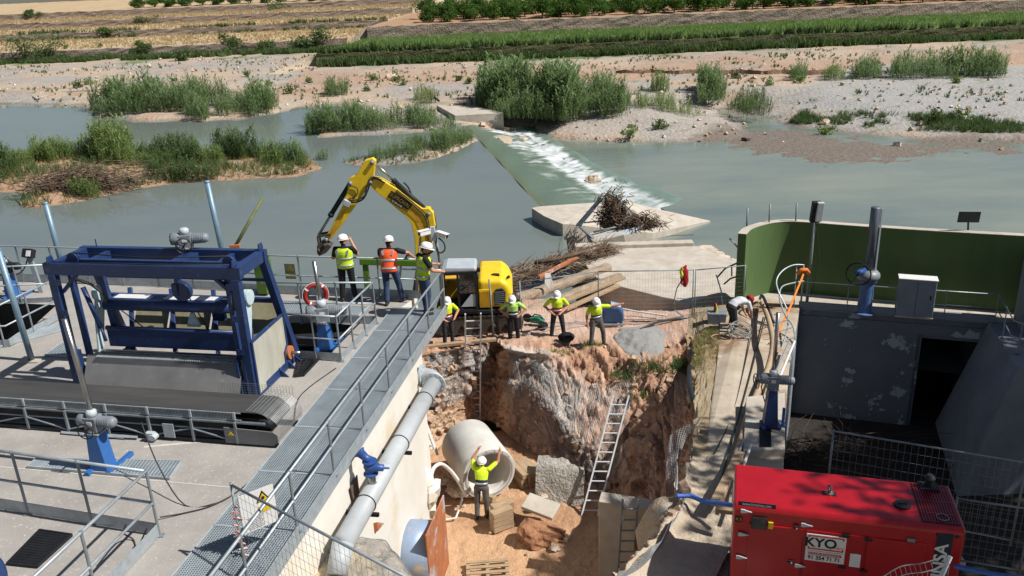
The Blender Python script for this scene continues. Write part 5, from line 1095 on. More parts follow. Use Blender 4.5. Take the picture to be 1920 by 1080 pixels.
# old footing blocks at the foot of the earth face
c = G(1045, 935, ZPIT); b = B(); Pf = []; nf = 14
for i in range(nf + 1):
    for j in range(nf + 1): u_, w_ = i / nf, j / nf; hh = .95 * sm(np.array(w_), 0, .75); nz_ = float(fbm(np.array(u_ * 5.), np.array(w_ * 5.), 3)) - .5; Pf.append((c.x - .65 + 1.35 * u_ + .15 * w_ + nz_ * .12, c.y + .02 - .55 * u_ + .9 * w_ ** 1.2 + nz_ * .25, -3.05 + float(hh) + nz_ * .22))
b.add(Pf, [(i * (nf + 1) + j, (i + 1) * (nf + 1) + j, (i + 1) * (nf + 1) + j + 1, i * (nf + 1) + j + 1) for i in range(nf) for j in range(nf)]); b2 = b.build('footing', mat('rough_footing', srgb(184, 178, 168), srgb(132, 126, 118), 9, .95, bump=1, bscale=14, bdist=.08), None, True); tag(b2, 'rough grey concrete footing at the foot of the earth face', 'footing')
# shaded concrete chamber at the right of the pit
q0, q1 = AY(1122, 940, 17.3), AY(1235, 938, 16.8); b = B(); zt = q0.z
b.prism([V(q0.x, 17.3, -3.4), V(q1.x + .4, 16.68, -3.4), V(q1.x + .4, 16.68, zt), V(q0.x, 17.3, zt)], (.12, .42, 0)); tag(b.build('chamber_wall', m_concl, bev=.02), 'short concrete chamber wall at the right side of the pit', 'wall')
# netting roll along the right edge of the pit
nb_ = np.array([[tuple(cr([G(1262, 920, .9), G(1262, 850, .85), G(1275, 815, .85), G(1312, 790, .85)], t * 3) + V(0, 0, -.9 * v + .15) + V(.12 * math.sin(v * 5 + t * 9), 0, 0)) for v in np.linspace(0, 1, 14)] for t in np.linspace(0, 1, 30)])
netting('wire_netting', nb_, np.array([-.7, -.5, .2]) + 0 * nb_, 1, 1, 'crumpled wire netting at the right brink of the pit', .005, .02)
nb_ = np.array([[tuple(cr([G(1290, 935, 1.2), G(1262, 985, 1.35), G(1225, 1035, 1.4), G(1160, 1085, 1.45)], t * 3) + V(-.12 * v, 0, -.45 * v + .1 + .06 * math.sin(t * 20 + v * 3))) for v in np.linspace(0, 1, 12)] for t in np.linspace(0, 1, 60)])
netting('wire_netting', nb_, np.array([-.4, -.5, .6]) + 0 * nb_, 1, 1, 'wire netting along the shaded near brink of the pit', .005, .02)
# ================================================================== BLUE SCREEN CLEANING MACHINE
mrot = math.atan2(-.77, 3.86)
mc = thing('screen_cleaner', 'dark blue steel screen cleaning machine with open top frame on the platform', 'machine', V(-9.08, 15.79, ZP), mrot)
W_, D_, H_ = 3.94, 1.07, 2.74
def part(nm, ma, *ops, par=mc, bev=.008, smooth=False, kind=None):
    b = B()
    for op in ops: getattr(b, op[0])(*op[1:-1], **op[-1]) if isinstance(op[-1], dict) else getattr(b, op[0])(*op[1:])
    return b.build(nm, ma, par, smooth, bev if not smooth else 0, kind=kind)
bm_ = lambda nm, a, c, w, h, ma=m_blue, par=mc: part(nm, ma, ('beam', a, c, w, h), par=par)
bm_('front_beam', (-.15, 0, H_ - .12), (W_ + .12, 0, H_ - .12), .14, .24); bm_('back_beam', (-.12, D_, H_ - .12), (W_ + .1, D_, H_ - .12), .14, .24)
bm_('middle_beam', (0, .36, H_ - .14), (W_, .36, H_ - .14), .1, .22)
bm_('side_beam', (0, .07, H_ - .121), (0, D_ - .07, H_ - .121), .13, .23); bm_('side_beam', (W_, .07, H_ - .121), (W_, D_ - .07, H_ - .121), .15, .23)
for x in (.55, 2.45, 3.35): bm_('cross_beam', (x, .43, H_ - .15), (x, D_ - .07, H_ - .15), .1 if x != 2.45 else .3, .18)
for x in (0, W_): bm_('front_leg', (x, -.01, H_ - .24), (x, -.01, 0), .15, .15)
bm_('back_leg', (0.02, D_ + .02, H_ - .24), (.05, 1.75, 0), .15, .13); bm_('back_leg', (W_ + .01, D_ + .02, H_ - .24), (W_ + .09, 1.75, .12), .17, .13)
bm_('lower_side_rail', (W_ + .02, .02, .1), (W_ + .06, 1.75, .1), .14, .16); bm_('lower_side_rail', (0, .02, .1), (.04, 1.75, .1), .12, .16)
bm_('inner_post', (.62, .55, H_ - .2), (.7, .55, .9), .13, .1); bm_('inner_post', (3.55, .55, H_ - .2), (3.6, .55, .9), .13, .1)
for x, y in ((0, -.01), (W_, -.01), (W_, D_)):
    b = B(); b.prism([(x - .02, y - .1, H_), (x - .02, y + .1, H_), (x - .02, y + .07, H_ + .14), (x - .02, y - .07, H_ + .14)], (.04, 0, 0)); b.build('lifting_eye', m_blue, mc, bev=.02)
b = B(); b.tube((.25, D_, H_), (.25, D_, H_ + .16), .012); b.build('pin', m_blue, mc)
# rake carriage tubes
part('roller_tube', m_blue, ('tube', (.62, .5, 1.68), (3.62, .5, 1.7), .12, None, 18), smooth=True)
b = B(); b.box((2.1, .72, 1.76), (2.95, .34, .02)); cp = b.build('cover_plate', m_blue, mc)
for x0, x1 in ((.72, 1.45), (1.85, 2.98)): B().box(((x0 + x1) / 2, .74, 1.778), (x1 - x0, .22, .008)).build('white_panel', m_signw, cp)
b = B(); b.lathe([(.0, 0), (.1, 0)], (3.2, .74, 1.778), (0, 0, 1), 16); b.box((3.2, .74, 1.777), (.18, .1, .008)); b.build('white_panel', m_signw, cp)
bm_('lower_beam', (.6, .45, .98), (3.66, .45, .98), .14, .38)
part('lower_lip', m_blue, ('tube', (.58, .42, 1.19), (3.66, .42, 1.19), .05, None, 10), smooth=True)
bm_('rake_bar', (.55, .2, .76), (3.72, .2, .76), .12, .05, m_stain)
b = B()
for k in range(62): b.box((.56 + k * .051, .06, .735), (.018, .2, .02))
b.build('rake_teeth', m_galv, mc, kind='stuff')
b = B(); b.prism([(.3, .06, .74), (3.74, .06, .74), (3.76, -.26, .14), (.28, -.26, .14)], (0, -.012, -.006)); b.build('apron_plate', m_sheetd, mc)
bm_('trough', (.2, -.1, .06), (3.8, -.1, .06), .5, .1, m_dark)
bm_('upper_back_rail', (.05, 1.42, 1.52), (W_ + .05, 1.42, 1.52), .1, .1); bm_('upper_back_rail', (.03, 1.2, 2.05), (W_ + .03, 1.2, 2.05), .06, .06)
bm_('knee_brace', (.08, .05, 2.1), (.5, .05, 2.5), .07, .07); bm_('knee_brace', (W_ - .08, .05, 2.1), (W_ - .5, .05, 2.5), .07, .07)
bm_('inner_guide', (.24, .18, 2.5), (.3, .12, .1), .09, .12); bm_('inner_guide', (W_ - .3, .18, 2.5), (W_ - .26, .12, .8), .09, .12)
for x in (.12, W_ - .12):
    for z in (.35, 1.0, 1.7, 2.35): part('bolt_plate', m_blue, ('box', (x, -.09, z), (.14, .012, .12)), ('tube', (x - .03, -.1, z + .02), (x - .03, -.115, z + .02), .012, None, 6), ('tube', (x + .03, -.1, z - .02), (x + .03, -.115, z - .02), .012, None, 6), bev=0, kind='stuff')
# arms
for x, y0 in ((.42, .42), (3.74, .42)):
    b = B(); b.prism([(x, y0 + .1, 2.05), (x, y0 + .3, 1.95), (x, y0 + .22, 1.55), (x, y0 - .05, .75), (x, y0 - .22, .72), (x, y0 - .1, 1.4)], (.05, 0, 0)); b.tube((x - .03, y0 + .16, 1.9), (x + .1, y0 + .16, 1.9), .16, n=18); b.build('rake_arm', mat('pale_blue_arm', srgb(188, 206, 208), srgb(164, 182, 186), 4, .5), mc, bev=.01)
# pulleys, ropes
for x, y in ((.35, .2), (3.72, .2)):
    part('rope_sheave', m_blue, ('tube', (x, y - .03, H_ + .02), (x, y + .03, H_ + .02), .13, None, 20), smooth=False)
part('sheave_block', m_blue, ('tube', (2.42, .44, 2.02), (2.42, .56, 2.02), .2, None, 20), ('box', (2.36, .5, 2.22), (.1, .12, .4)), ('box', (2.3, .5, 2.06), (.12, .16, .26)))
for pts in ([(.35, .2, H_ + .14), (2.0, .2, H_ + .07), (3.72, .2, H_ + .14)], [(0.1, -.05, H_ + .03), (2, -.04, H_ + .02), (3.9, -.03, H_ + .05)], [(2.52, .5, 1.95), (2.75, .6, 1.2), (2.9, .7, .5)], [(.9, .5, 1.6), (1.1, .9, 1.0), (1.3, 1.3, .5)]): part('wire_rope', m_dark, ('path', pts, .012, 6), smooth=True)
part('hydraulic_ram', m_blue, ('tube', (.3, .35, 2.1), (.55, .3, 1.25), .05, None, 12), ('tube', (.55, .3, 1.25), (.62, .28, .95), .03, None, 10), smooth=True)
part('cable_bundle', m_rubber, ('path', [(.25, .2, 2.35), (.6, .25, 2.2), (.75, .4, 1.9), (.7, .5, 1.6)], .03, 6), smooth=True); part('cable_bundle', m_rubber, ('path', [(3.55, .1, 2.4), (3.7, .2, 2.2), (3.75, .1, 1.8)], .035, 6), smooth=True)
# back sheeting and side sheet
for k, (x0, x1) in enumerate(((.5, 1.3), (1.35, 2.3), (2.35, 3.1), (3.15, 3.9))):
    b = B(); b.prism([(x0, 1.15, .5), (x1, 1.15, .5), (x1, 1.75, 1.42), (x0, 1.75, 1.42)], (0, .012, 0)); b.build('back_sheet', mat('olive_sheet', srgb(150, 144, 116), srgb(122, 116, 90), 2.5, .6, c3=srgb(96, 90, 64), s3=2, lo3=.6, hi3=.7), mc)
for x in (.35, 1.35, 2.35, 3.15): bm_('back_strut', (x, 1.7, 1.6), (x + .3, 1.0, .4), .09, .09)
b = B(); b.prism([(W_ + .085, .02, .02), (W_ + .085, 1.25, .02), (W_ + .085, 1.25, .38), (W_ + .085, 1.42, .52), (W_ + .085, 1.38, 1.2), (W_ + .085, .02, 1.17)], (.012, 0, 0)); b.build('side_sheet', m_sheet, mc)
for a, c in (((W_ + .09, .02, 1.19), (W_ + .09, 1.38, 1.22)), ((W_ + .09, .0, 0), (W_ + .09, .0, 1.2)), ((W_ + .09, 1.4, .55), (W_ + .09, 1.4, 1.22)), ((W_ + .09, 1.24, .05), (W_ + .09, 1.24, .42)), ((W_ + .09, 1.24, .4), (W_ + .09, 1.42, .55)), ((W_ + .09, .02, .03), (W_ + .09, 1.7, .03))): bm_('sheet_edge', a, c, .06, .05)
bm_('guide_rail', (W_ - .25, -.02, .85), (W_ - .2, -.06, .0), .05, .14); bm_('guide_rail', (W_ - .1, -.02, .85), (W_ - .06, -.06, .0), .04, .12); bm_('guide_rail', (.12, -.04, .85), (.16, -.06, 0), .1, .2)
part('drive_hub', m_rust, ('tube', (W_ + .06, 1.48, .3), (W_ + .14, 1.48, .3), .15, None, 20)); part('drive_shaft', m_stain, ('tube', (W_ + .1, 1.48, .3), (W_ + .34, 1.48, .3), .035, None, 10), smooth=True)
for y in (.9, 1.3, 1.62): b = B(); b.prism([(W_ + .1, y, .0), (W_ + .3, y, .0), (W_ + .1, y, .2)], (0, .03, 0)); b.build('foot_gusset', m_blue, mc)
part('pulley_bracket', mat('pale_blue_arm', srgb(188, 206, 208)), ('prism', [(2.3, .6, 1.2), (2.6, .6, 1.2), (2.5, .6, 1.5), (2.42, .6, 1.5)], (0, .06, 0)))
part('limit_switch', m_blue, ('box', (2.8, 1.05, 1.32), (.28, .1, .28)), ('tube', (2.86, .98, 1.36), (2.86, 1.1, 1.36), .07, None, 12))
# drive actuator on top
def actuator_head(par, c, s=1.0, ma=m_mgrey, rz=0, wheel=True):
    c = Vector(c); rm = Matrix.Rotation(rz, 3, 'Z'); T = lambda x, y, z: c + rm @ (V(x, y, z) * s)
    b = B(); b.box(T(0, 0, .16), (.26 * s, .24 * s, .3 * s), rm); b.lathe([(.12 * s, 0), (.14 * s, .02 * s), (.14 * s, .05 * s), (.09 * s, .08 * s), (.09 * s, .16 * s)], T(0, 0, -.02), (0, 0, 1), 16); b.build('gearbox', ma, par, bev=.025)
    b = B(); d = rm @ V(1, 0, 0); b.lathe([(.1 * s, 0), (.105 * s, .05 * s), (.105 * s, .32 * s), (.085 * s, .36 * s), (.05 * s, .38 * s)], T(.1, 0, .2), d, 16); b.build('motor', ma, par, True)
    b = B(); b.lathe([(.12 * s, 0), (.13 * s, .03 * s), (.13 * s, .16 * s), (.1 * s, .2 * s)], T(-.1, 0, .22), -d, 16); b.build('control_housing', ma, par, True)
    b = B(); b.lathe([(.1 * s, 0), (.1 * s, .12 * s), (.06 * s, .15 * s)], T(0, .0, .3), (0, 0, 1), 14); b.build('cap', m_lgrey, par, True)
    for k in range(7): b = B(); b.lathe([(.104 * s, 0), (.116 * s, 0), (.116 * s, .014 * s), (.104 * s, .014 * s)], T(.16 + k * .036, 0, .2), d, 16, caps=False); b.build('cooling_fin', ma, par)
    b = B()
    for k in range(8): t = k * math.pi / 4; _, sa, sb = frame_of(d); p = T(-.285, 0, .22) + (sa * math.cos(t) + sb * math.sin(t)) * .115 * s; b.tube(p + d * .03 * s, p - d * .012 * s, .012 * s, n=6)
    b.build('cover_bolts', m_dark, par, kind='stuff')
    b = B(); b.path([T(-.2, .08, .1), T(-.24, .12, -.05), T(-.2, .14, -.25), T(-.12, .14, -.5)], .014 * s, 6); b.build('conduit', m_rubber, par, True)
    b = B(); b.box(T(.0, -.125, .2), (.1 * s, .01, .07 * s), rm); b.build('name_plate', m_signw, par)
    if wheel: handwheel(par, T(.0, -.26, .12), rm @ V(0, -1, 0), .16 * s)
def handwheel(par, c, axis, r, ma=m_black):
    c = Vector(c); d, a, e = frame_of(axis); b = B(); b.torus(c, r, r * .07, axis, 24, 6)
    for k in range(3): t = k * 2.094 + .4; b.beam(c, c + (a * math.cos(t) + e * math.sin(t)) * r, r * .1, r * .06)
    b.tube(c - d * r * .8, c + d * .02, r * .14, n=8); b.build('handwheel', ma, par)
actuator_head(mc, (2.35, D_ - .05, H_ + .02), .95, m_mgrey, .35)
# ================================================================== CONVEYOR
crot = math.atan2(-1.22, 5.71); cv = thing('belt_conveyor', 'black belt conveyor with guards running across the platform in front of the blue machine', 'conveyor', V(-4.18, 13.03, ZP), crot); CL = 8.0; cv.scale = (1, 1, .78)
part('belt', m_belt, ('prism', [(-CL, .02, .72), (-.25, .02, .72), (-.25, .3, .69), (-.25, .62, .74), (-CL, .62, .74), (-CL, .3, .69)], (0, 0, .012)), par=cv, bev=0) if False else None
b = B(); n = 30; ring = []
P = [];
for i in range(n + 1):
    x = -CL + (CL - .42) * i / n
    for y, z in ((0, .80), (.12, .72), (.55, .72), (.68, .80)): P.append((x, y, z + .0))
for k in range(1, 8):
    t = k / 7 * math.pi * .8
    for y, z in ((0, .80), (.12, .72), (.55, .72), (.68, .80)): P.append((-.42 + .22 * math.sin(t), y, z - .22 * (1 - math.cos(t))))
F_ = [(i * 4 + j, (i + 1) * 4 + j, (i + 1) * 4 + j + 1, i * 4 + j + 1) for i in range(n + 7) for j in range(3)]
b.add(P, F_); b.build('belt', m_belt, cv, True)
b = B(); b.box((-CL / 2 - .2, .34, .45), (CL - .4, .5, .3)); b.build('return_housing', m_black, cv)
for y in (-.06, .74):
    part('upper_rail', m_galvd, ('beam', (-CL, y, .58), (-.25, y, .58), .05, .05), par=cv); part('lower_rail', m_dark, ('beam', (-CL, y, .08), (-.05, y, .08), .06, .08), par=cv); part('middle_rail', m_galvd, ('beam', (-CL, y, .38), (-.9, y, .38), .03, .04), par=cv)
for k in range(9):
    x = -CL + .3 + k * .86; part('frame_post', m_galvd, ('beam', (x, -.08, .05), (x, -.08, .6), .05, .05), par=cv)
    part('guard_bracket', m_galv, ('box', (x, -.07, .74), (.05, .03, .2)), par=cv)
    if k % 2 == 0 and k < 8: part('frame_brace', m_galvd, ('beam', (x, -.085, .1), (x + .82, -.085, .36), .03, .03), par=cv)
    elif k < 8: part('frame_brace', m_galvd, ('beam', (x, -.085, .36), (x + .82, -.085, .1), .03, .03), par=cv)
b = B()
for k in range(250): b.box((-CL + .1 + k * .0285, -.05, .72), (.011, .012, .17))
b.build('guard_bars', m_galv, cv, kind='stuff')
part('guard_rail', m_galv, ('beam', (-CL, -.05, .81), (-.7, -.05, .81), .02, .02), ('beam', (-CL, -.05, .63), (-.7, -.05, .63), .02, .02), par=cv, bev=0, kind='stuff')
b = B(); b.prism([(-1.05, -.1, .06), (-.12, -.1, .06), (-.02, -.1, .16), (-.02, -.1, .34), (-.1, -.1, .42), (-1.05, -.1, .46)], (0, .02, 0)); ep = b.build('end_plate', m_sheetd, cv, bev=.008)
b = B(); b.prism([(-.98, -.104, .27), (-.86, -.104, .27), (-.92, -.104, .37)], (0, -.006, 0)); b.build('warning_triangle', m_signy, ep)
part('cover_sheet', m_galv, ('box', (-2.15, -.1, .27), (.22, .02, .36)), par=cv)
part('tail_roller', m_dark, ('tube', (-.3, -.02, .5), (-.3, .7, .5), .16, None, 18), par=cv, smooth=True)
# mesh cage at the end of the belt
b = B(); T = lambda u, y: (-.55 + .6 * math.sin(u), y, .42 + .5 * math.cos(u))
for k in range(22):
    y = -.08 + k * .04; b.path([T(t, y) for t in np.linspace(0, 1.9, 8)], .004, 3)
for k in range(18):
    t = k * 1.9 / 17; b.path([T(t, -.1), T(t, .8)], .004, 3)
b.build('mesh_cage', m_wire, cv, kind='stuff')
b = B()
for k in range(26): b.path([(-1.6 + k * .06, .8, .7), (-1.6 + k * .06, .8, 1.0)], .003, 3)
for k in range(6): b.path([(-1.6, .8, .7 + k * .06), (-.05, .8, .7 + k * .06)], .003, 3)
b.build('back_mesh', m_wire, cv, kind='stuff')
part('roller_motor', m_lgrey, ('tube', (-2.45, -.22, .12), (-2.45, -.08, .12), .08, None, 14), ('box', (-2.5, -.16, .2), (.16, .1, .08)), par=cv)
# ================================================================== GATE ACTUATORS ON BLUE PEDESTALS
def pedestal(loc, rz, h, label, stem, head_s=.9, ma=m_blue2, head=m_lgrey, lean=0, wheel=True, arz=0, w=.26):
    o = thing('gate_actuator', label, 'actuator', loc, rz)
    b = B(); b.prism([(-w / 2 - .04, -w / 2, 0), (w / 2 + .04, -w / 2, 0), (w / 2 - .03, -w / 2, h), (-w / 2 + .03, -w / 2, h)], (0, w, 0)); b.build('pedestal', ma, o, bev=.01)
    part('base_rail', ma, ('beam', (-w / 2 - .03, -.24, .03), (-w / 2 - .03, .2, .03), .09, .09), par=o); part('base_rail', ma, ('beam', (w / 2 + .06, -.16, .03), (w / 2 + .06, .5, .03), .09, .09), par=o)
    part('top_flange', m_mgrey, ('box', (0, 0, h + .015), (w, w, .03)), par=o)
    actuator_head(o, (0, 0, h + .04), head_s, head, arz, wheel)
    if stem: part('stem_cover', m_stain, ('tube', (0, .02, h + .3), (-lean, .02, h + .3 + stem), .045, None, 14), par=o, smooth=True)
    return o
pedestal(G(196, 880, ZP), mrot, .72, 'blue pedestal gate actuator with tall steel stem tube in front of the conveyor', 1.75, .88, head=m_mgrey, lean=.1)
pedestal(G(612, 652, ZP) + V(0, 0, -.02), mrot, .62, 'blue pedestal gate actuator with grey gearbox standing in the middle well', 1.15, 1.15, head=m_mgrey, lean=.05, arz=.4, wheel=False)
b = B(); q = [G(520, 640, ZP - .2), G(650, 634, ZP - .2)]; b.beam(q[0], q[1], .3, .2); b.beam(G(520, 655, ZP - .15), G(632, 652, ZP - .15), .12, .16); tag(b.build('well_beam', m_dark, kind='stuff'), 'dark steel beams across the middle well under the actuator', 'beam')
o = pedestal(G(27, 558, ZP), mrot, .7, 'blue pedestal gate actuator with big black handwheel at the left edge', 0, .9, head=m_dark, wheel=False); handwheel(o, (0.0, -.2, 1.02), (0.1, -1, 0), .3)
# life ring on a stand
lr = thing('life_ring', 'red life ring with white bands hanging behind the grey gearbox', 'life ring', G(592, 600, ZP)); c = AY(592, 553, 18.6); d = V(.35, -1, .05)
b = B(); b.torus(c, .25, .052, d, 32, 10); b.build('ring', mat('life_ring_red', srgb(160, 38, 30), srgb(138, 30, 26), 4, .6), lr, True, world=True)
for t0 in (.6, 2.2, 3.7, 5.3): b = B(); b.torus(c, .25, .055, d, 5, 10, a0=t0, a1=t0 + .17); b.build('band', m_white, lr, True, world=True)
B().torus(c + V(0, -.02, 0), .31, .008, d, 28, 5).build('grab_line', m_white, lr, True, world=True)
b = B(); b.tube(c + V(0, .08, .3), V(c.x, c.y + .08, ZP), .025); b.build('stand', m_galvd, lr, True, world=True)
# posts and masts
def mast(a, t, r, label, ma=m_galv, base=True, r2=None):
    o = thing('mast', label, 'pole', a); B().tube(a, t, r, r2, n=14).build('tube', ma, o, True, world=True)
    B().ball(t, (r * 1.15, r * 1.15, r * .6), 10).build('cap', ma, o, True, world=True)
    if base: b = B(); b.box(a + V(0, 0, .015), (.42, .32, .03)); b.build('base_plate', m_concl, o, world=True)
    return o
m_bgalv = mat('blue_grey_tube', srgb(128, 152, 168), srgb(104, 128, 146), 3, .45, .3)
mast(G(60, 676, ZP), AY(-4, 468, 17.3), .065, 'slanting blue grey pole on a base plate at the left edge of the platform', m_bgalv)
mast(V(AY(108, 486, 22.9).x + .1, 22.9, ZP), AY(85, 381, 22.9), .075, 'blue grey pole rising behind the left end of the blue machine', m_bgalv, False)
mast(V(AY(410, 470, 22.2).x + .14, 22.2, ZP), AY(388, 341, 22.2), .075, 'tall blue grey pole behind the middle of the blue machine', m_bgalv, False)
o = mast(V(AY(440, 466, 21.6).x, 21.6, ZP), AY(441, 462, 21.5), .05, 'mossy green leaning pole with a rusty hinge behind the blue machine', m_galvd, False)
B().tube(AY(441, 462, 21.5), AY(492, 372, 22.2), .045, n=10).build('leaning_tube', mat('mossy_tube', srgb(112, 116, 70), srgb(80, 84, 50), 6, .7), o, True, world=True); B().box(AY(441, 463, 21.5), (.28, .1, .14)).build('rusty_hinge', m_rust, o, world=True, bev=.02)
o = thing('control_post', 'grey post with a tilted control box near the left handwheel', 'control box', G(78, 548, ZP)); a = G(78, 548, ZP); t = AY(54, 478, a.y)
B().beam(a, t, .12, .08, up=(0, 1, 0)).build('post', m_galv, o, world=True); b = B(); b.box(t + V(0.02, -.02, .05), (.28, .2, .24), rotm(-.5, 0, -.2)); b.build('box', m_dark, o, world=True, bev=.015); b = B(); b.box(t + V(.07, -.13, .08), (.13, .02, .16), rotm(-.5, 0, -.2)); b.build('label_plate', m_signw, o, world=True)
cable([t, t + V(-.2, -.1, -.4), t + V(-.5, -.1, -.5), t + V(-.8, -.1, -.3)], .018, 'black cable drooping from the control box to the handwheel actuator')
# cctv mast at the end of the walkway
ca = V(-1.95, 19.95, ZP); o = thing('camera_mast', 'slim mast with two white surveillance cameras at the end of the walkway', 'camera mast', ca)
tp_ = AY(812, 440, 19.95); B().path([ca + V(.15, 0, -.3), V(tp_.x + .12, 19.95, tp_.z - .6), tp_ + V(0.02, 0, .15)], .045, 10).build('pole', m_galvd, o, True, world=True)
B().box(AY(812, 438, 19.9), (.12, .1, .36), rotm(0, -.05, 0)).build('junction_box', m_lgrey, o, world=True, bev=.01)
for (x0, y0), (x1, y1), nm in (((806, 434), (786, 439), 'camera'), ((820, 438), (838, 444), 'camera')):
    A, C_ = AY(x0, y0, 19.9), AY(x1, y1, 19.7); b = B(); b.beam(A, C_, .11, .11); b.beam(A + V(0, 0, .07), C_ + V(0, 0, .07) + (C_ - A) * .12, .14, .02); k_ = b.build(nm, m_white, o, world=True, bev=.012); reg(k_); B().tube(C_, C_ + (C_ - A).normalized() * .012, .04, n=12).build('lens', m_black, k_, world=True)
B().tube(AY(788, 442, 19.9), AY(780, 545, 19.9), .02).build('conduit', m_galvd, o, True, world=True); hose([(822, 446), (832, 455), (834, 468), (826, 474), (818, 468)], 19.85, .02, 'cable_loop', o); hose([(808, 452), (800, 462), (804, 475), (812, 470)], 19.85, .025, 'cable_loop', o)
# lime green stop log frame and bin
o = thing('stop_log_frame', 'lime green steel stop log frame just outside the river railing', 'frame', V(-3.6, 21.0, ZP)); Yg = 21.0
B().beam(AY(675, 489, Yg), AY(783, 492, Yg), .22, .17).build('beam', m_lime, o, world=True, bev=.02); B().beam(AY(685, 496, Yg), AY(690, 552, Yg), .14, .14, up=(0, 1, 0)).build('leg', m_lime, o, world=True, bev=.01); B().path([AY(760, 486, Yg), AY(763, 479, Yg), AY(775, 480, Yg), AY(782, 487, Yg)], .03, 8).build('handle', m_black, o, True, world=True)
B().beam(AY(752, 498, Yg), AY(746, 552, Yg), .06, .06, up=(0, 1, 0)).build('strut', m_lgrey, o, world=True)
a = G(499, 551, ZP); o = thing('wheelie_bin', 'lime green wheelie bin behind the right leg of the blue machine', 'bin', a, mrot); o.scale = (.62, .8, 1)
b = B(); b.prism([(-.22, -.22, .05), (.22, -.22, .05), (.27, -.22, .95), (-.27, -.22, .95)], (0, .5, 0)); b.build('body', m_lime, o, bev=.03); b = B(); b.prism([(-.3, -.28, .95), (.3, -.28, .95), (.3, .3, 1.02), (-.3, .3, 1.02)], (0, 0, .05)); b.build('lid', m_lime, o, bev=.02)
for s in (-1, 1): B().tube((s * .18, .3, .1), (s * .25, .3, .1), .1, n=16).build('wheel', m_black, o)
# blue drum at the lower left corner
a = G(-92, 1112, ZP); o = thing('blue_drum', 'dark blue machine drum cut off by the lower left corner', 'drum', a); B().lathe([(.05, 0), (.42, .0), (.45, .04), (.45, .6), (.42, .64), (.05, .66)], a + V(0, 0, .05), (.85, -.3, .45), 32).build('shell', m_blue, o, False, world=True, bev=.02); B().lathe([(.2, 0), (.2, .04)], a + V(.48, -.17, .33), (.85, -.3, .45), 20).build('hub', m_blue, o, world=True)
# ================================================================== SITE FENCE PANELS
def fence_panel(A, Bp, h, label, nv=34, nh=14, group=None, ma=m_wire, foot=True, wire=.0022, posts=(True, True), htop=None):
    o = thing('fence_panel', label, 'fence', A, 0, group); d = Bp - A
    up = V(0, 0, h); B().tube(A + up, Bp + (up if htop is None else V(0, 0, htop)), .019, n=8).build('top_rail', m_galvd, o, True, world=True); B().tube(A + V(0, 0, .12), Bp + V(0, 0, .12), .017, n=8).build('bottom_rail', m_galvd, o, True, world=True)
    for f_, p in zip(posts, (A, Bp)):
        if f_: B().tube(p, p + up + V(0, 0, .03), .021, n=8).build('post', m_galvd, o, True, world=True)
    b = B()
    for k in range(1, nv): p = A + d * (k / nv); b.path([p + V(0, 0, .12), p + V(0, 0, h)], wire, 3)
    for k in range(1, nh): b.path([A + V(0, 0, .12 + (h - .12) * k / nh), Bp + V(0, 0, .12 + (h - .12) * k / nh)], wire, 3)
    b.build('wire_mesh', ma, o, world=True, kind='stuff')
    if foot: b = B(); b.box(A + V(0, 0, .05), (.6, .22, .12)); b.build('foot_block', m_concl, o, world=True, bev=.02)
    return o
fa = G(433, 909, 4.9); fb = G(772, 1088, 4.9); o = fence_panel(fa - V(0, 0, 2), fb - V(0, 0, 2), 2.0, 'site fence panel with a white and yellow notice at the near end of the walkway', 36, 12, wire=.0025)
d = (fb - fa).normalized(); nn = V(d.y, -d.x, 0); M4 = place(fa + V(.27, .14, -.5), V(.8, .6, 0), (0, 0, 1), 0); 
def brd(par, M4, x, y, w, h, ma, nm, z=0, bev=0):
    b = B(); b.box((x, y, z), (w, h, .006)); b.v = [tuple(M4 @ Vector(v)) for v in b.v]; k_ = b.build(nm, ma, par, world=True); reg(k_); return k_
sg = brd(o, M4, 0, 0, .5, .62, m_signw, 'notice_board'); brd(sg, M4, .08, -.02, .17, .1, m_signy, 'yellow_panel', .006)
for nm, s_, ma_ in (('triangle_border', .1, m_ink), ('warning_triangle', .075, m_signy)): b = B(); b.prism([M4 @ V(.08 - s_, .1 + (.1 - s_) * .3, .006 if ma_ is m_ink else .01), M4 @ V(.08 + s_, .1 + (.1 - s_) * .3, .006 if ma_ is m_ink else .01), M4 @ V(.08, .1 + s_ * 1.75, .006 if ma_ is m_ink else .01)], M4.to_3x3() @ V(0, 0, .003)); b.build(nm, ma_, sg, world=True)
b = B(); b.ball(M4 @ V(.08, .16, .014), .026, 8); b.build('hazard_symbol', m_ink, sg, world=True)
for k in range(8): brd(sg, M4, -.06, -.09 - k * .026, .24 - (k % 3) * .03, .008, m_inkgrey, 'text_line', .006)
b = B(); rs = random.Random(2)
for k in range(16): p = fa + V(rs.uniform(-.03, .03), rs.uniform(-.03, .0), -.35 - k * .1); b.box(p, (rs.uniform(.05, .14), .02, rs.uniform(.03, .08)), rotm(rs.random(), rs.random(), rs.random()))
b.build('torn_tape', mat('torn_red_white_tape', srgb(226, 206, 200), srgb(198, 92, 70), 12, .7, amt=.6), o, world=True, kind='stuff')
gf = 'fence panels along the path'
fence_panel(G(978, 628, 0), G(1122, 606, 0), 1.9, 'fence panel behind the two workers at the pit brink', 30, 12, gf, wire=.002); fence_panel(G(1122, 606, 0), G(1297, 604, 0), 1.9, 'fence panel behind the pointing worker and blue tank', 32, 12, gf, wire=.002); fence_panel(G(1301, 604, 0), G(1392, 596, .1), 1.9, 'fence panel between the hanging red jacket and the green wall', 20, 12, gf, wire=.002)
def zst(y): return float(np.interp(y, [590, 700, 800, 900, 1000], [.38, .56, .80, 1.0, 1.08]))
def GS(x, y, z=.38): return G(x, y, zst(y) + z - .38)
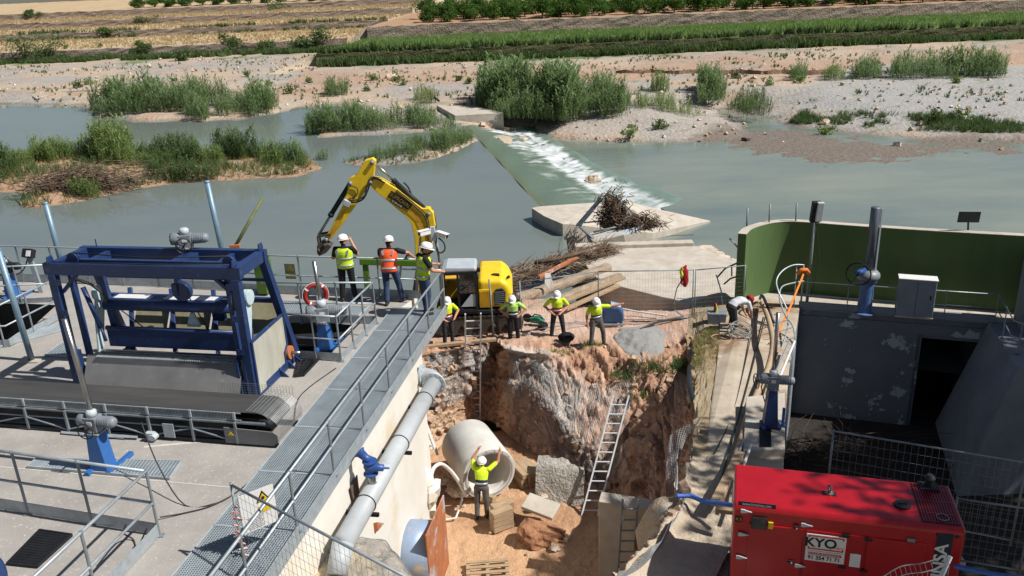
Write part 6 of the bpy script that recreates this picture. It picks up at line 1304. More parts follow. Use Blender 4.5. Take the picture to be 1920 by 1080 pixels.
# ================================================================== RIGHT BANK: STRIP, DECK, CHANNEL, GREEN WALL
GW = [V(8.0, 27.05, 0), V(8.3, 27.58, 0), V(8.75, 28.0, 0), V(9.35, 28.32, 0), V(9.95, 28.36, 0), V(10.7, 28.08, 0), V(11.9, 27.5, 0), V(14.1, 26.55, 0), V(16.54, 25.6, 0), V(21, 23.9, 0)]
gw = []; 
for i in range(73): gw.append(cr(GW, i / 72 * (len(GW) - 1)))
b = B(); P = []; F_ = []; th = .28
for i, p in enumerate(gw):
    t = (gw[min(i + 1, 72)] - gw[max(i - 1, 0)]).normalized(); nrm = V(-t.y, t.x, 0)
    for off, z in ((0, .1), (0, 2.93), (th, 2.93), (th, .1)): q = p + nrm * off; P.append((q.x, q.y, z))
for i in range(72):
    for j in range(4): F_.append((i * 4 + j, (i + 1) * 4 + j, (i + 1) * 4 + (j + 1) % 4, i * 4 + (j + 1) % 4))
F_ += [(0, 1, 2, 3), (72 * 4 + 3, 72 * 4 + 2, 72 * 4 + 1, 72 * 4)]
b.add(P, F_); fw_o = thing('flood_wall', 'curved dark green painted flood wall along the river', 'wall', gw[20]); b.build('wall_body', m_greenw, fw_o, world=True)
b = B(); P = []; F_ = []
for i, p in enumerate(gw):
    t = (gw[min(i + 1, 72)] - gw[max(i - 1, 0)]).normalized(); nrm = V(-t.y, t.x, 0)
    for off, z in ((-.008, 2.93), (-.008, 2.948), (th + .008, 2.948), (th + .008, 2.93)): q = p + nrm * off; P.append((q.x, q.y, z))
for i in range(72):
    for j in range(4): F_.append((i * 4 + j, (i + 1) * 4 + j, (i + 1) * 4 + (j + 1) % 4, i * 4 + (j + 1) % 4))
F_ += [(0, 1, 2, 3), (291, 290, 289, 288)]
b.add(P, F_); b.build('coping', m_concl, fw_o, world=True)
for k, (px, y1, y0) in enumerate([(1400, 390, 424), (1442, 383, 417), (1492, 381, 418)]):
    p = AY(px, y0, 28.4); B().tube(p - V(0, 0, .2), AY(px + 2, y1, 28.4), .03, n=8).build('fence_post', m_galvd, fw_o, True, world=True)
p = AY(1815, 432, 26.5); o = thing('back_of_sign', 'dark grey sign board seen from behind on a short post above the green wall', 'sign', p); B().tube(p, AY(1816, 398, 26.5), .03).build('post', m_dark, o, True, world=True); B().box(AY(1817, 407, 26.4), (.72, .03, .36), rotm(0, .05, 0)).build('board', m_dark, o, world=True)
# deck
DE = [G(1500, 577, ZD), G(1680, 592, ZD), G(1863, 604, ZD)]
DE[1] = DE[0].lerp(DE[2], .5); dd_ = (DE[2] - DE[0]).normalized(); dn = V(dd_.y, -dd_.x, 0)
b = B(); b.prism([V(p.x, p.y, -4) for p in [DE[0] - dd_ * .3, DE[2] + dd_ * 6, V(22, 24.5, 0), V(14.1, 26.7, 0), V(10.7, 28.2, 0), V(9.6, 28.5, 0), V(8.7, 28.15, 0), V(8.0, 27.1, 0), V(8.15, 26.6, 0)]], (0, 0, 4 + ZD)); dk = b.build('concrete_deck', [m_concl, m_greyw]); struct(dk)
dk.data.polygons.foreach_set('material_index', [0 if p.normal.z > .9 else 1 for p in dk.data.polygons]); dk['label'] = 'sunlit concrete deck in front of the green wall'
wl_ = thing('channel_wall', 'tall grey painted channel wall with peeling paint below the deck', 'wall', DE[0])
w0, w1 = DE[0] + dn * .05, DE[0].lerp(DE[2], .645) + dn * .05; w2 = DE[2] + dn * .05
b = B(); b.prism([V(w0.x, w0.y, -4), V(w1.x, w1.y, -4), V(w1.x, w1.y, .05), V(w0.x, w0.y, .05)], -dn * .3 + V(0, 0, 0)); b.build('wall_face', m_greyw, wl_, world=True)
b = B(); a_ = DE[0] - dd_ * .05 + dn * .1; c_ = DE[2] + dn * .1; b.beam(a_ + V(0, 0, .12) - dn * .04, c_ + V(0, 0, .12) - dn * .04, .12, .27); b.build('fascia', m_greypl, wl_, world=True, bev=.01)
b = B(); b.prism([V(w1.x, w1.y, -4), V(w1.x, w1.y, -.35), V(w1.x, w1.y, -.35) - dn * 2.5, V(w1.x, w1.y, -4) - dn * 2.5], dd_ * -.05); b.build('opening_jamb', m_greyw, wl_, world=True)
b = B(); b.prism([V(w1.x, w1.y, -.32), V(w2.x, w2.y, -.32), V(w2.x, w2.y, .05), V(w1.x, w1.y, .05)], -dn * .3); b.build('lintel', m_greyw, wl_, world=True)
cut_q = None
wg0, wg1 = V(15.35, 24.75, ZD + .02), V(14.35, 21.4, ZD + .02); bt0, bt1 = V(14.5, 25.6, -4), V(13.0, 21.2, -4)
b = B(); b.add([wg0, wg1, bt1, bt0, wg0 + V(1.6, 0, 0), wg1 + V(1.6, 0, 0), bt1 + V(3, 0, 0), bt0 + V(3, 0, 0)], [(0, 1, 2, 3), (7, 6, 5, 4), (0, 4, 5, 1), (1, 5, 6, 2), (2, 6, 7, 3), (3, 7, 4, 0)]); tag(b.build('wing_wall', m_greypl), 'sloping grey concrete wing wall at the right side of the channel', 'wall')
p = G(1905, 640, ZD); b = B(); b.box((p.x + 1.9, p.y + .6, 1.2), (2.6, 1.6, 2.6), rotm(0, 0, -.35)); tag(b.build('grey_housing', m_greypl, bev=.02), 'big plain grey housing cut off by the right edge', 'housing')
# boolean the culvert mouth into the deck body
bq = B(); e0 = DE[0].lerp(DE[2], .66); e1 = DE[2] - dd_ * .15; bq.prism([V(p.x, p.y, -4.2) for p in (e0 + dn * 1, e1 + dn * 1, e1 - dn * 3, e0 - dn * 3)], (0, 0, 3.75)); cc = bq.build('cutter', m_conc)
md = dk.modifiers.new('c', 'BOOLEAN'); md.object = cc; md.solver = 'EXACT'; dg = bpy.context.evaluated_depsgraph_get(); dg.update(); dk.data = bpy.data.meshes.new_from_object(dk.evaluated_get(dg)); dk.modifiers.clear(); bpy.data.objects.remove(cc)
dk.data.polygons.foreach_set('material_index', [0 if (p.normal.z > .9 and p.center.z > 0) else 1 for p in dk.data.polygons])
b = B(); f0, f1 = e0 - dn * .9, e1 - dn * .9; f2, f3 = f1 - dn * 7, f0 - dn * 7; lo = [V(p.x, p.y, -4.1) for p in (f0, f1, f2, f3)]; hi = [V(p.x, p.y, -.42) for p in (f0, f1, f2, f3)]
b.add(lo + hi, [(0, 1, 2, 3), (4, 5, 6, 7), (1, 2, 6, 5), (2, 3, 7, 6), (3, 0, 4, 7)]); tag(b.build('culvert', m_greypl), 'dark culvert tunnel opening in the channel wall', 'culvert')
# strip beside the pit
st = [(1350, 603), (1392, 575), (1432, 556), (1500, 570), (1497, 592), (1480, 690), (1470, 800), (1468, 1000), (1338, 1010), (1325, 900), (1325, 830), (1333, 760), (1343, 690), (1348, 640)]
b = B(); tp3 = [GS(x, y) for x, y in st]; n = len(tp3); b.add(tp3 + [V(p.x, p.y, -4) for p in tp3], [tuple(range(n))] + [(k, (k + 1) % n, n + (k + 1) % n, n + k) for k in range(n)]); sp_ = b.build('concrete_strip', [mat('stained_strip', srgb(186, 174, 156), srgb(158, 143, 122), 1.2, .92, bump=.4, bscale=25, c3=srgb(140, 112, 88), s3=.55, lo3=.5, hi3=.62), m_greypl], bev=.02); struct(sp_); sp_['label'] = 'tan concrete strip between the pit and the dark channel'
sp_.data.polygons.foreach_set('material_index', [0 if p.normal.z > .8 else 1 for p in sp_.data.polygons])
# channel floor and near right ground
b = B(); b.add([(5.5, 14, -3.75), (24, 14, -3.75), (24, 28, -3.75), (5.5, 28, -3.75)], [(0, 1, 2, 3)]); struct(b.build('channel_floor', mat('shade_dark_silt', srgb(48, 42, 37), srgb(32, 29, 27), 1.2, .9, bump=.6, bscale=6, bdist=.1)))  # silt coloured near black to carry the shade of the channel
xs, ysg, Fg = grid(2.4, 24, 150, np.linspace(4, 15.2, 110)); gzz = .9 + .12 * (fbm(xs * 1.5, ysg * 1.5, 5) - .5) + .06 * (fbm(xs * 6, ysg * 6, 6) - .5) - 1.2 * sm(-(xs - 2.9 - .1 * (15 - ysg)), 0, .8); gzz = np.where(ysg > 14.9, -3.8, gzz); gzz = np.where((ysg > 13.75 - .315 * (xs - 3.9)) & (xs > 4.6) & (xs < 14), -3.8, gzz); gzz = np.where((xs > 7.75) & (xs < 14), -3.8, gzz); gzz = np.where(xs < 4.6, gzz + .1 * sm(ysg, 13, 14.6), gzz)
cg = np.zeros(xs.shape + (3,)) + np.array(srgb(188, 170, 146)[:3]); cg = mixc(cg, sm(fbm(xs * 2, ysg * 2, 9), .48, .6), srgb(190, 186, 178)[:3]); cg = mixc(cg, sm(xs, 7, 8), srgb(96, 92, 84)[:3])  # ground colour turned dark to the right, in place of shade
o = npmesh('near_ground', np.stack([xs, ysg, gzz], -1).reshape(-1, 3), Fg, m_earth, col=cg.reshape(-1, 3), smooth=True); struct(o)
# dead sticks in the channel
o = thing('channel_debris', 'tangle of dead sticks on the dark channel floor', 'debris', V(10, 22.5, -3.7)); rr2 = random.Random(9); b = B(); twig_heap(b, (.5, 1.2, .1), 3.2, 1.4, .3, 130, 2.0, .016, rr2, .12); twig_heap(b, (.5, -2.5, .1), 3, 1.5, .3, 70, 1.6, .016, rr2, .15); b.build('sticks', mat('shade_dark_sticks', srgb(74, 62, 50), srgb(52, 44, 36), 4, .9), o, kind='stuff')  # stick colour darkened so they sink into the channel shade
# deck railing
q = thing('deck_railing', 'thin galvanised railing along the deck edge above the channel', 'railing', DE[0])
ra = DE[0] + dn * .12; rb_ = DE[0].lerp(DE[2], .70) + dn * .12; rc = DE[2] + dn * .12
railing(q, [V(ra.x, ra.y, ZD), V(rb_.x, rb_.y, ZD), V(rc.x, rc.y, ZD)], 5, 1.0, (.52,), 0, .02, .018)
railing(q, [V(rc.x, rc.y, ZD), V(14.75, 22.6, ZD), V(15.4, 21.2, ZD)], 4, 1.0, (.52,), 0, .02, .018, skip_post=(0,))
# tall gate column with handwheel
a = G(1620, 586, ZD); o = thing('gate_column', 'tall grey gate spindle column on a blue pedestal with handwheel', 'gate valve', a)
B().lathe([(.36, 0), (.36, .04), (.24, .06), (.22, 1.1), (.3, 1.14), (.3, 1.2)], a, (0, 0, 1), 20).build('pedestal', mat('pedestal_blue', srgb(84, 112, 156), srgb(66, 92, 132), 4, .5), o, world=True, bev=.01)
B().lathe([(.2, 0), (.34, .03), (.38, .12), (.36, .22), (.26, .32), (.2, .34)], a + V(0, 0, 1.2), (0, 0, 1), 24).build('gear_head', m_mgrey, o, True, world=True)
B().lathe([(.15, 0), (.15, 2.15), (.12, 2.18), (.05, 2.18)], a + V(0.0, 0, 1.5), (0, 0, 1), 20).build('spindle_cover', mat('column_grey', srgb(104, 112, 122), srgb(84, 92, 100), 3, .4, .3), o, True, world=True)
B().box(a + V(.17, -.1, 2.6), (.05, .05, 2.1)).build('scale_rod', m_lgrey, o, world=True)
B().tube(a + V(-.2, -.1, 1.55), a + V(-.55, -.35, 1.55), .1, n=12).build('gear_shaft', m_bluev, o, True, world=True); WM['x'] = 0
hw = a + V(-.52, -.42, 1.55); b = B(); b.torus(hw, .38, .026, (-.5, -.85, 0), 28, 6); d_, aa, ee = frame_of((-.5, -.85, 0))
for k in range(4): t = k * 1.571 + .5; b.beam(hw, hw + (aa * math.cos(t) + ee * math.sin(t)) * .38, .03, .02)
b.build('handwheel', m_black, o, world=True)
floor_q = [G(1560, 572, ZD), G(1665, 580, ZD), G(1660, 592, ZD), G(1555, 584, ZD)]; WM[dk.name] = Matrix.Identity(4); grating('floor_grating', floor_q, ZD + .02, dk, 8, 30, .03, m_galvd, bar=.01)
a = G(1712, 592, ZD); o = thing('switch_cabinet', 'grey metal switch cabinet on the deck beside the gate column', 'cabinet', a, -.36); B().box((0, 0, .66), (1.12, .42, 1.32)).build('body', mat('cabinet_grey', srgb(132, 136, 146), srgb(118, 122, 132), 2, .5), o, bev=.02); B().box((0, 0, 1.34), (1.18, .48, .04)).build('roof', m_white, o, bev=.01); B().box((0, 0, .02), (1.16, .46, .05)).build('plinth', m_concl, o); B().box((.42, -.22, .75), (.04, .03, .14)).build('handle', m_black, o); B().box((0, -.213, .66), (.008, .01, 1.2)).build('door_seam', m_dark, o)
a = G(1512, 577, ZD); o = thing('lamp_post', 'slim grey post with a box floodlight at its top beside the deck', 'lamp post', a); t = AY(1525, 382, a.y); B().tube(a, V(a.x + .02, a.y, t.z), .055, .04, 12).build('pole', m_galvd, o, True, world=True)
hd = B(); hd.box(V(a.x + .03, a.y, t.z - .28), (.3, .2, .72), rotm(.1, .03, 0)); hd.build('lamp_housing', m_dark, o, world=True, bev=.02); B().box(V(a.x + .12, a.y - .08, t.z - .26), (.22, .16, .66), rotm(.1, .03, 0)).build('reflector', m_lgrey, o, world=True, bev=.02)
cable([V(a.x + .06, a.y - .05, t.z - .7), V(a.x + .25, a.y - .05, 2.2), V(a.x + .2, a.y - .05, 1.4), V(a.x + .08, a.y - .05, .7)], .012, 'thin cable hanging down the lamp post', m_rubber)
# access ladder with curved handrails
o = thing('access_ladder', 'pale metal access ladder with curved handrails dropping into the channel', 'ladder', G(1495, 590, ZD))
A1 = [AY(1507, 527, 26.4), AY(1490, 530, 26.2), AY(1466, 538, 25.8), AY(1462, 560, 25.2), AY(1472, 590, 24.6), AY(1488, 615, 24.0), AY(1489, 650, 23.2), AY(1476, 690, 22.3), AY(1452, 722, 21.5), AY(1430, 745, 21.0)]
A2 = [AY(1508, 497, 26.5), AY(1488, 497, 26.4), AY(1468, 507, 26.1), AY(1456, 525, 25.8), AY(1460, 548, 25.4), AY(1478, 590, 24.8), AY(1470, 640, 23.4), AY(1448, 690, 22.3), AY(1424, 740, 21.2)]
for A_ in (A1, A2): B().path([cr(A_, i / 40 * (len(A_) - 1)) for i in range(41)], .026, 8).build('handrail', m_galv, o, True, world=True)
for k in range(9):
    t = .42 + k * .065; p, q_ = cr(A1, t * (len(A1) - 1)), AY(1452 - k * 4, 590 + k * 18, 24.4 - k * .35); B().tube(p, q_, .018, n=6).build('rung', m_galvd, o, True, world=True)
for a, c in (((1507, 497, 26.5), (1502, 577, 26.7)), ((1494, 498, 26.5), (1488, 580, 26.6))): B().tube(AY(*a), AY(*c), .022, n=8).build('post', m_galv, o, True, world=True)
# strap, hoses and pipes on the strip
b = B(); pts = [AY(1508, 510, 26.4), AY(1480, 580, 24.9), AY(1448, 648, 23.2), AY(1425, 715, 21.6), GS(1398, 795, .6), GS(1385, 830, .5)]
b2 = []; 
for i in range(len(pts) - 1): b.beam(pts[i], pts[i + 1], .065, .012, up=(.6, -.5, .6))
tag(b.build('lifting_strap', m_orange), 'long orange lifting strap stretched from the railing down along the strip', 'strap'); b = B(); b.path([AY(1495, 513, 26.4), AY(1503, 506, 26.35), AY(1512, 506, 26.35), AY(1516, 512, 26.4)], .07, 8); tag(b.build('strap_knot', m_orange, None, True), 'bunched orange strap knot on the railing top', 'strap')
cable([GS(1428, 568, .6), GS(1438, 590, .9), GS(1446, 620, 1.0), GS(1449, 650, .9), GS(1440, 690, .7), GS(1420, 735, .6), GS(1402, 780, .55), GS(1388, 830, .5), GS(1368, 890, .55), GS(1348, 940, .75)], .085, 'old tan canvas hose lying along the concrete strip', m_soft, 'hose', 60, 'hose')
gp = 'thin pipes and cables laid along the strip'
for k, (pts, r, ma, lab) in enumerate([([(1490, 640, .9), (1440, 760, .6), (1392, 880, .6), (1382, 960, .8)], .035, m_white, 'white pipe running down the strip beside the canvas hose'), ([(1480, 640, .8), (1436, 740, .6), (1385, 850, .6), (1375, 940, .8)], .03, m_galv, 'grey pipe running down the strip next to the white pipe'),
                                       ([(1436, 590, .5), (1410, 690, .5), (1380, 800, .45), (1352, 900, .5)], .02, m_rubber, 'black cable lying left of the canvas hose'), ([(1420, 575, .5), (1395, 690, .5), (1372, 780, .42), (1340, 850, .42)], .015, m_rubber, 'thin black cable lying farthest left on the strip')]):
    cable([GS(*p) for p in pts], r, lab, ma, 'pipe' if r > .025 else 'cable', 30, 'pipe' if r > .025 else 'cable')
b = B(); b.path([GS(1425, 560, .5) + V(0, 0, .5 * math.sin(t)) + V(-.3 * math.sin(t * .7), -.8 * t, 0) for t in np.linspace(0, 3, 14)], .05, 8); tag(b.build('suction_hose', m_pvc, None, True), 'dark ribbed suction hose curled at the corner of the deck', 'hose')
b = B(); b.path([GS(1294, 688, .35), GS(1292, 720, .3), GS(1302, 760, .25), GS(1312, 790, .1)], .075, 10); tag(b.build('drain_pipe', m_pvc, None, True), 'black plastic pipe hanging over the right brink of the pit', 'pipe')
cable([GS(1268, 930, .8), GS(1295, 930, .75), GS(1320, 940, .8), GS(1350, 944, .9), GS(1380, 950, 1.0)], .05, 'blue hose lying across the near end of the strip', mat('blue_hose', srgb(70, 110, 190), None, 4, .5), 'hose', 30, 'hose')
timber(GS(1340, 945, .8), GS(1388, 850, .6), .2, .12, 'brown wooden board lying at the near end of the strip', 'loose boards on the strip', m_wood)
timber(GS(1342, 955, .95), GS(1385, 960, 1.0), .12, .1, 'short pale timber end beside the generator', 'loose boards on the strip', m_wood)
# lower gate actuator on white plinth
pz0 = .84; o = thing('plinth', 'white concrete plinth with a gate slot beside the generator', 'plinth', G(1430, 810, pz0))
pq = [G(1398, 760, pz0), G(1470, 752, pz0), G(1470, 860, pz0), G(1392, 862, pz0)]; b = B(); b.prism([V(p.x, p.y, -3) for p in pq], (0, 0, 4.09)); b.build('block', m_concl, o, world=True, bev=.02)
B().prism([V(*G(1424, 800, 1.1)[:2], 1.1), V(*G(1446, 800, 1.1)[:2], 1.1), V(*G(1446, 838, 1.1)[:2], 1.1), V(*G(1424, 838, 1.1)[:2], 1.1)], (0, 0, .006)).build('dark_slot_patch', m_black, o, world=True)  # black sheet on the block, standing in for the dark of the open slot
o = pedestal(G(1443, 800, 1.1), -.1, 1.0, 'dark blue gate actuator with tall grey stem on the white plinth', 1.6, 1.0, m_blue, m_mgrey, wheel=False, arz=-.1); handwheel(o, (-.38, 0, 1.2), (-1, -.2, 0), .17)
part('guide_frame', m_blue2, ('beam', (.3, 0, -.05), (.3, .0, .5), .06, .06), ('beam', (.05, 0, .02), (.4, 0, .02), .05, .05), par=o)
# ================================================================== GENERATOR
g0 = V(3.56, 11.82, .95); gang = math.atan2(-.95, 3.39); GL, GD, GH = 3.52, 1.32, 1.95
gen = thing('generator', 'red silenced diesel generator with white rental placard beside the pit', 'generator', g0, gang)
gx = V(math.cos(gang), math.sin(gang), 0); gy = V(-gx.y, gx.x, 0)
def gface(px, py):
    d = Vector(ray(px, py)); o_ = V(0, 0, CAMZ); t = (g0 - o_).dot(gy) / d.dot(gy); p = o_ + d * t - g0; return p.dot(gx), p.z
b = B(); b.prism([(0, 0, .14), (0, 0, GH - .07), (0, .06, GH), (0, GD - .06, GH), (0, GD, GH - .07), (0, GD, .14)], (GL, 0, 0)); b.build('canopy', m_red, gen, bev=.035, seg=3)
B().box((GL / 2, GD / 2, .07), (GL + .02, GD + .02, .15)).build('skid', m_dark, gen, bev=.02)
def gbox(nm, x0, z0, x1, z1, ma, dep=.02, par=gen, bev=.006): b = B(); b.box(((x0 + x1) / 2, -dep / 2, (z0 + z1) / 2), (abs(x1 - x0), dep, abs(z1 - z0))); return b.build(nm, ma, par, bev=bev)
dA, dB = gface(1397, 953), gface(1500, 962); d0 = gbox('door', .26, .24, 1.12, 1.62, m_red, .03); d1 = gbox('door', 1.17, .24, 2.08, 1.62, m_red, .022); d2 = gbox('door', 2.12, .24, 2.98, 1.62, m_red, .022)
(wx, wz), (wx2, wz2) = gface(1409, 967), gface(1437, 992); wn_ = gbox('window', wx, wz2, wx2, wz, m_black, .045, d0, .012); gbox('pane', wx + .02, wz2 + .02, wx2 - .02, wz - .02, m_glass, .05, wn_, 0)
(x_, z_), (x2, z2) = gface(1441, 978), gface(1449, 990); gbox('yellow_sticker', x_, z2, x2, z_, m_signy, .035, d0, 0)
def hinge(px, py, par): x, z = gface(px, py); b = B(); b.box((x, -.035, z), (.07, .03, .07)); b.prism([(x + .03, -.05, z + .03), (x + .15, -.05, z), (x + .03, -.05, z - .03)], (0, .025, 0)); b.build('hinge', m_lgrey, par, bev=.006)
for px, py in ((1393, 956), (1388, 999), (1384, 1042)): hinge(px, py, d0)
for px, py in ((1506, 982), (1494, 1058)): hinge(px, py, d1)
for px, py in ((1492, 986), (1482, 1050)): x, z = gface(px, py); b = B(); b.box((x, -.04, z), (.09, .04, .06)); b.build('latch', m_black, d0, bev=.008); B().ball((x + .01, -.065, z - .01), .022, 8).build('lock', m_stain, d0)
for px, py in ((1586, 1003), (1578, 1061), (1628, 1010), (1618, 1068)): x, z = gface(px, py); gbox('latch', x - .06, z - .025, x + .06, z + .025, m_black, .045, d1 if px < 1600 else d2)
x, z = gface(1708, 1011); gbox('hinge', x - .06, z - .03, x + .06, z + .03, m_mgrey, .04, d2)
x, z = gface(1385, 973); gbox('lifting_point', x - .06, z - .06, x + .06, z + .06, m_black, .012)
text_mesh('mark', 'K.5', .07, m_orange, place(g0 + gx * x + V(0, 0, z) - gy * .014, gx, (0, 0, 1), 0), gen, .001)
# web address strip
(x0, z0), (x1, z1) = gface(1384, 943), gface(1455, 950); s_ = gbox('web_strip', x0, min(z0, z1) - .035, x1, min(z0, z1) + .045, mat('strip_navy', srgb(34, 42, 60), None, 3), .012, gen, 0); reg(s_)
text_mesh('lettering', 'www.himoinsa.com', .075, m_signw, place(g0 + gx * ((x0 + x1) / 2) + V(0, 0, min(z0, z1) + .005) - gy * .016, gx, (0, 0, 1), 0), s_, .001, sx=.78)
# rental placard
(x0, z0), (x1, z1) = gface(1513, 998), gface(1580, 1047); xa, xb = x0, x1; zt = z0; hp = .52; s_ = gbox('placard', xa, zt - hp, xb + .02, zt, m_signw, .034, d1, .003); WM[s_.name] = WM[gen.name]
cx = (xa + xb) / 2; wpl = xb - xa + .02
T = lambda x, z: place(g0 + gx * x + V(0, 0, z) - gy * .038, gx, (0, 0, 1), 0)
text_mesh('lettering', 'KYO', .24, m_ink, T(cx - .07, zt - .16), s_, .001, sx=1.0, bold=.006); text_mesh('lettering', 'rent', .09, m_orange, T(cx + wpl * .36, zt - .215), s_, .001); text_mesh('lettering', '91 354 71 71', .1, m_ink, T(cx, zt - .455), s_, .001, sx=.95, bold=.002); text_mesh('lettering', 'ALQUILER DE MAQUINARIA', .048, m_signw, T(cx, zt - .375), s_, .0025, sx=.8)
def pl_bar(x0_, x1_, z0_, z1_, ma=m_inkr): b = B(); b.box(((x0_ + x1_) / 2, -.0355, (z0_ + z1_) / 2), (x1_ - x0_, .004, z1_ - z0_)); b.build('printed_bar', ma, s_)
pl_bar(xa + .03, xb - .01, zt - .04, zt - .02); pl_bar(xa + .03, xa + .05, zt - .07, zt - .02); pl_bar(xb - .03, xb - .01, zt - .07, zt - .02); pl_bar(xa + .03, xb - .01, zt - .29, zt - .265); pl_bar(xa + .03, xa + .05, zt - .29, zt - .24); pl_bar(xb - .03, xb - .01, zt - .29, zt - .24); pl_bar(xa + .05, xb - .03, zt - .40, zt - .35); pl_bar(xa + .03, xb - .01, zt - .325, zt - .315, m_inkgrey)
(x0, z0), (x1, z1) = gface(1594, 1036), gface(1611, 1062); gbox('instruction_label', x0, z1, x1, z0, m_signw, .034, d1, 0)
# vertical brand band
(x0, z0), (x1, z1) = gface(1758, 1000), gface(1788, 1003); bw = gbox('brand_band', x0, .16, x1, GH - .1, MATS['strip_navy'], .012, gen, 0); reg(bw)
cx = (x0 + x1) / 2; MB_ = place(g0 + gx * (cx - .02) + V(0, 0, .95) - gy * .016, V(0, 0, 1), -gx, 0); text_mesh('lettering', 'HIMOINSA', .26, m_signw, MB_, bw, .001, sx=1.15, bold=.006); text_mesh('lettering', 'THE ENERGY EXPERT', .07, m_inkgrey, place(g0 + gx * (cx + .11) + V(0, 0, .95) - gy * .016, V(0, 0, 1), -gx, 0), bw, .001, sx=1.1)
text_mesh('model_lettering', 'HFW-160 T5', .09, m_signw, place(g0 + gx * .35 + V(0, 0, .075) - gy * .014, gx, (0, 0, 1), 0), gen, .001); 
(x0, z0), (x1, z1) = gface(1430, 1062), gface(1478, 1075); gbox('fork_pocket', .75, .16, 1.3, .23, m_black, .012)
lvp = gbox('louvre', 2.2, .3, 2.6, .62, m_black, .03, d2, 0)
for k in range(9): B().box((2.24 + k * .04, -.033, .46), (.02, .012, .3)).build('louvre_slat', m_red, lvp)
for k in range(4): gbox('vent_slot', GL - .42 + k * .09, GH - .16, GL - .36 + k * .09, GH - .11, m_black, .008, gen, 0)
# roof: grille, cap, eye
gr = B(); gr.box((GL - .34, GD / 2, GH + .004), (.56, GD - .2, .012)); gr = gr.build('roof_grille', m_black, gen)
for k in range(13): B().box((GL - .59 + k * .042, GD / 2, GH + .014), (.018, GD - .22, .01)).build('grille_bar', m_red, gr)
for k in range(3): B().box((GL - .34, .35 + k * .35, GH + .016), (.54, .02, .01)).build('grille_bar', m_red, gr)
B().torus((GL - .3, .25, GH + .03), .09, .008, (0, 0, 1), 20, 6).build('finger_guard', m_wire, gr); B().lathe([(.13, 0), (.13, .03), (.05, .04)], (GL - .85, .5, GH), (0, 0, 1), 24).build('filler_cap', m_black, gen); B().box((GL - .85, .5, GH + .045), (.14, .025, .02)).build('cap_grip', m_black, gen)
b = B(); b.lathe([(.07, 0), (.07, .02), (.03, .03), (.03, .06)], (1.55, .62, GH), (0, 0, 1), 14); b.torus((1.55, .62, GH + .11), .05, .016, (1, .4, 0), 16, 6); b.build('lifting_eye', m_stain, gen, kind='stuff'); B().box((1.55, .62, GH + .006), (.22, .12, .012)).build('lifting_plate', m_dark, gen)
b = B(); b.lathe([(.07, 0), (.07, .16), (.09, .18), (.05, .24)], (GL - .35, GD - .2, GH + .02), (0, 0, 1), 14); b.box((GL - .35, GD - .2, GH + .03), (.3, .24, .03)); b.build('exhaust_stack', m_dark, gen, kind='stuff')
# mesh panels round the generator
gq = 'fence panels behind the generator'
a, c = G(1563, 808, 2.7), G(1925, 868, 2.7); fence_panel(a - V(0, 0, 1.8), c - V(0, 0, 1.8), 1.8, 'galvanised mesh panel standing between the generator and the channel', 28, 8, gq, wire=.004)
a, c = G(1795, 935, 2.3), G(1935, 955, 2.3); fence_panel(a - V(0, 0, 1.4), c - V(0, 0, 1.4), 1.4, 'dark mesh panel at the right behind the generator', 10, 8, gq, wire=.003)
b = B(); q1 = [AY(1655, 1082, 9.6), AY(1690, 1062, 9.6), AY(1730, 1056, 9.6), AY(1775, 1042, 9.6)]; q2 = [p + V(.02, -.06, -.1) for p in q1]; o = thing('bent_mesh_offcut', 'bent offcut of wire mesh and tube in front of the generator', 'wire mesh', q1[1])
for q_ in (q1, q2): b.path([cr(q_, i / 20 * 3) for i in range(21)], .008, 5)
for k in range(14): t = k / 13 * 3; b.path([cr(q1, t), cr(q2, t)], .005, 4)
for k in range(10): t = 1 + k / 9 * 2; b.path([cr(q2, t), cr(q2, t) + V(.0, -.03, -.5)], .004, 3)
b.build('wires', m_wire, o, world=True, kind='stuff'); B().beam(AY(1782, 1043, 9.6), AY(1763, 1085, 9.5), .05, .05).build('tube', m_lgrey, o, world=True)
cable([AY(1790, 1062, 10.8), AY(1830, 1070, 10.5), AY(1880, 1080, 10.2), AY(1930, 1085, 10)], .04, 'blue hose on the dark ground right of the generator', MATS['blue_hose'], 'hose', 20, 'hose')
# shade tree beside the camera position, outside the picture on the right
o = thing('plane_tree', 'tall leafy shade tree standing off to the right of the generator', 'tree', (18.4, 8.6, .8)); v, f = leafcloud(77, 15000, (4.0, 5.0, 3.0), .17, 14); v = v + np.array([.45, 1.2, 13.2]); npmesh('crown', v, f, m_bush, o)
b = B(); b.path([(0, 0, -1), (.1, 0, 4), (-.1, .3, 8), (-.3, .8, 12)], [.42, .36, .3, .16], 10)
for k in range(9): a_ = k * .8; b.path([(-.2, .5, 9 + k * .3), (-.4 + math.cos(a_) * 1.8, 1 + math.sin(a_) * 1.8, 11.8), (-.4 + math.cos(a_) * 3.4, 1.2 + math.sin(a_) * 3.4, 13.6)], [.14, .08, .02], 6)
b.build('trunk', m_bark, o)
o = thing('plane_tree', 'second tall shade tree standing right of the dark channel', 'tree', (24.6, 16.6, -1)); v, f = leafcloud(78, 12000, (4.6, 4.2, 3.2), .2, 14); v = v + np.array([0, .4, 14.0]); npmesh('crown', v, f, m_bush, o)
b = B(); b.path([(0, 0, -3), (.1, 0, 4), (-.1, .1, 9), (0, .3, 13)], [.46, .38, .3, .16], 10)
for k in range(9): a_ = k * .8; b.path([(0, .2, 9 + k * .35), (math.cos(a_) * 1.8, .4 + math.sin(a_) * 1.8, 12.6), (math.cos(a_) * 3.6, .4 + math.sin(a_) * 3.4, 14.4)], [.14, .08, .02], 6)
b.build('trunk', m_bark, o)
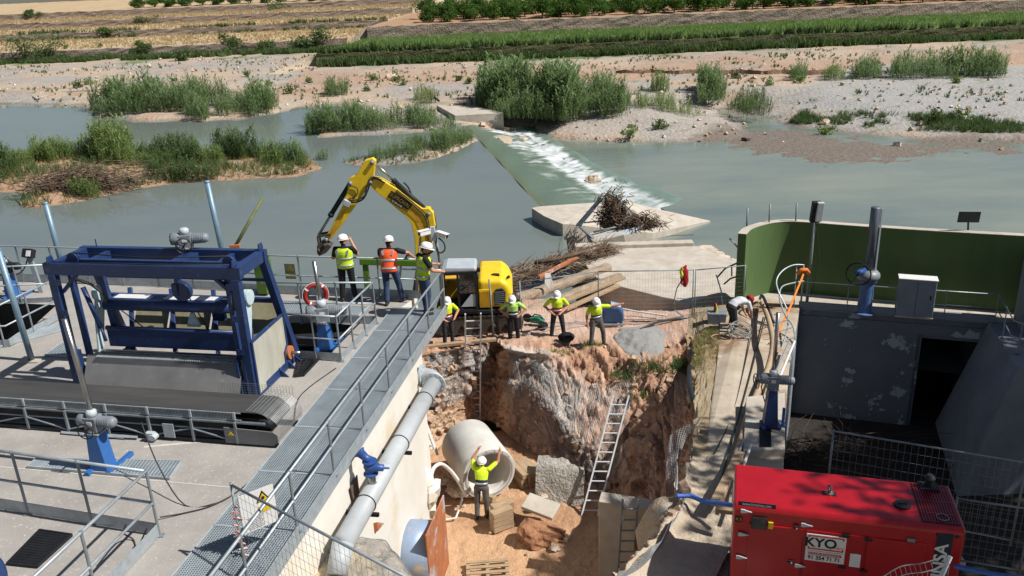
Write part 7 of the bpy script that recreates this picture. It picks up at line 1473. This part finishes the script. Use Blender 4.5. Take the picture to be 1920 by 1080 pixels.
# grass on the brink strip
gp_ = polyw([(1302, 640), (1345, 620), (1346, 690), (1330, 760), (1302, 790), (1295, 720)], .3); cover('brink_grass', 'dry weeds along the right brink of the pit', gp_, 650, .14, m_dgrass, lambda x, y: .44); cover('brink_weeds', 'green weeds among the dry ones at the right brink', gp_, 110, .17, m_reed2, lambda x, y: .44, PB, lambda p: fbm(p[:, 0] * 2, p[:, 1] * 2, 4) > .5)
def tuft(px, py, z, n, h, lab, spread=.25, ma=m_reed2, Y=None):
    p = G(px, py, z) if Y is None else AY(px, py, Y); q = np.stack([p.x + RS.randn(n) * spread, p.y + RS.randn(n) * spread * .6, np.full(n, p.z)], -1); v, f = scatter(PB, q, h * (.6 + .8 * RS.rand(n))); o = thing('weed_tuft', lab, 'weed', p); npmesh('foliage', v - np.array(p), f, ma, o)
tuft(1180, 705, -.55, 90, .26, 'green weeds growing on the earth face below the gravel', .3, m_bush); tuft(1110, 650, 0, 50, .22, 'small green tuft at the feet of the pointing worker', .15); tuft(1255, 690, -.2, 120, .28, 'weeds in the notch right of the gravel spill', .35, m_bush); tuft(1045, 665, -.1, 40, .2, 'sparse tuft on the rubble block below the bag', .15); tuft(1205, 745, -.9, 50, .25, 'small weeds low on the earth face', .2)
# ================================================================== PEOPLE
m_skin = mat('skin', srgb(196, 142, 112), srgb(178, 124, 96), 8, .6); m_jean = mat('blue_jeans', srgb(58, 76, 108), srgb(40, 54, 82), 7, .85); m_dpants = mat('dark_trousers', srgb(48, 50, 54), srgb(36, 38, 42), 7, .85, c3=srgb(92, 88, 80), s3=6, lo3=.62, hi3=.72); m_gpants = mat('dusty_grey_trousers', srgb(98, 94, 88), srgb(74, 72, 70), 6, .9); m_bpants = mat('black_trousers', srgb(26, 26, 29), None, 5, .85)
m_hivis = mat('hivis_yellow', srgb(204, 232, 44), srgb(186, 214, 38), 5, .75); m_hivo = mat('hivis_orange', srgb(246, 96, 44), srgb(226, 82, 36), 5, .75); m_navy = mat('navy_cloth', srgb(40, 48, 70), None, 5, .85); m_redc = mat('red_cloth', srgb(168, 30, 44), srgb(140, 22, 36), 6, .8); m_refl = mat('reflective_tape', srgb(176, 180, 184), srgb(150, 154, 160), 8, .35, .3); m_blackc = mat('black_cloth', srgb(24, 24, 28), None, 5, .85); m_boot = mat('muddy_boot', srgb(96, 84, 70), srgb(64, 56, 48), 8, .9); m_shoe = mat('dark_shoe', srgb(46, 44, 44), None, 8, .8); m_hair = mat('dark_hair', srgb(50, 40, 34), None, 8, .8); m_helm = mat('white_helmet', srgb(236, 236, 232), srgb(222, 222, 218), 5, .35); m_wshirt = mat('white_shirt', srgb(206, 206, 208), srgb(180, 180, 184), 5, .85)
def person(label, loc, rz, J, cloth, group=None, H=1.0, vest=None, helmet=m_helm, glasses=False, belt=None, turn=0):
    """J overrides joints (local metres: x right, y forward, z up). cloth: dict of materials shirt, lower (below chest line), trousers, shoes, sleeve(0..1)"""
    D = dict(pel=(0, 0, .95), waist=(0, 0, 1.08), chest=(0, 0, 1.28), neck=(0, .0, 1.46), head=(0, .03, 1.60), shl=(-.19, 0, 1.41), shr=(.19, 0, 1.41), ell=(-.27, -.02, 1.13), elr=(.27, -.02, 1.13), wrl=(-.27, .08, .88), wrr=(.27, .08, .88), hil=(-.1, 0, .92), hir=(.1, 0, .92), knl=(-.12, .02, .5), knr=(.12, .02, .5), anl=(-.13, -.02, .09), anr=(.13, -.02, .09), fl=(0, 1), fr=(0, 1), look=(0, 1, -.1), hdl=None, hdr=None)
    D.update(J); Jv = {k: Vector(v) for k, v in D.items() if k not in ('fl', 'fr') and v is not None}
    els = []; b = B()
    def cap(a, c, r0, r1, tagm, n=10):
        a = Vector(a); c = Vector(c); els.append((tagm, a, c, max(r0, r1))); d = (c - a); L = d.length
        if L < 1e-6: return
        d = d / L; b.path([a - d * r0 * .8, a - d * r0 * .45, a, a.lerp(c, .33), a.lerp(c, .66), c, c + d * r1 * .45, c + d * r1 * .8], [r0 * .35, r0 * .85, r0, r0 * .67 + r1 * .33, r0 * .33 + r1 * .67, r1, r1 * .85, r1 * .35], n)
    side = (Jv['shr'] - Jv['shl']); side.normalize()
    def ring(c, rx, ry, nx, k=16): 
        f = Vector(nx).cross(side).normalized(); s_ = f.cross(Vector(nx)).normalized(); return [c + s_ * (rx * math.cos(t)) + f * (ry * math.sin(t)) for t in [2 * math.pi * q / k for q in range(k)]]
    spine = [(Jv['pel'] + (Jv['pel'] - Jv['waist']) * .75, .10, .09), (Jv['pel'] + (Jv['pel'] - Jv['waist']) * .3, .165, .115), (Jv['pel'], .175, .125), (Jv['waist'], .155, .112), (Jv['chest'], .178, .125), (Jv['chest'].lerp(Jv['neck'], .45), .185, .115), (Jv['chest'].lerp(Jv['neck'], .8), .13, .085), (Jv['neck'], .065, .065)]
    rings = []
    for i, (c, rx, ry) in enumerate(spine):
        nx = (spine[min(i + 1, len(spine) - 1)][0] - spine[max(i - 1, 0)][0]).normalized(); rings.append(ring(c, rx, ry, nx))
    def loft(bb, rings, close=True):
        n = len(rings[0]); P = [p for r in rings for p in r]; F = [(i * n + k, i * n + (k + 1) % n, (i + 1) * n + (k + 1) % n, (i + 1) * n + k) for i in range(len(rings) - 1) for k in range(n)]
        if close: F += [tuple(range(n - 1, -1, -1)), tuple((len(rings) - 1) * n + k for k in range(n))]
        bb.add(P, F)
    loft(b, rings); els.append(('lower', Jv['pel'].lerp(Jv['waist'], .3), Jv['waist'].lerp(Jv['chest'], .3), .16)); els.append(('shirt', Jv['waist'].lerp(Jv['chest'], .62), Jv['chest'].lerp(Jv['neck'], .7), .17)); els.append(('trousers', Jv['pel'] + (Jv['pel'] - Jv['waist']) * .8, Jv['pel'], .17))
    sl = cloth.get('sleeve', .6)
    for s in 'lr':
        sh, el_, wr = Jv['sh' + s], Jv['el' + s], Jv['wr' + s]
        cap(sh, sh.lerp(el_, sl), .07, .064, 'shirt'); cap(sh.lerp(el_, sl), el_, .05, .046, 'arm'); cap(el_, wr, .048, .034, 'arm'); cap(Jv['neck'] - V(0, 0, .06), sh, .06, .06, 'shirt')
        hd = Jv.get('hd' + s); hd = (wr - el_).normalized() if hd is None else hd.normalized()
        inw = side * (1 if s == 'l' else -1); inw = (inw - hd * inw.dot(hd)).normalized(); palm = wr + hd * .055; cap(wr, palm + hd * .03, .028, .036, 'skin')
        pn_ = hd.cross(inw).normalized()
        for k in range(4):
            base_ = palm + hd * .035 + pn_ * ((k - 1.5) * .019); L = (.062, .072, .068, .05)[k]; mid = base_ + hd * L * .6 + inw * .012; cap(base_, mid, .0095, .009, 'skin', 6); cap(mid, mid + (hd * .6 + inw * .8).normalized() * L * .55, .009, .0075, 'skin', 6)
        tb_ = wr + hd * .03 + pn_ * -.025; cap(tb_, tb_ + (hd * .7 - pn_ * .5 + inw * .4).normalized() * .06, .011, .009, 'skin', 6)
        hi, kn, an = Jv['hi' + s], Jv['kn' + s], Jv['an' + s]; cap(hi, kn, .1, .076, 'trousers'); cap(kn, an.lerp(kn, .12), .074, .066, 'trousers'); cap(an.lerp(kn, .18), an, .058, .052, 'shoes')
        fd = Vector((D['f' + s][0], D['f' + s][1], 0)).normalized(); heel = V(an.x, an.y, an.z - .05) - fd * .05; cap(heel, heel + fd * .2 - V(0, 0, .008), .042, .038, 'shoes')
    look = Jv['look'].normalized(); hc = Jv['head']; upv = (hc - Jv['neck']).normalized(); rgt = look.cross(upv).normalized(); upv = rgt.cross(look).normalized()
    cap(Jv['neck'] - upv * .03, hc - upv * .03, .055, .052, 'skin')
    HM = Matrix((rgt, look, upv)).transposed(); b.ball(hc, (.08, .1, .12), 14, rot=HM); els.append(('skin', hc - upv * .05, hc + upv * .03, .085)); b.ball(hc + look * .045 - upv * .07, (.045, .045, .04), 10, rot=HM)
    cap(hc + look * .09 + upv * .0, hc + look * .108 - upv * .025, .012, .015, 'skin', 6)
    for s_ in (-1, 1): b.ball(hc + rgt * .077 * s_ - upv * .005, (.014, .024, .032), 8, rot=HM)
    els.append(('hair', hc - look * .06 + upv * .0, hc - look * .05 - upv * .04, .055)); els.append(('hair', hc + upv * .09, hc + upv * .06 - look * .03, .08))
    o = thing('person', label, 'person', loc, rz, group); o.scale = (H * 1.08, H * 1.08, H)
    body = b.build('body', m_skin); md = body.modifiers.new('r', 'REMESH'); md.mode = 'VOXEL'; md.voxel_size = .0115; md.use_smooth_shade = True
    s2 = body.modifiers.new('s', 'SMOOTH'); s2.factor = .5; s2.iterations = 3
    dg = bpy.context.evaluated_depsgraph_get(); dg.update(); me = bpy.data.meshes.new_from_object(body.evaluated_get(dg)); body.modifiers.clear(); body.data = me; body.parent = o
    kinds = ['skin', 'shirt', 'lower', 'trousers', 'shoes', 'arm', 'hair']; mm = [m_skin, cloth['shirt'], cloth.get('lower', cloth['shirt']), cloth['trousers'], cloth.get('shoes', m_shoe), cloth.get('arm', m_skin), m_hair]
    me.materials.clear()
    for q in mm: me.materials.append(q)
    n = len(me.polygons); cen = np.zeros(n * 3, np.float32); me.polygons.foreach_get('center', cen); cen = cen.reshape(-1, 3); best = np.full(n, 1e9); idx = np.zeros(n, np.int32)
    for (k, a, c, r) in els:
        a = np.array(a); c = np.array(c); d = c - a; t = np.clip(((cen - a) @ d) / max(1e-9, d @ d), 0, 1); dist = np.linalg.norm(cen - a - t[:, None] * d, axis=1) / r; u = dist < best; best[u] = dist[u]; idx[u] = kinds.index(k)
    me.polygons.foreach_set('material_index', idx); me.shade_smooth(); me.update()
    for s_ in (-1, 1): B().ball(hc + look * .083 + rgt * .032 * s_ + upv * .012, .011, 6).build('eye', m_black, o)
    if glasses: q = B(); q.box(hc + look * .098 + upv * .012, (.14, .02, .035), HM); q.build('sunglasses', m_black, o)
    def shell(r0, r1, f, nm, ma, par=o):
        """band of the torso between spine parameters r0..r1 (0..7), scaled out by f"""
        rs = []
        for t in np.linspace(r0, r1, max(3, int((r1 - r0) * 4) + 2)):
            i = min(int(t), 6); ff = t - i; A_, C_ = rings[i], rings[i + 1]; cc = spine[i][0].lerp(spine[i + 1][0], ff); rs.append([cc + (p.lerp(q, ff) - cc) * f for p, q in zip(A_, C_)])
        q = B(); loft(q, rs, False); n_ = q.build(nm, ma, par, True); so_ = n_.modifiers.new('t', 'SOLIDIFY'); so_.thickness = .008; return n_
    if vest:
        vs_ = shell(.8, 6.2, 1.18, 'vest', vest)
        for a, c in ((2.05, 2.4), (3.25, 3.55)): shell(a, c, 1.215, 'reflective_band', m_refl, vs_)
        for s_ in (-1, 1):
            f_ = rings[4][4] - spine[4][0]; q = B(); 
            for sg_ in (1, -1): pts = [spine[k][0] + (side * s_ * .10) + f_.normalized() * sg_ * (spine[k][2] * 1.2) * .93 for k in (4, 5, 5)]; pts[1] = pts[1] + side * s_ * .02; q.beam(pts[0], pts[1] + (pts[1] - pts[0]) * .5, .045, .014, up=f_)
            q.build('brace_tape', m_refl, vs_, kind='stuff')
    else:
        if cloth.get('band'): shell(*cloth['band'], 1.07, 'reflective_band', m_refl)
    if belt: shell(1.6, 2.3, 1.12, 'tool_belt', belt)
    if helmet:
        q = B(); M_ = HM
        for (r, h) in ((.115, -.005), (.122, .0),): pass
        prof_ = [(.128, .0), (.126, .03), (.118, .07), (.095, .105), (.055, .128), (.0, .136)]; n_ = 18; P = []
        for r, h in prof_:
            for k in range(n_): t = 2 * math.pi * k / n_; P.append(hc + upv * (.045 + h) + rgt * (r * .9 * math.cos(t)) + look * (r * 1.08 * math.sin(t) - .005))
        F = [(i * n_ + k, i * n_ + (k + 1) % n_, (i + 1) * n_ + (k + 1) % n_, (i + 1) * n_ + k) for i in range(5) for k in range(n_)]; q.add(P, F)
        P = []
        for e in (0, 1):
            for k in range(n_): t = 2 * math.pi * k / n_; x = max(0, math.sin(t)); r = .128 + e * (.012 + .05 * x ** 2); P.append(hc + upv * (.045 - e * (.004 + .016 * x)) + rgt * (r * .9 * math.cos(t)) + look * (r * 1.08 * math.sin(t) - .005))
        q.add(P, [(k, (k + 1) % n_, n_ + (k + 1) % n_, n_ + k) for k in range(n_)]); hh = q.build('helmet', helmet, o, True); so_ = hh.modifiers.new('t', 'SOLIDIFY'); so_.thickness = .006
    return o
HV = dict(shirt=m_blackc, trousers=m_bpants, sleeve=.65)
zs = ZP + .0
# three visitors on the platform
person('person in a yellow vest and white helmet filming at the river railing', G(655, 563, ZP), R(-4), dict(ell=(-.29, .06, 1.14), wrl=(-.16, .27, 1.3), elr=(.27, .16, 1.2), wrr=(.12, .3, 1.5), anl=(-.15, -.04, .09), anr=(.16, .0, .09), fl=(-.4, 1), fr=(.5, 1), look=(.35, 1, -.12)), HV, 'visitors on the platform', 1.0, m_hivis)
person('person in an orange vest and jeans leaning on the river railing', G(736, 569, ZP), R(-6), dict(pel=(0, -.03, .93), waist=(0, .0, 1.07), chest=(.0, .07, 1.27), neck=(0, .12, 1.44), head=(0, .17, 1.575), shl=(-.2, .1, 1.39), shr=(.2, .1, 1.39), ell=(-.26, .24, 1.18), wrl=(-.12, .42, 1.08), elr=(.42, .2, 1.28), wrr=(.5, .42, 1.1), anl=(-.10, -.12, .09), anr=(.22, .12, .09), knr=(.16, .12, .5), knl=(-.1, -.02, .5), fr=(.6, 1), look=(0, 1, -.25)), dict(shirt=m_blackc, trousers=m_jean, sleeve=.6), 'visitors on the platform', 1.0, m_hivo)
person('person in a yellow vest and jeans holding the handrail at the walkway end', G(800, 588, ZP + .08), R(-62), dict(pel=(0, -.02, .95), chest=(0, .03, 1.28), neck=(0, .05, 1.46), head=(0, .1, 1.59), ell=(-.3, .12, 1.16), wrl=(-.2, .36, 1.12), elr=(.28, .1, 1.15), wrr=(.12, .38, 1.02), look=(.25, 1, -.35), anl=(-.11, .05, .09), anr=(.13, -.06, .09)), dict(shirt=m_blackc, trousers=m_jean, sleeve=.6), 'visitors on the platform', 1.02, m_hivis, glasses=True)
text_mesh('vest_print', 'MINISTERIO\nDE OBRAS', .055, m_signw, Matrix.Translation((0, 0, 0)), None, .001) if False else None
WK = dict(shirt=m_hivis, lower=m_navy, trousers=m_dpants, shoes=m_boot, sleeve=.7, band=(2.6, 3.0)); WK2 = dict(WK, lower=m_redc); gw_ = 'workers at the pit'
person('worker in a yellow shirt and red waistband standing under the walkway end', G(842, 646, 0), R(205), dict(ell=(-.38, .0, 1.18), wrl=(-.2, .16, 1.02), elr=(.36, .02, 1.16), wrr=(.16, .18, 1.0), neck=(0, .04, 1.45), head=(0, .08, 1.585), look=(.2, 1, -.35)), WK2, gw_, .98)
person('worker with hands on hips standing behind the green tool case', G(964, 640, -.12), R(176), dict(ell=(-.42, -.1, 1.16), wrl=(-.2, .02, .98), elr=(.42, -.1, 1.16), wrr=(.2, .02, .98), neck=(0, .05, 1.44), head=(0, .09, 1.57), look=(0, 1, -.4)), dict(WK, trousers=m_bpants, shirt=mat('faded_hivis', srgb(176, 218, 110), srgb(156, 196, 92), 5, .8)), gw_, .97, glasses=True)
person('worker in a bright yellow shirt with both hands at his belt', G(1046, 634, -.1), R(178), dict(ell=(-.36, -.06, 1.15), wrl=(-.12, .16, 1.0), elr=(.4, -.08, 1.15), wrr=(.16, .12, .98), anl=(-.2, 0, .09), anr=(.2, 0, .09), knl=(-.16, .03, .5), knr=(.16, .03, .5), neck=(0, .04, 1.45), head=(0, .08, 1.585), look=(0, 1, -.35)), WK2, gw_, .99)
person('worker in a yellow and navy shirt pointing with his left arm over the pit', G(1118, 648, 0), R(196), dict(pel=(0, 0, .93), chest=(.02, .04, 1.26), neck=(.04, .08, 1.43), head=(.05, .13, 1.56), shl=(-.17, .05, 1.38), shr=(.21, .05, 1.38), ell=(-.44, .12, 1.36), wrl=(-.68, .22, 1.42), elr=(.3, .0, 1.1), wrr=(.3, .06, .84), anl=(-.24, .02, .09), anr=(.2, .08, .09), knl=(-.2, .06, .5), knr=(.16, .06, .5), fl=(-.5, 1), fr=(.3, 1), look=(-.1, 1, -.6)), dict(WK, trousers=m_gpants), gw_, 1.0)
person('worker in the pit reaching up to the mouth of the concrete pipe', G(905, 972, ZPIT) + V(0, 0, .04), R(-10), dict(pel=(0, .06, .95), waist=(0, .09, 1.08), chest=(0, .16, 1.27), neck=(0, .23, 1.44), head=(0, .27, 1.57), shl=(-.19, .22, 1.41), shr=(.19, .22, 1.41), ell=(-.27, .42, 1.58), wrl=(-.14, .52, 1.8), elr=(.38, .44, 1.52), wrr=(.42, .52, 1.76), hil=(-.1, .05, .92), hir=(.1, .05, .92), anl=(-.12, -.08, .09), anr=(.12, .02, .09), look=(-.1, 1, .05)), dict(WK, trousers=m_gpants, shoes=m_shoe), gw_, 1.02)
person('worker in white shirt and red cap bending over a hose coil', G(1374, 622, .38), R(-66), dict(pel=(0, -.12, .9), waist=(0, .0, 1.0), chest=(0, .2, 1.04), neck=(0, .4, 1.02), head=(0, .53, .98), shl=(-.19, .36, 1.0), shr=(.19, .36, 1.0), ell=(-.22, .45, .72), wrl=(-.14, .55, .48), elr=(.22, .45, .72), wrr=(.14, .55, .48), hil=(-.1, -.1, .88), hir=(.1, -.1, .88), knl=(-.14, .05, .48), knr=(.14, -.05, .48), anl=(-.15, .02, .09), anr=(.15, -.14, .09), look=(0, .6, -.9)), dict(shirt=m_wshirt, lower=m_wshirt, trousers=m_dpants, shoes=m_navy, sleeve=.8), gw_, 1.0, helmet=m_redc)
# ================================================================== SMALL THINGS ON THE PATH
a = G(940, 616, 0) + V(0, 0, .02); o = thing('tool_case', 'green plastic tool case with a white label on the rubble', 'tool case', a, -.03); B().box((0, 0, .17), (.52, .26, .26)).build('body', mat('tool_green', srgb(30, 128, 92), srgb(24, 108, 78), 4, .5), o, bev=.03); B().box((0, -.133, .19), (.2, .006, .07)).build('label', m_signw, o); B().box((0, 0, .04), (.54, .28, .06)).build('base', m_black, o, bev=.01); B().path([(-.1, 0, .3), (-.09, 0, .36), (.09, 0, .36), (.1, 0, .3)], .015, 6).build('handle', m_black, o, True)
a = G(1000, 606, 0); o = thing('cut_off_saw', 'green and black power saw lying on the earth behind the tool case', 'saw', a, -.3); b = B(); b.prism([(-.1, -.12, .05), (.35, -.12, .02), (.42, -.12, .14), (.2, -.12, .26), (-.1, -.12, .24)], (0, .24, 0)); b.build('body', MATS['tool_green'], o, bev=.03); B().lathe([(.17, 0), (.17, .03)], (-.2, -.05, .2), (0, 1, .1), 20).build('blade_guard', m_black, o); B().path([(-.05, 0, .22), (.05, 0, .34), (.25, 0, .32), (.36, 0, .18)], .022, 7).build('handle', m_black, o, True)
def bag(a, s, lab, rz=0): o = thing('bag', lab, 'bag', a, rz); b = B(); b.ball((0, 0, .14 * s), (.26 * s, .17 * s, .16 * s), 12); b.build('sack', m_blackc, o, True); B().path([(-.15 * s, -.1 * s, .22 * s), (-.05 * s, -.16 * s, .32 * s), (.1 * s, -.14 * s, .3 * s), (.16 * s, -.1 * s, .2 * s)], .015, 6).build('strap', m_blackc, o, True); b = B(); b.ball((.02, -.16 * s, .1 * s), (.15 * s, .04 * s, .07 * s), 8); b.build('pocket', m_dpants, o, True)
bag(G(1062, 640, 0), 1.1, 'black bag lying on the rubble block between two workers'); bag(G(1018, 616, 0), .8, 'dark cloth bundle on the ground behind the rubble block', .5)
a = G(1148, 606, 0); o = thing('water_tank', 'blue grey moulded tank on a metal frame behind the pointing worker', 'tank', a, -.1)
b = B(); b.prism([(-.36, -.22, .08), (.36, -.22, .08), (.4, -.22, .4), (.26, -.22, .66), (-.1, -.22, .7), (-.34, -.22, .52)], (0, .5, 0)); b.build('shell', mat('tank_blue', srgb(64, 90, 128), srgb(50, 72, 106), 3, .45), o, bev=.07); b = B(); b.prism([(-.2, -.2, .68), (.2, -.2, .66), (.33, -.2, .5), (.38, -.2, .42), (.38, .25, .42), (.33, .25, .5), (.2, .25, .66), (-.2, .25, .68)], (0, 0, .02)); b = B(); b.box((.12, .02, .69), (.36, .36, .03), rotm(0, .25, 0)); b.build('top_panel', mat('tank_pale', srgb(176, 190, 206), None, 4, .5), o, bev=.01)
b = B(); b.beam((-.4, -.25, .05), (.42, -.25, .05), .05, .05); b.beam((-.4, .28, .05), (.42, .28, .05), .05, .05); b.beam((-.38, -.25, .05), (-.38, .28, .05), .04, .04); b.beam((.4, -.25, .05), (.4, .28, .05), .04, .04); b.build('frame', m_galv, o); B().ball((-.2, -.1, .74), .06, 8).build('filler_cap', m_black, o, True)
# jackets, tub
def jacket(c, s, lab, ma=m_redc, rot=0):
    o = thing('jacket', lab, 'jacket', c, rot); rs = random.Random(int(s * 100))
    def cloth_lump(parts, nm, ma_):
        b = B()
        for p, r in parts: b.ball(p, r, 16)
        b.v = [(v[0] * (1 + .22 * math.sin(v[2] * 31 / s + v[1] * 40)) + .02 * math.sin(v[2] * 57), v[1] * (1 + .3 * math.sin(v[0] * 45 / s + v[2] * 23)), v[2] + .03 * math.sin(v[0] * 38 + v[1] * 30)) for v in b.v]; b.build(nm, ma_, o, True)
    cloth_lump([((0, 0, 0), (.14 * s, .07 * s, .27 * s)), ((.05 * s, -.01, -.28 * s), (.09 * s, .06 * s, .24 * s)), ((-.07 * s, 0, -.16 * s), (.05 * s, .05 * s, .26 * s))], 'cloth', ma)
    cloth_lump([((-.09 * s, -.05 * s, .0), (.045 * s, .04 * s, .2 * s))], 'hivis_panel', m_hivis)
p = AY(1283, 512, 26.6); jacket(p, 1.0, 'red and yellow jacket hanging on the fence by the cracked slab')
a = G(1343, 606, .3); o = thing('rubble_tub', 'dark square tub with a red jacket thrown over it beside the bending worker', 'tub', a, -.2); b = B(); b.prism([(-.28, -.22, 0), (.28, -.22, 0), (.32, -.22, .42), (-.32, -.22, .42)], (0, .45, 0)); b.build('tub', m_mgrey, o, bev=.02)
jacket(a + V(-.05, .0, .52), .75, 'red jacket with yellow panel lying on the dark tub', rot=1.2)
b = B(); rs = random.Random(4); a = G(1372, 640, .4)
for k in range(9):
    c = a + V(.28 + rs.uniform(-.1, .1), .1 + rs.uniform(-.1, .1), .12 + k * .035); b.torus(c, .3 + rs.uniform(-.06, .06), .016, (rs.uniform(-.6, .6), rs.uniform(-.6, .2), 1), 24, 5)
tag(b.build('hose_coil', mat('grey_hose', srgb(150, 146, 138), None, 4, .6), None, True, kind='stuff'), 'loose coil of grey hose under the bending worker', 'hose')
b = B()
for k in range(5): b.torus(G(1352, 640, .42) + V(0, 0, k * .03), .42 - k * .03, .02, (.05, .05, 1), 30, 5)
tag(b.build('hose_coil', m_soft, None, True, kind='stuff'), 'flat coil of dark hose on the strip at the worker\'s feet', 'hose')
b = B(); b.tube(G(1060, 640, 0) * 1.0, AY(937, 525, 25.6), .02) if False else b.tube(G(926, 636, 0), AY(917, 524, 25.4), .028, n=8); tag(b.build('scaffold_tube', m_galvd, None, True), 'upright steel tube standing beside the ladder in front of the excavator', 'tube')
cable([G(1110, 590, .1), G(1150, 578, .15), G(1200, 585, .1), G(1250, 592, .1)], .03, 'white tape line sagging along the fence', m_white, 'rope', 24, 'rope')
cable([G(1200, 618, .1), G(1240, 602, .12), G(1290, 598, .12), G(1330, 604, .2)], .04, 'black hose lying along the foot of the fence', m_rubber, 'hose', 24, 'hose')
cable([AY(1297, 602, 26.8), AY(1266, 580, 26.9), AY(1268, 545, 26.9), AY(1276, 530, 26.8)], .02, 'grey cable looped up to the hanging jacket', m_galvd)
B_ = B(); B_.beam(G(800, 650, .05), G(930, 636, .1), .16, .1); tag(B_.build('timber_beam', m_wood, bev=.01), 'long muddy timber lying in front of the excavator tracks', 'beam', 'squared timbers lying at the waterside')
B().box((0, 0, 0), (.01, .01, .01))
b = B(); b.path([AY(1345, 520, 27.9), AY(1360, 503, 27.9), AY(1385, 492, 27.8)], .03, 7); b.tube(AY(1372, 499, 27.85), AY(1372, 518, 27.8), .025); b.path([AY(1357, 533, 27.7), AY(1370, 522, 27.7), AY(1386, 517, 27.6)], .03, 7); tag(b.build('wall_bracket', m_dark, None, True, kind='stuff'), 'curved dark steel bracket sticking out from the end of the green wall', 'bracket')
b = B(); b.tube(AY(1343, 515, 27.6), AY(1352, 545, 27.4), .025); b.tube(AY(1352, 545, 27.4), AY(1357, 590, 27.2), .025); b.tube(AY(1368, 447, 28.6), AY(1386, 467, 28.2), .03); tag(b.build('bent_tube', m_galv, None, True, kind='stuff'), 'thin bent tubes leaning beside the end of the green wall', 'tube')
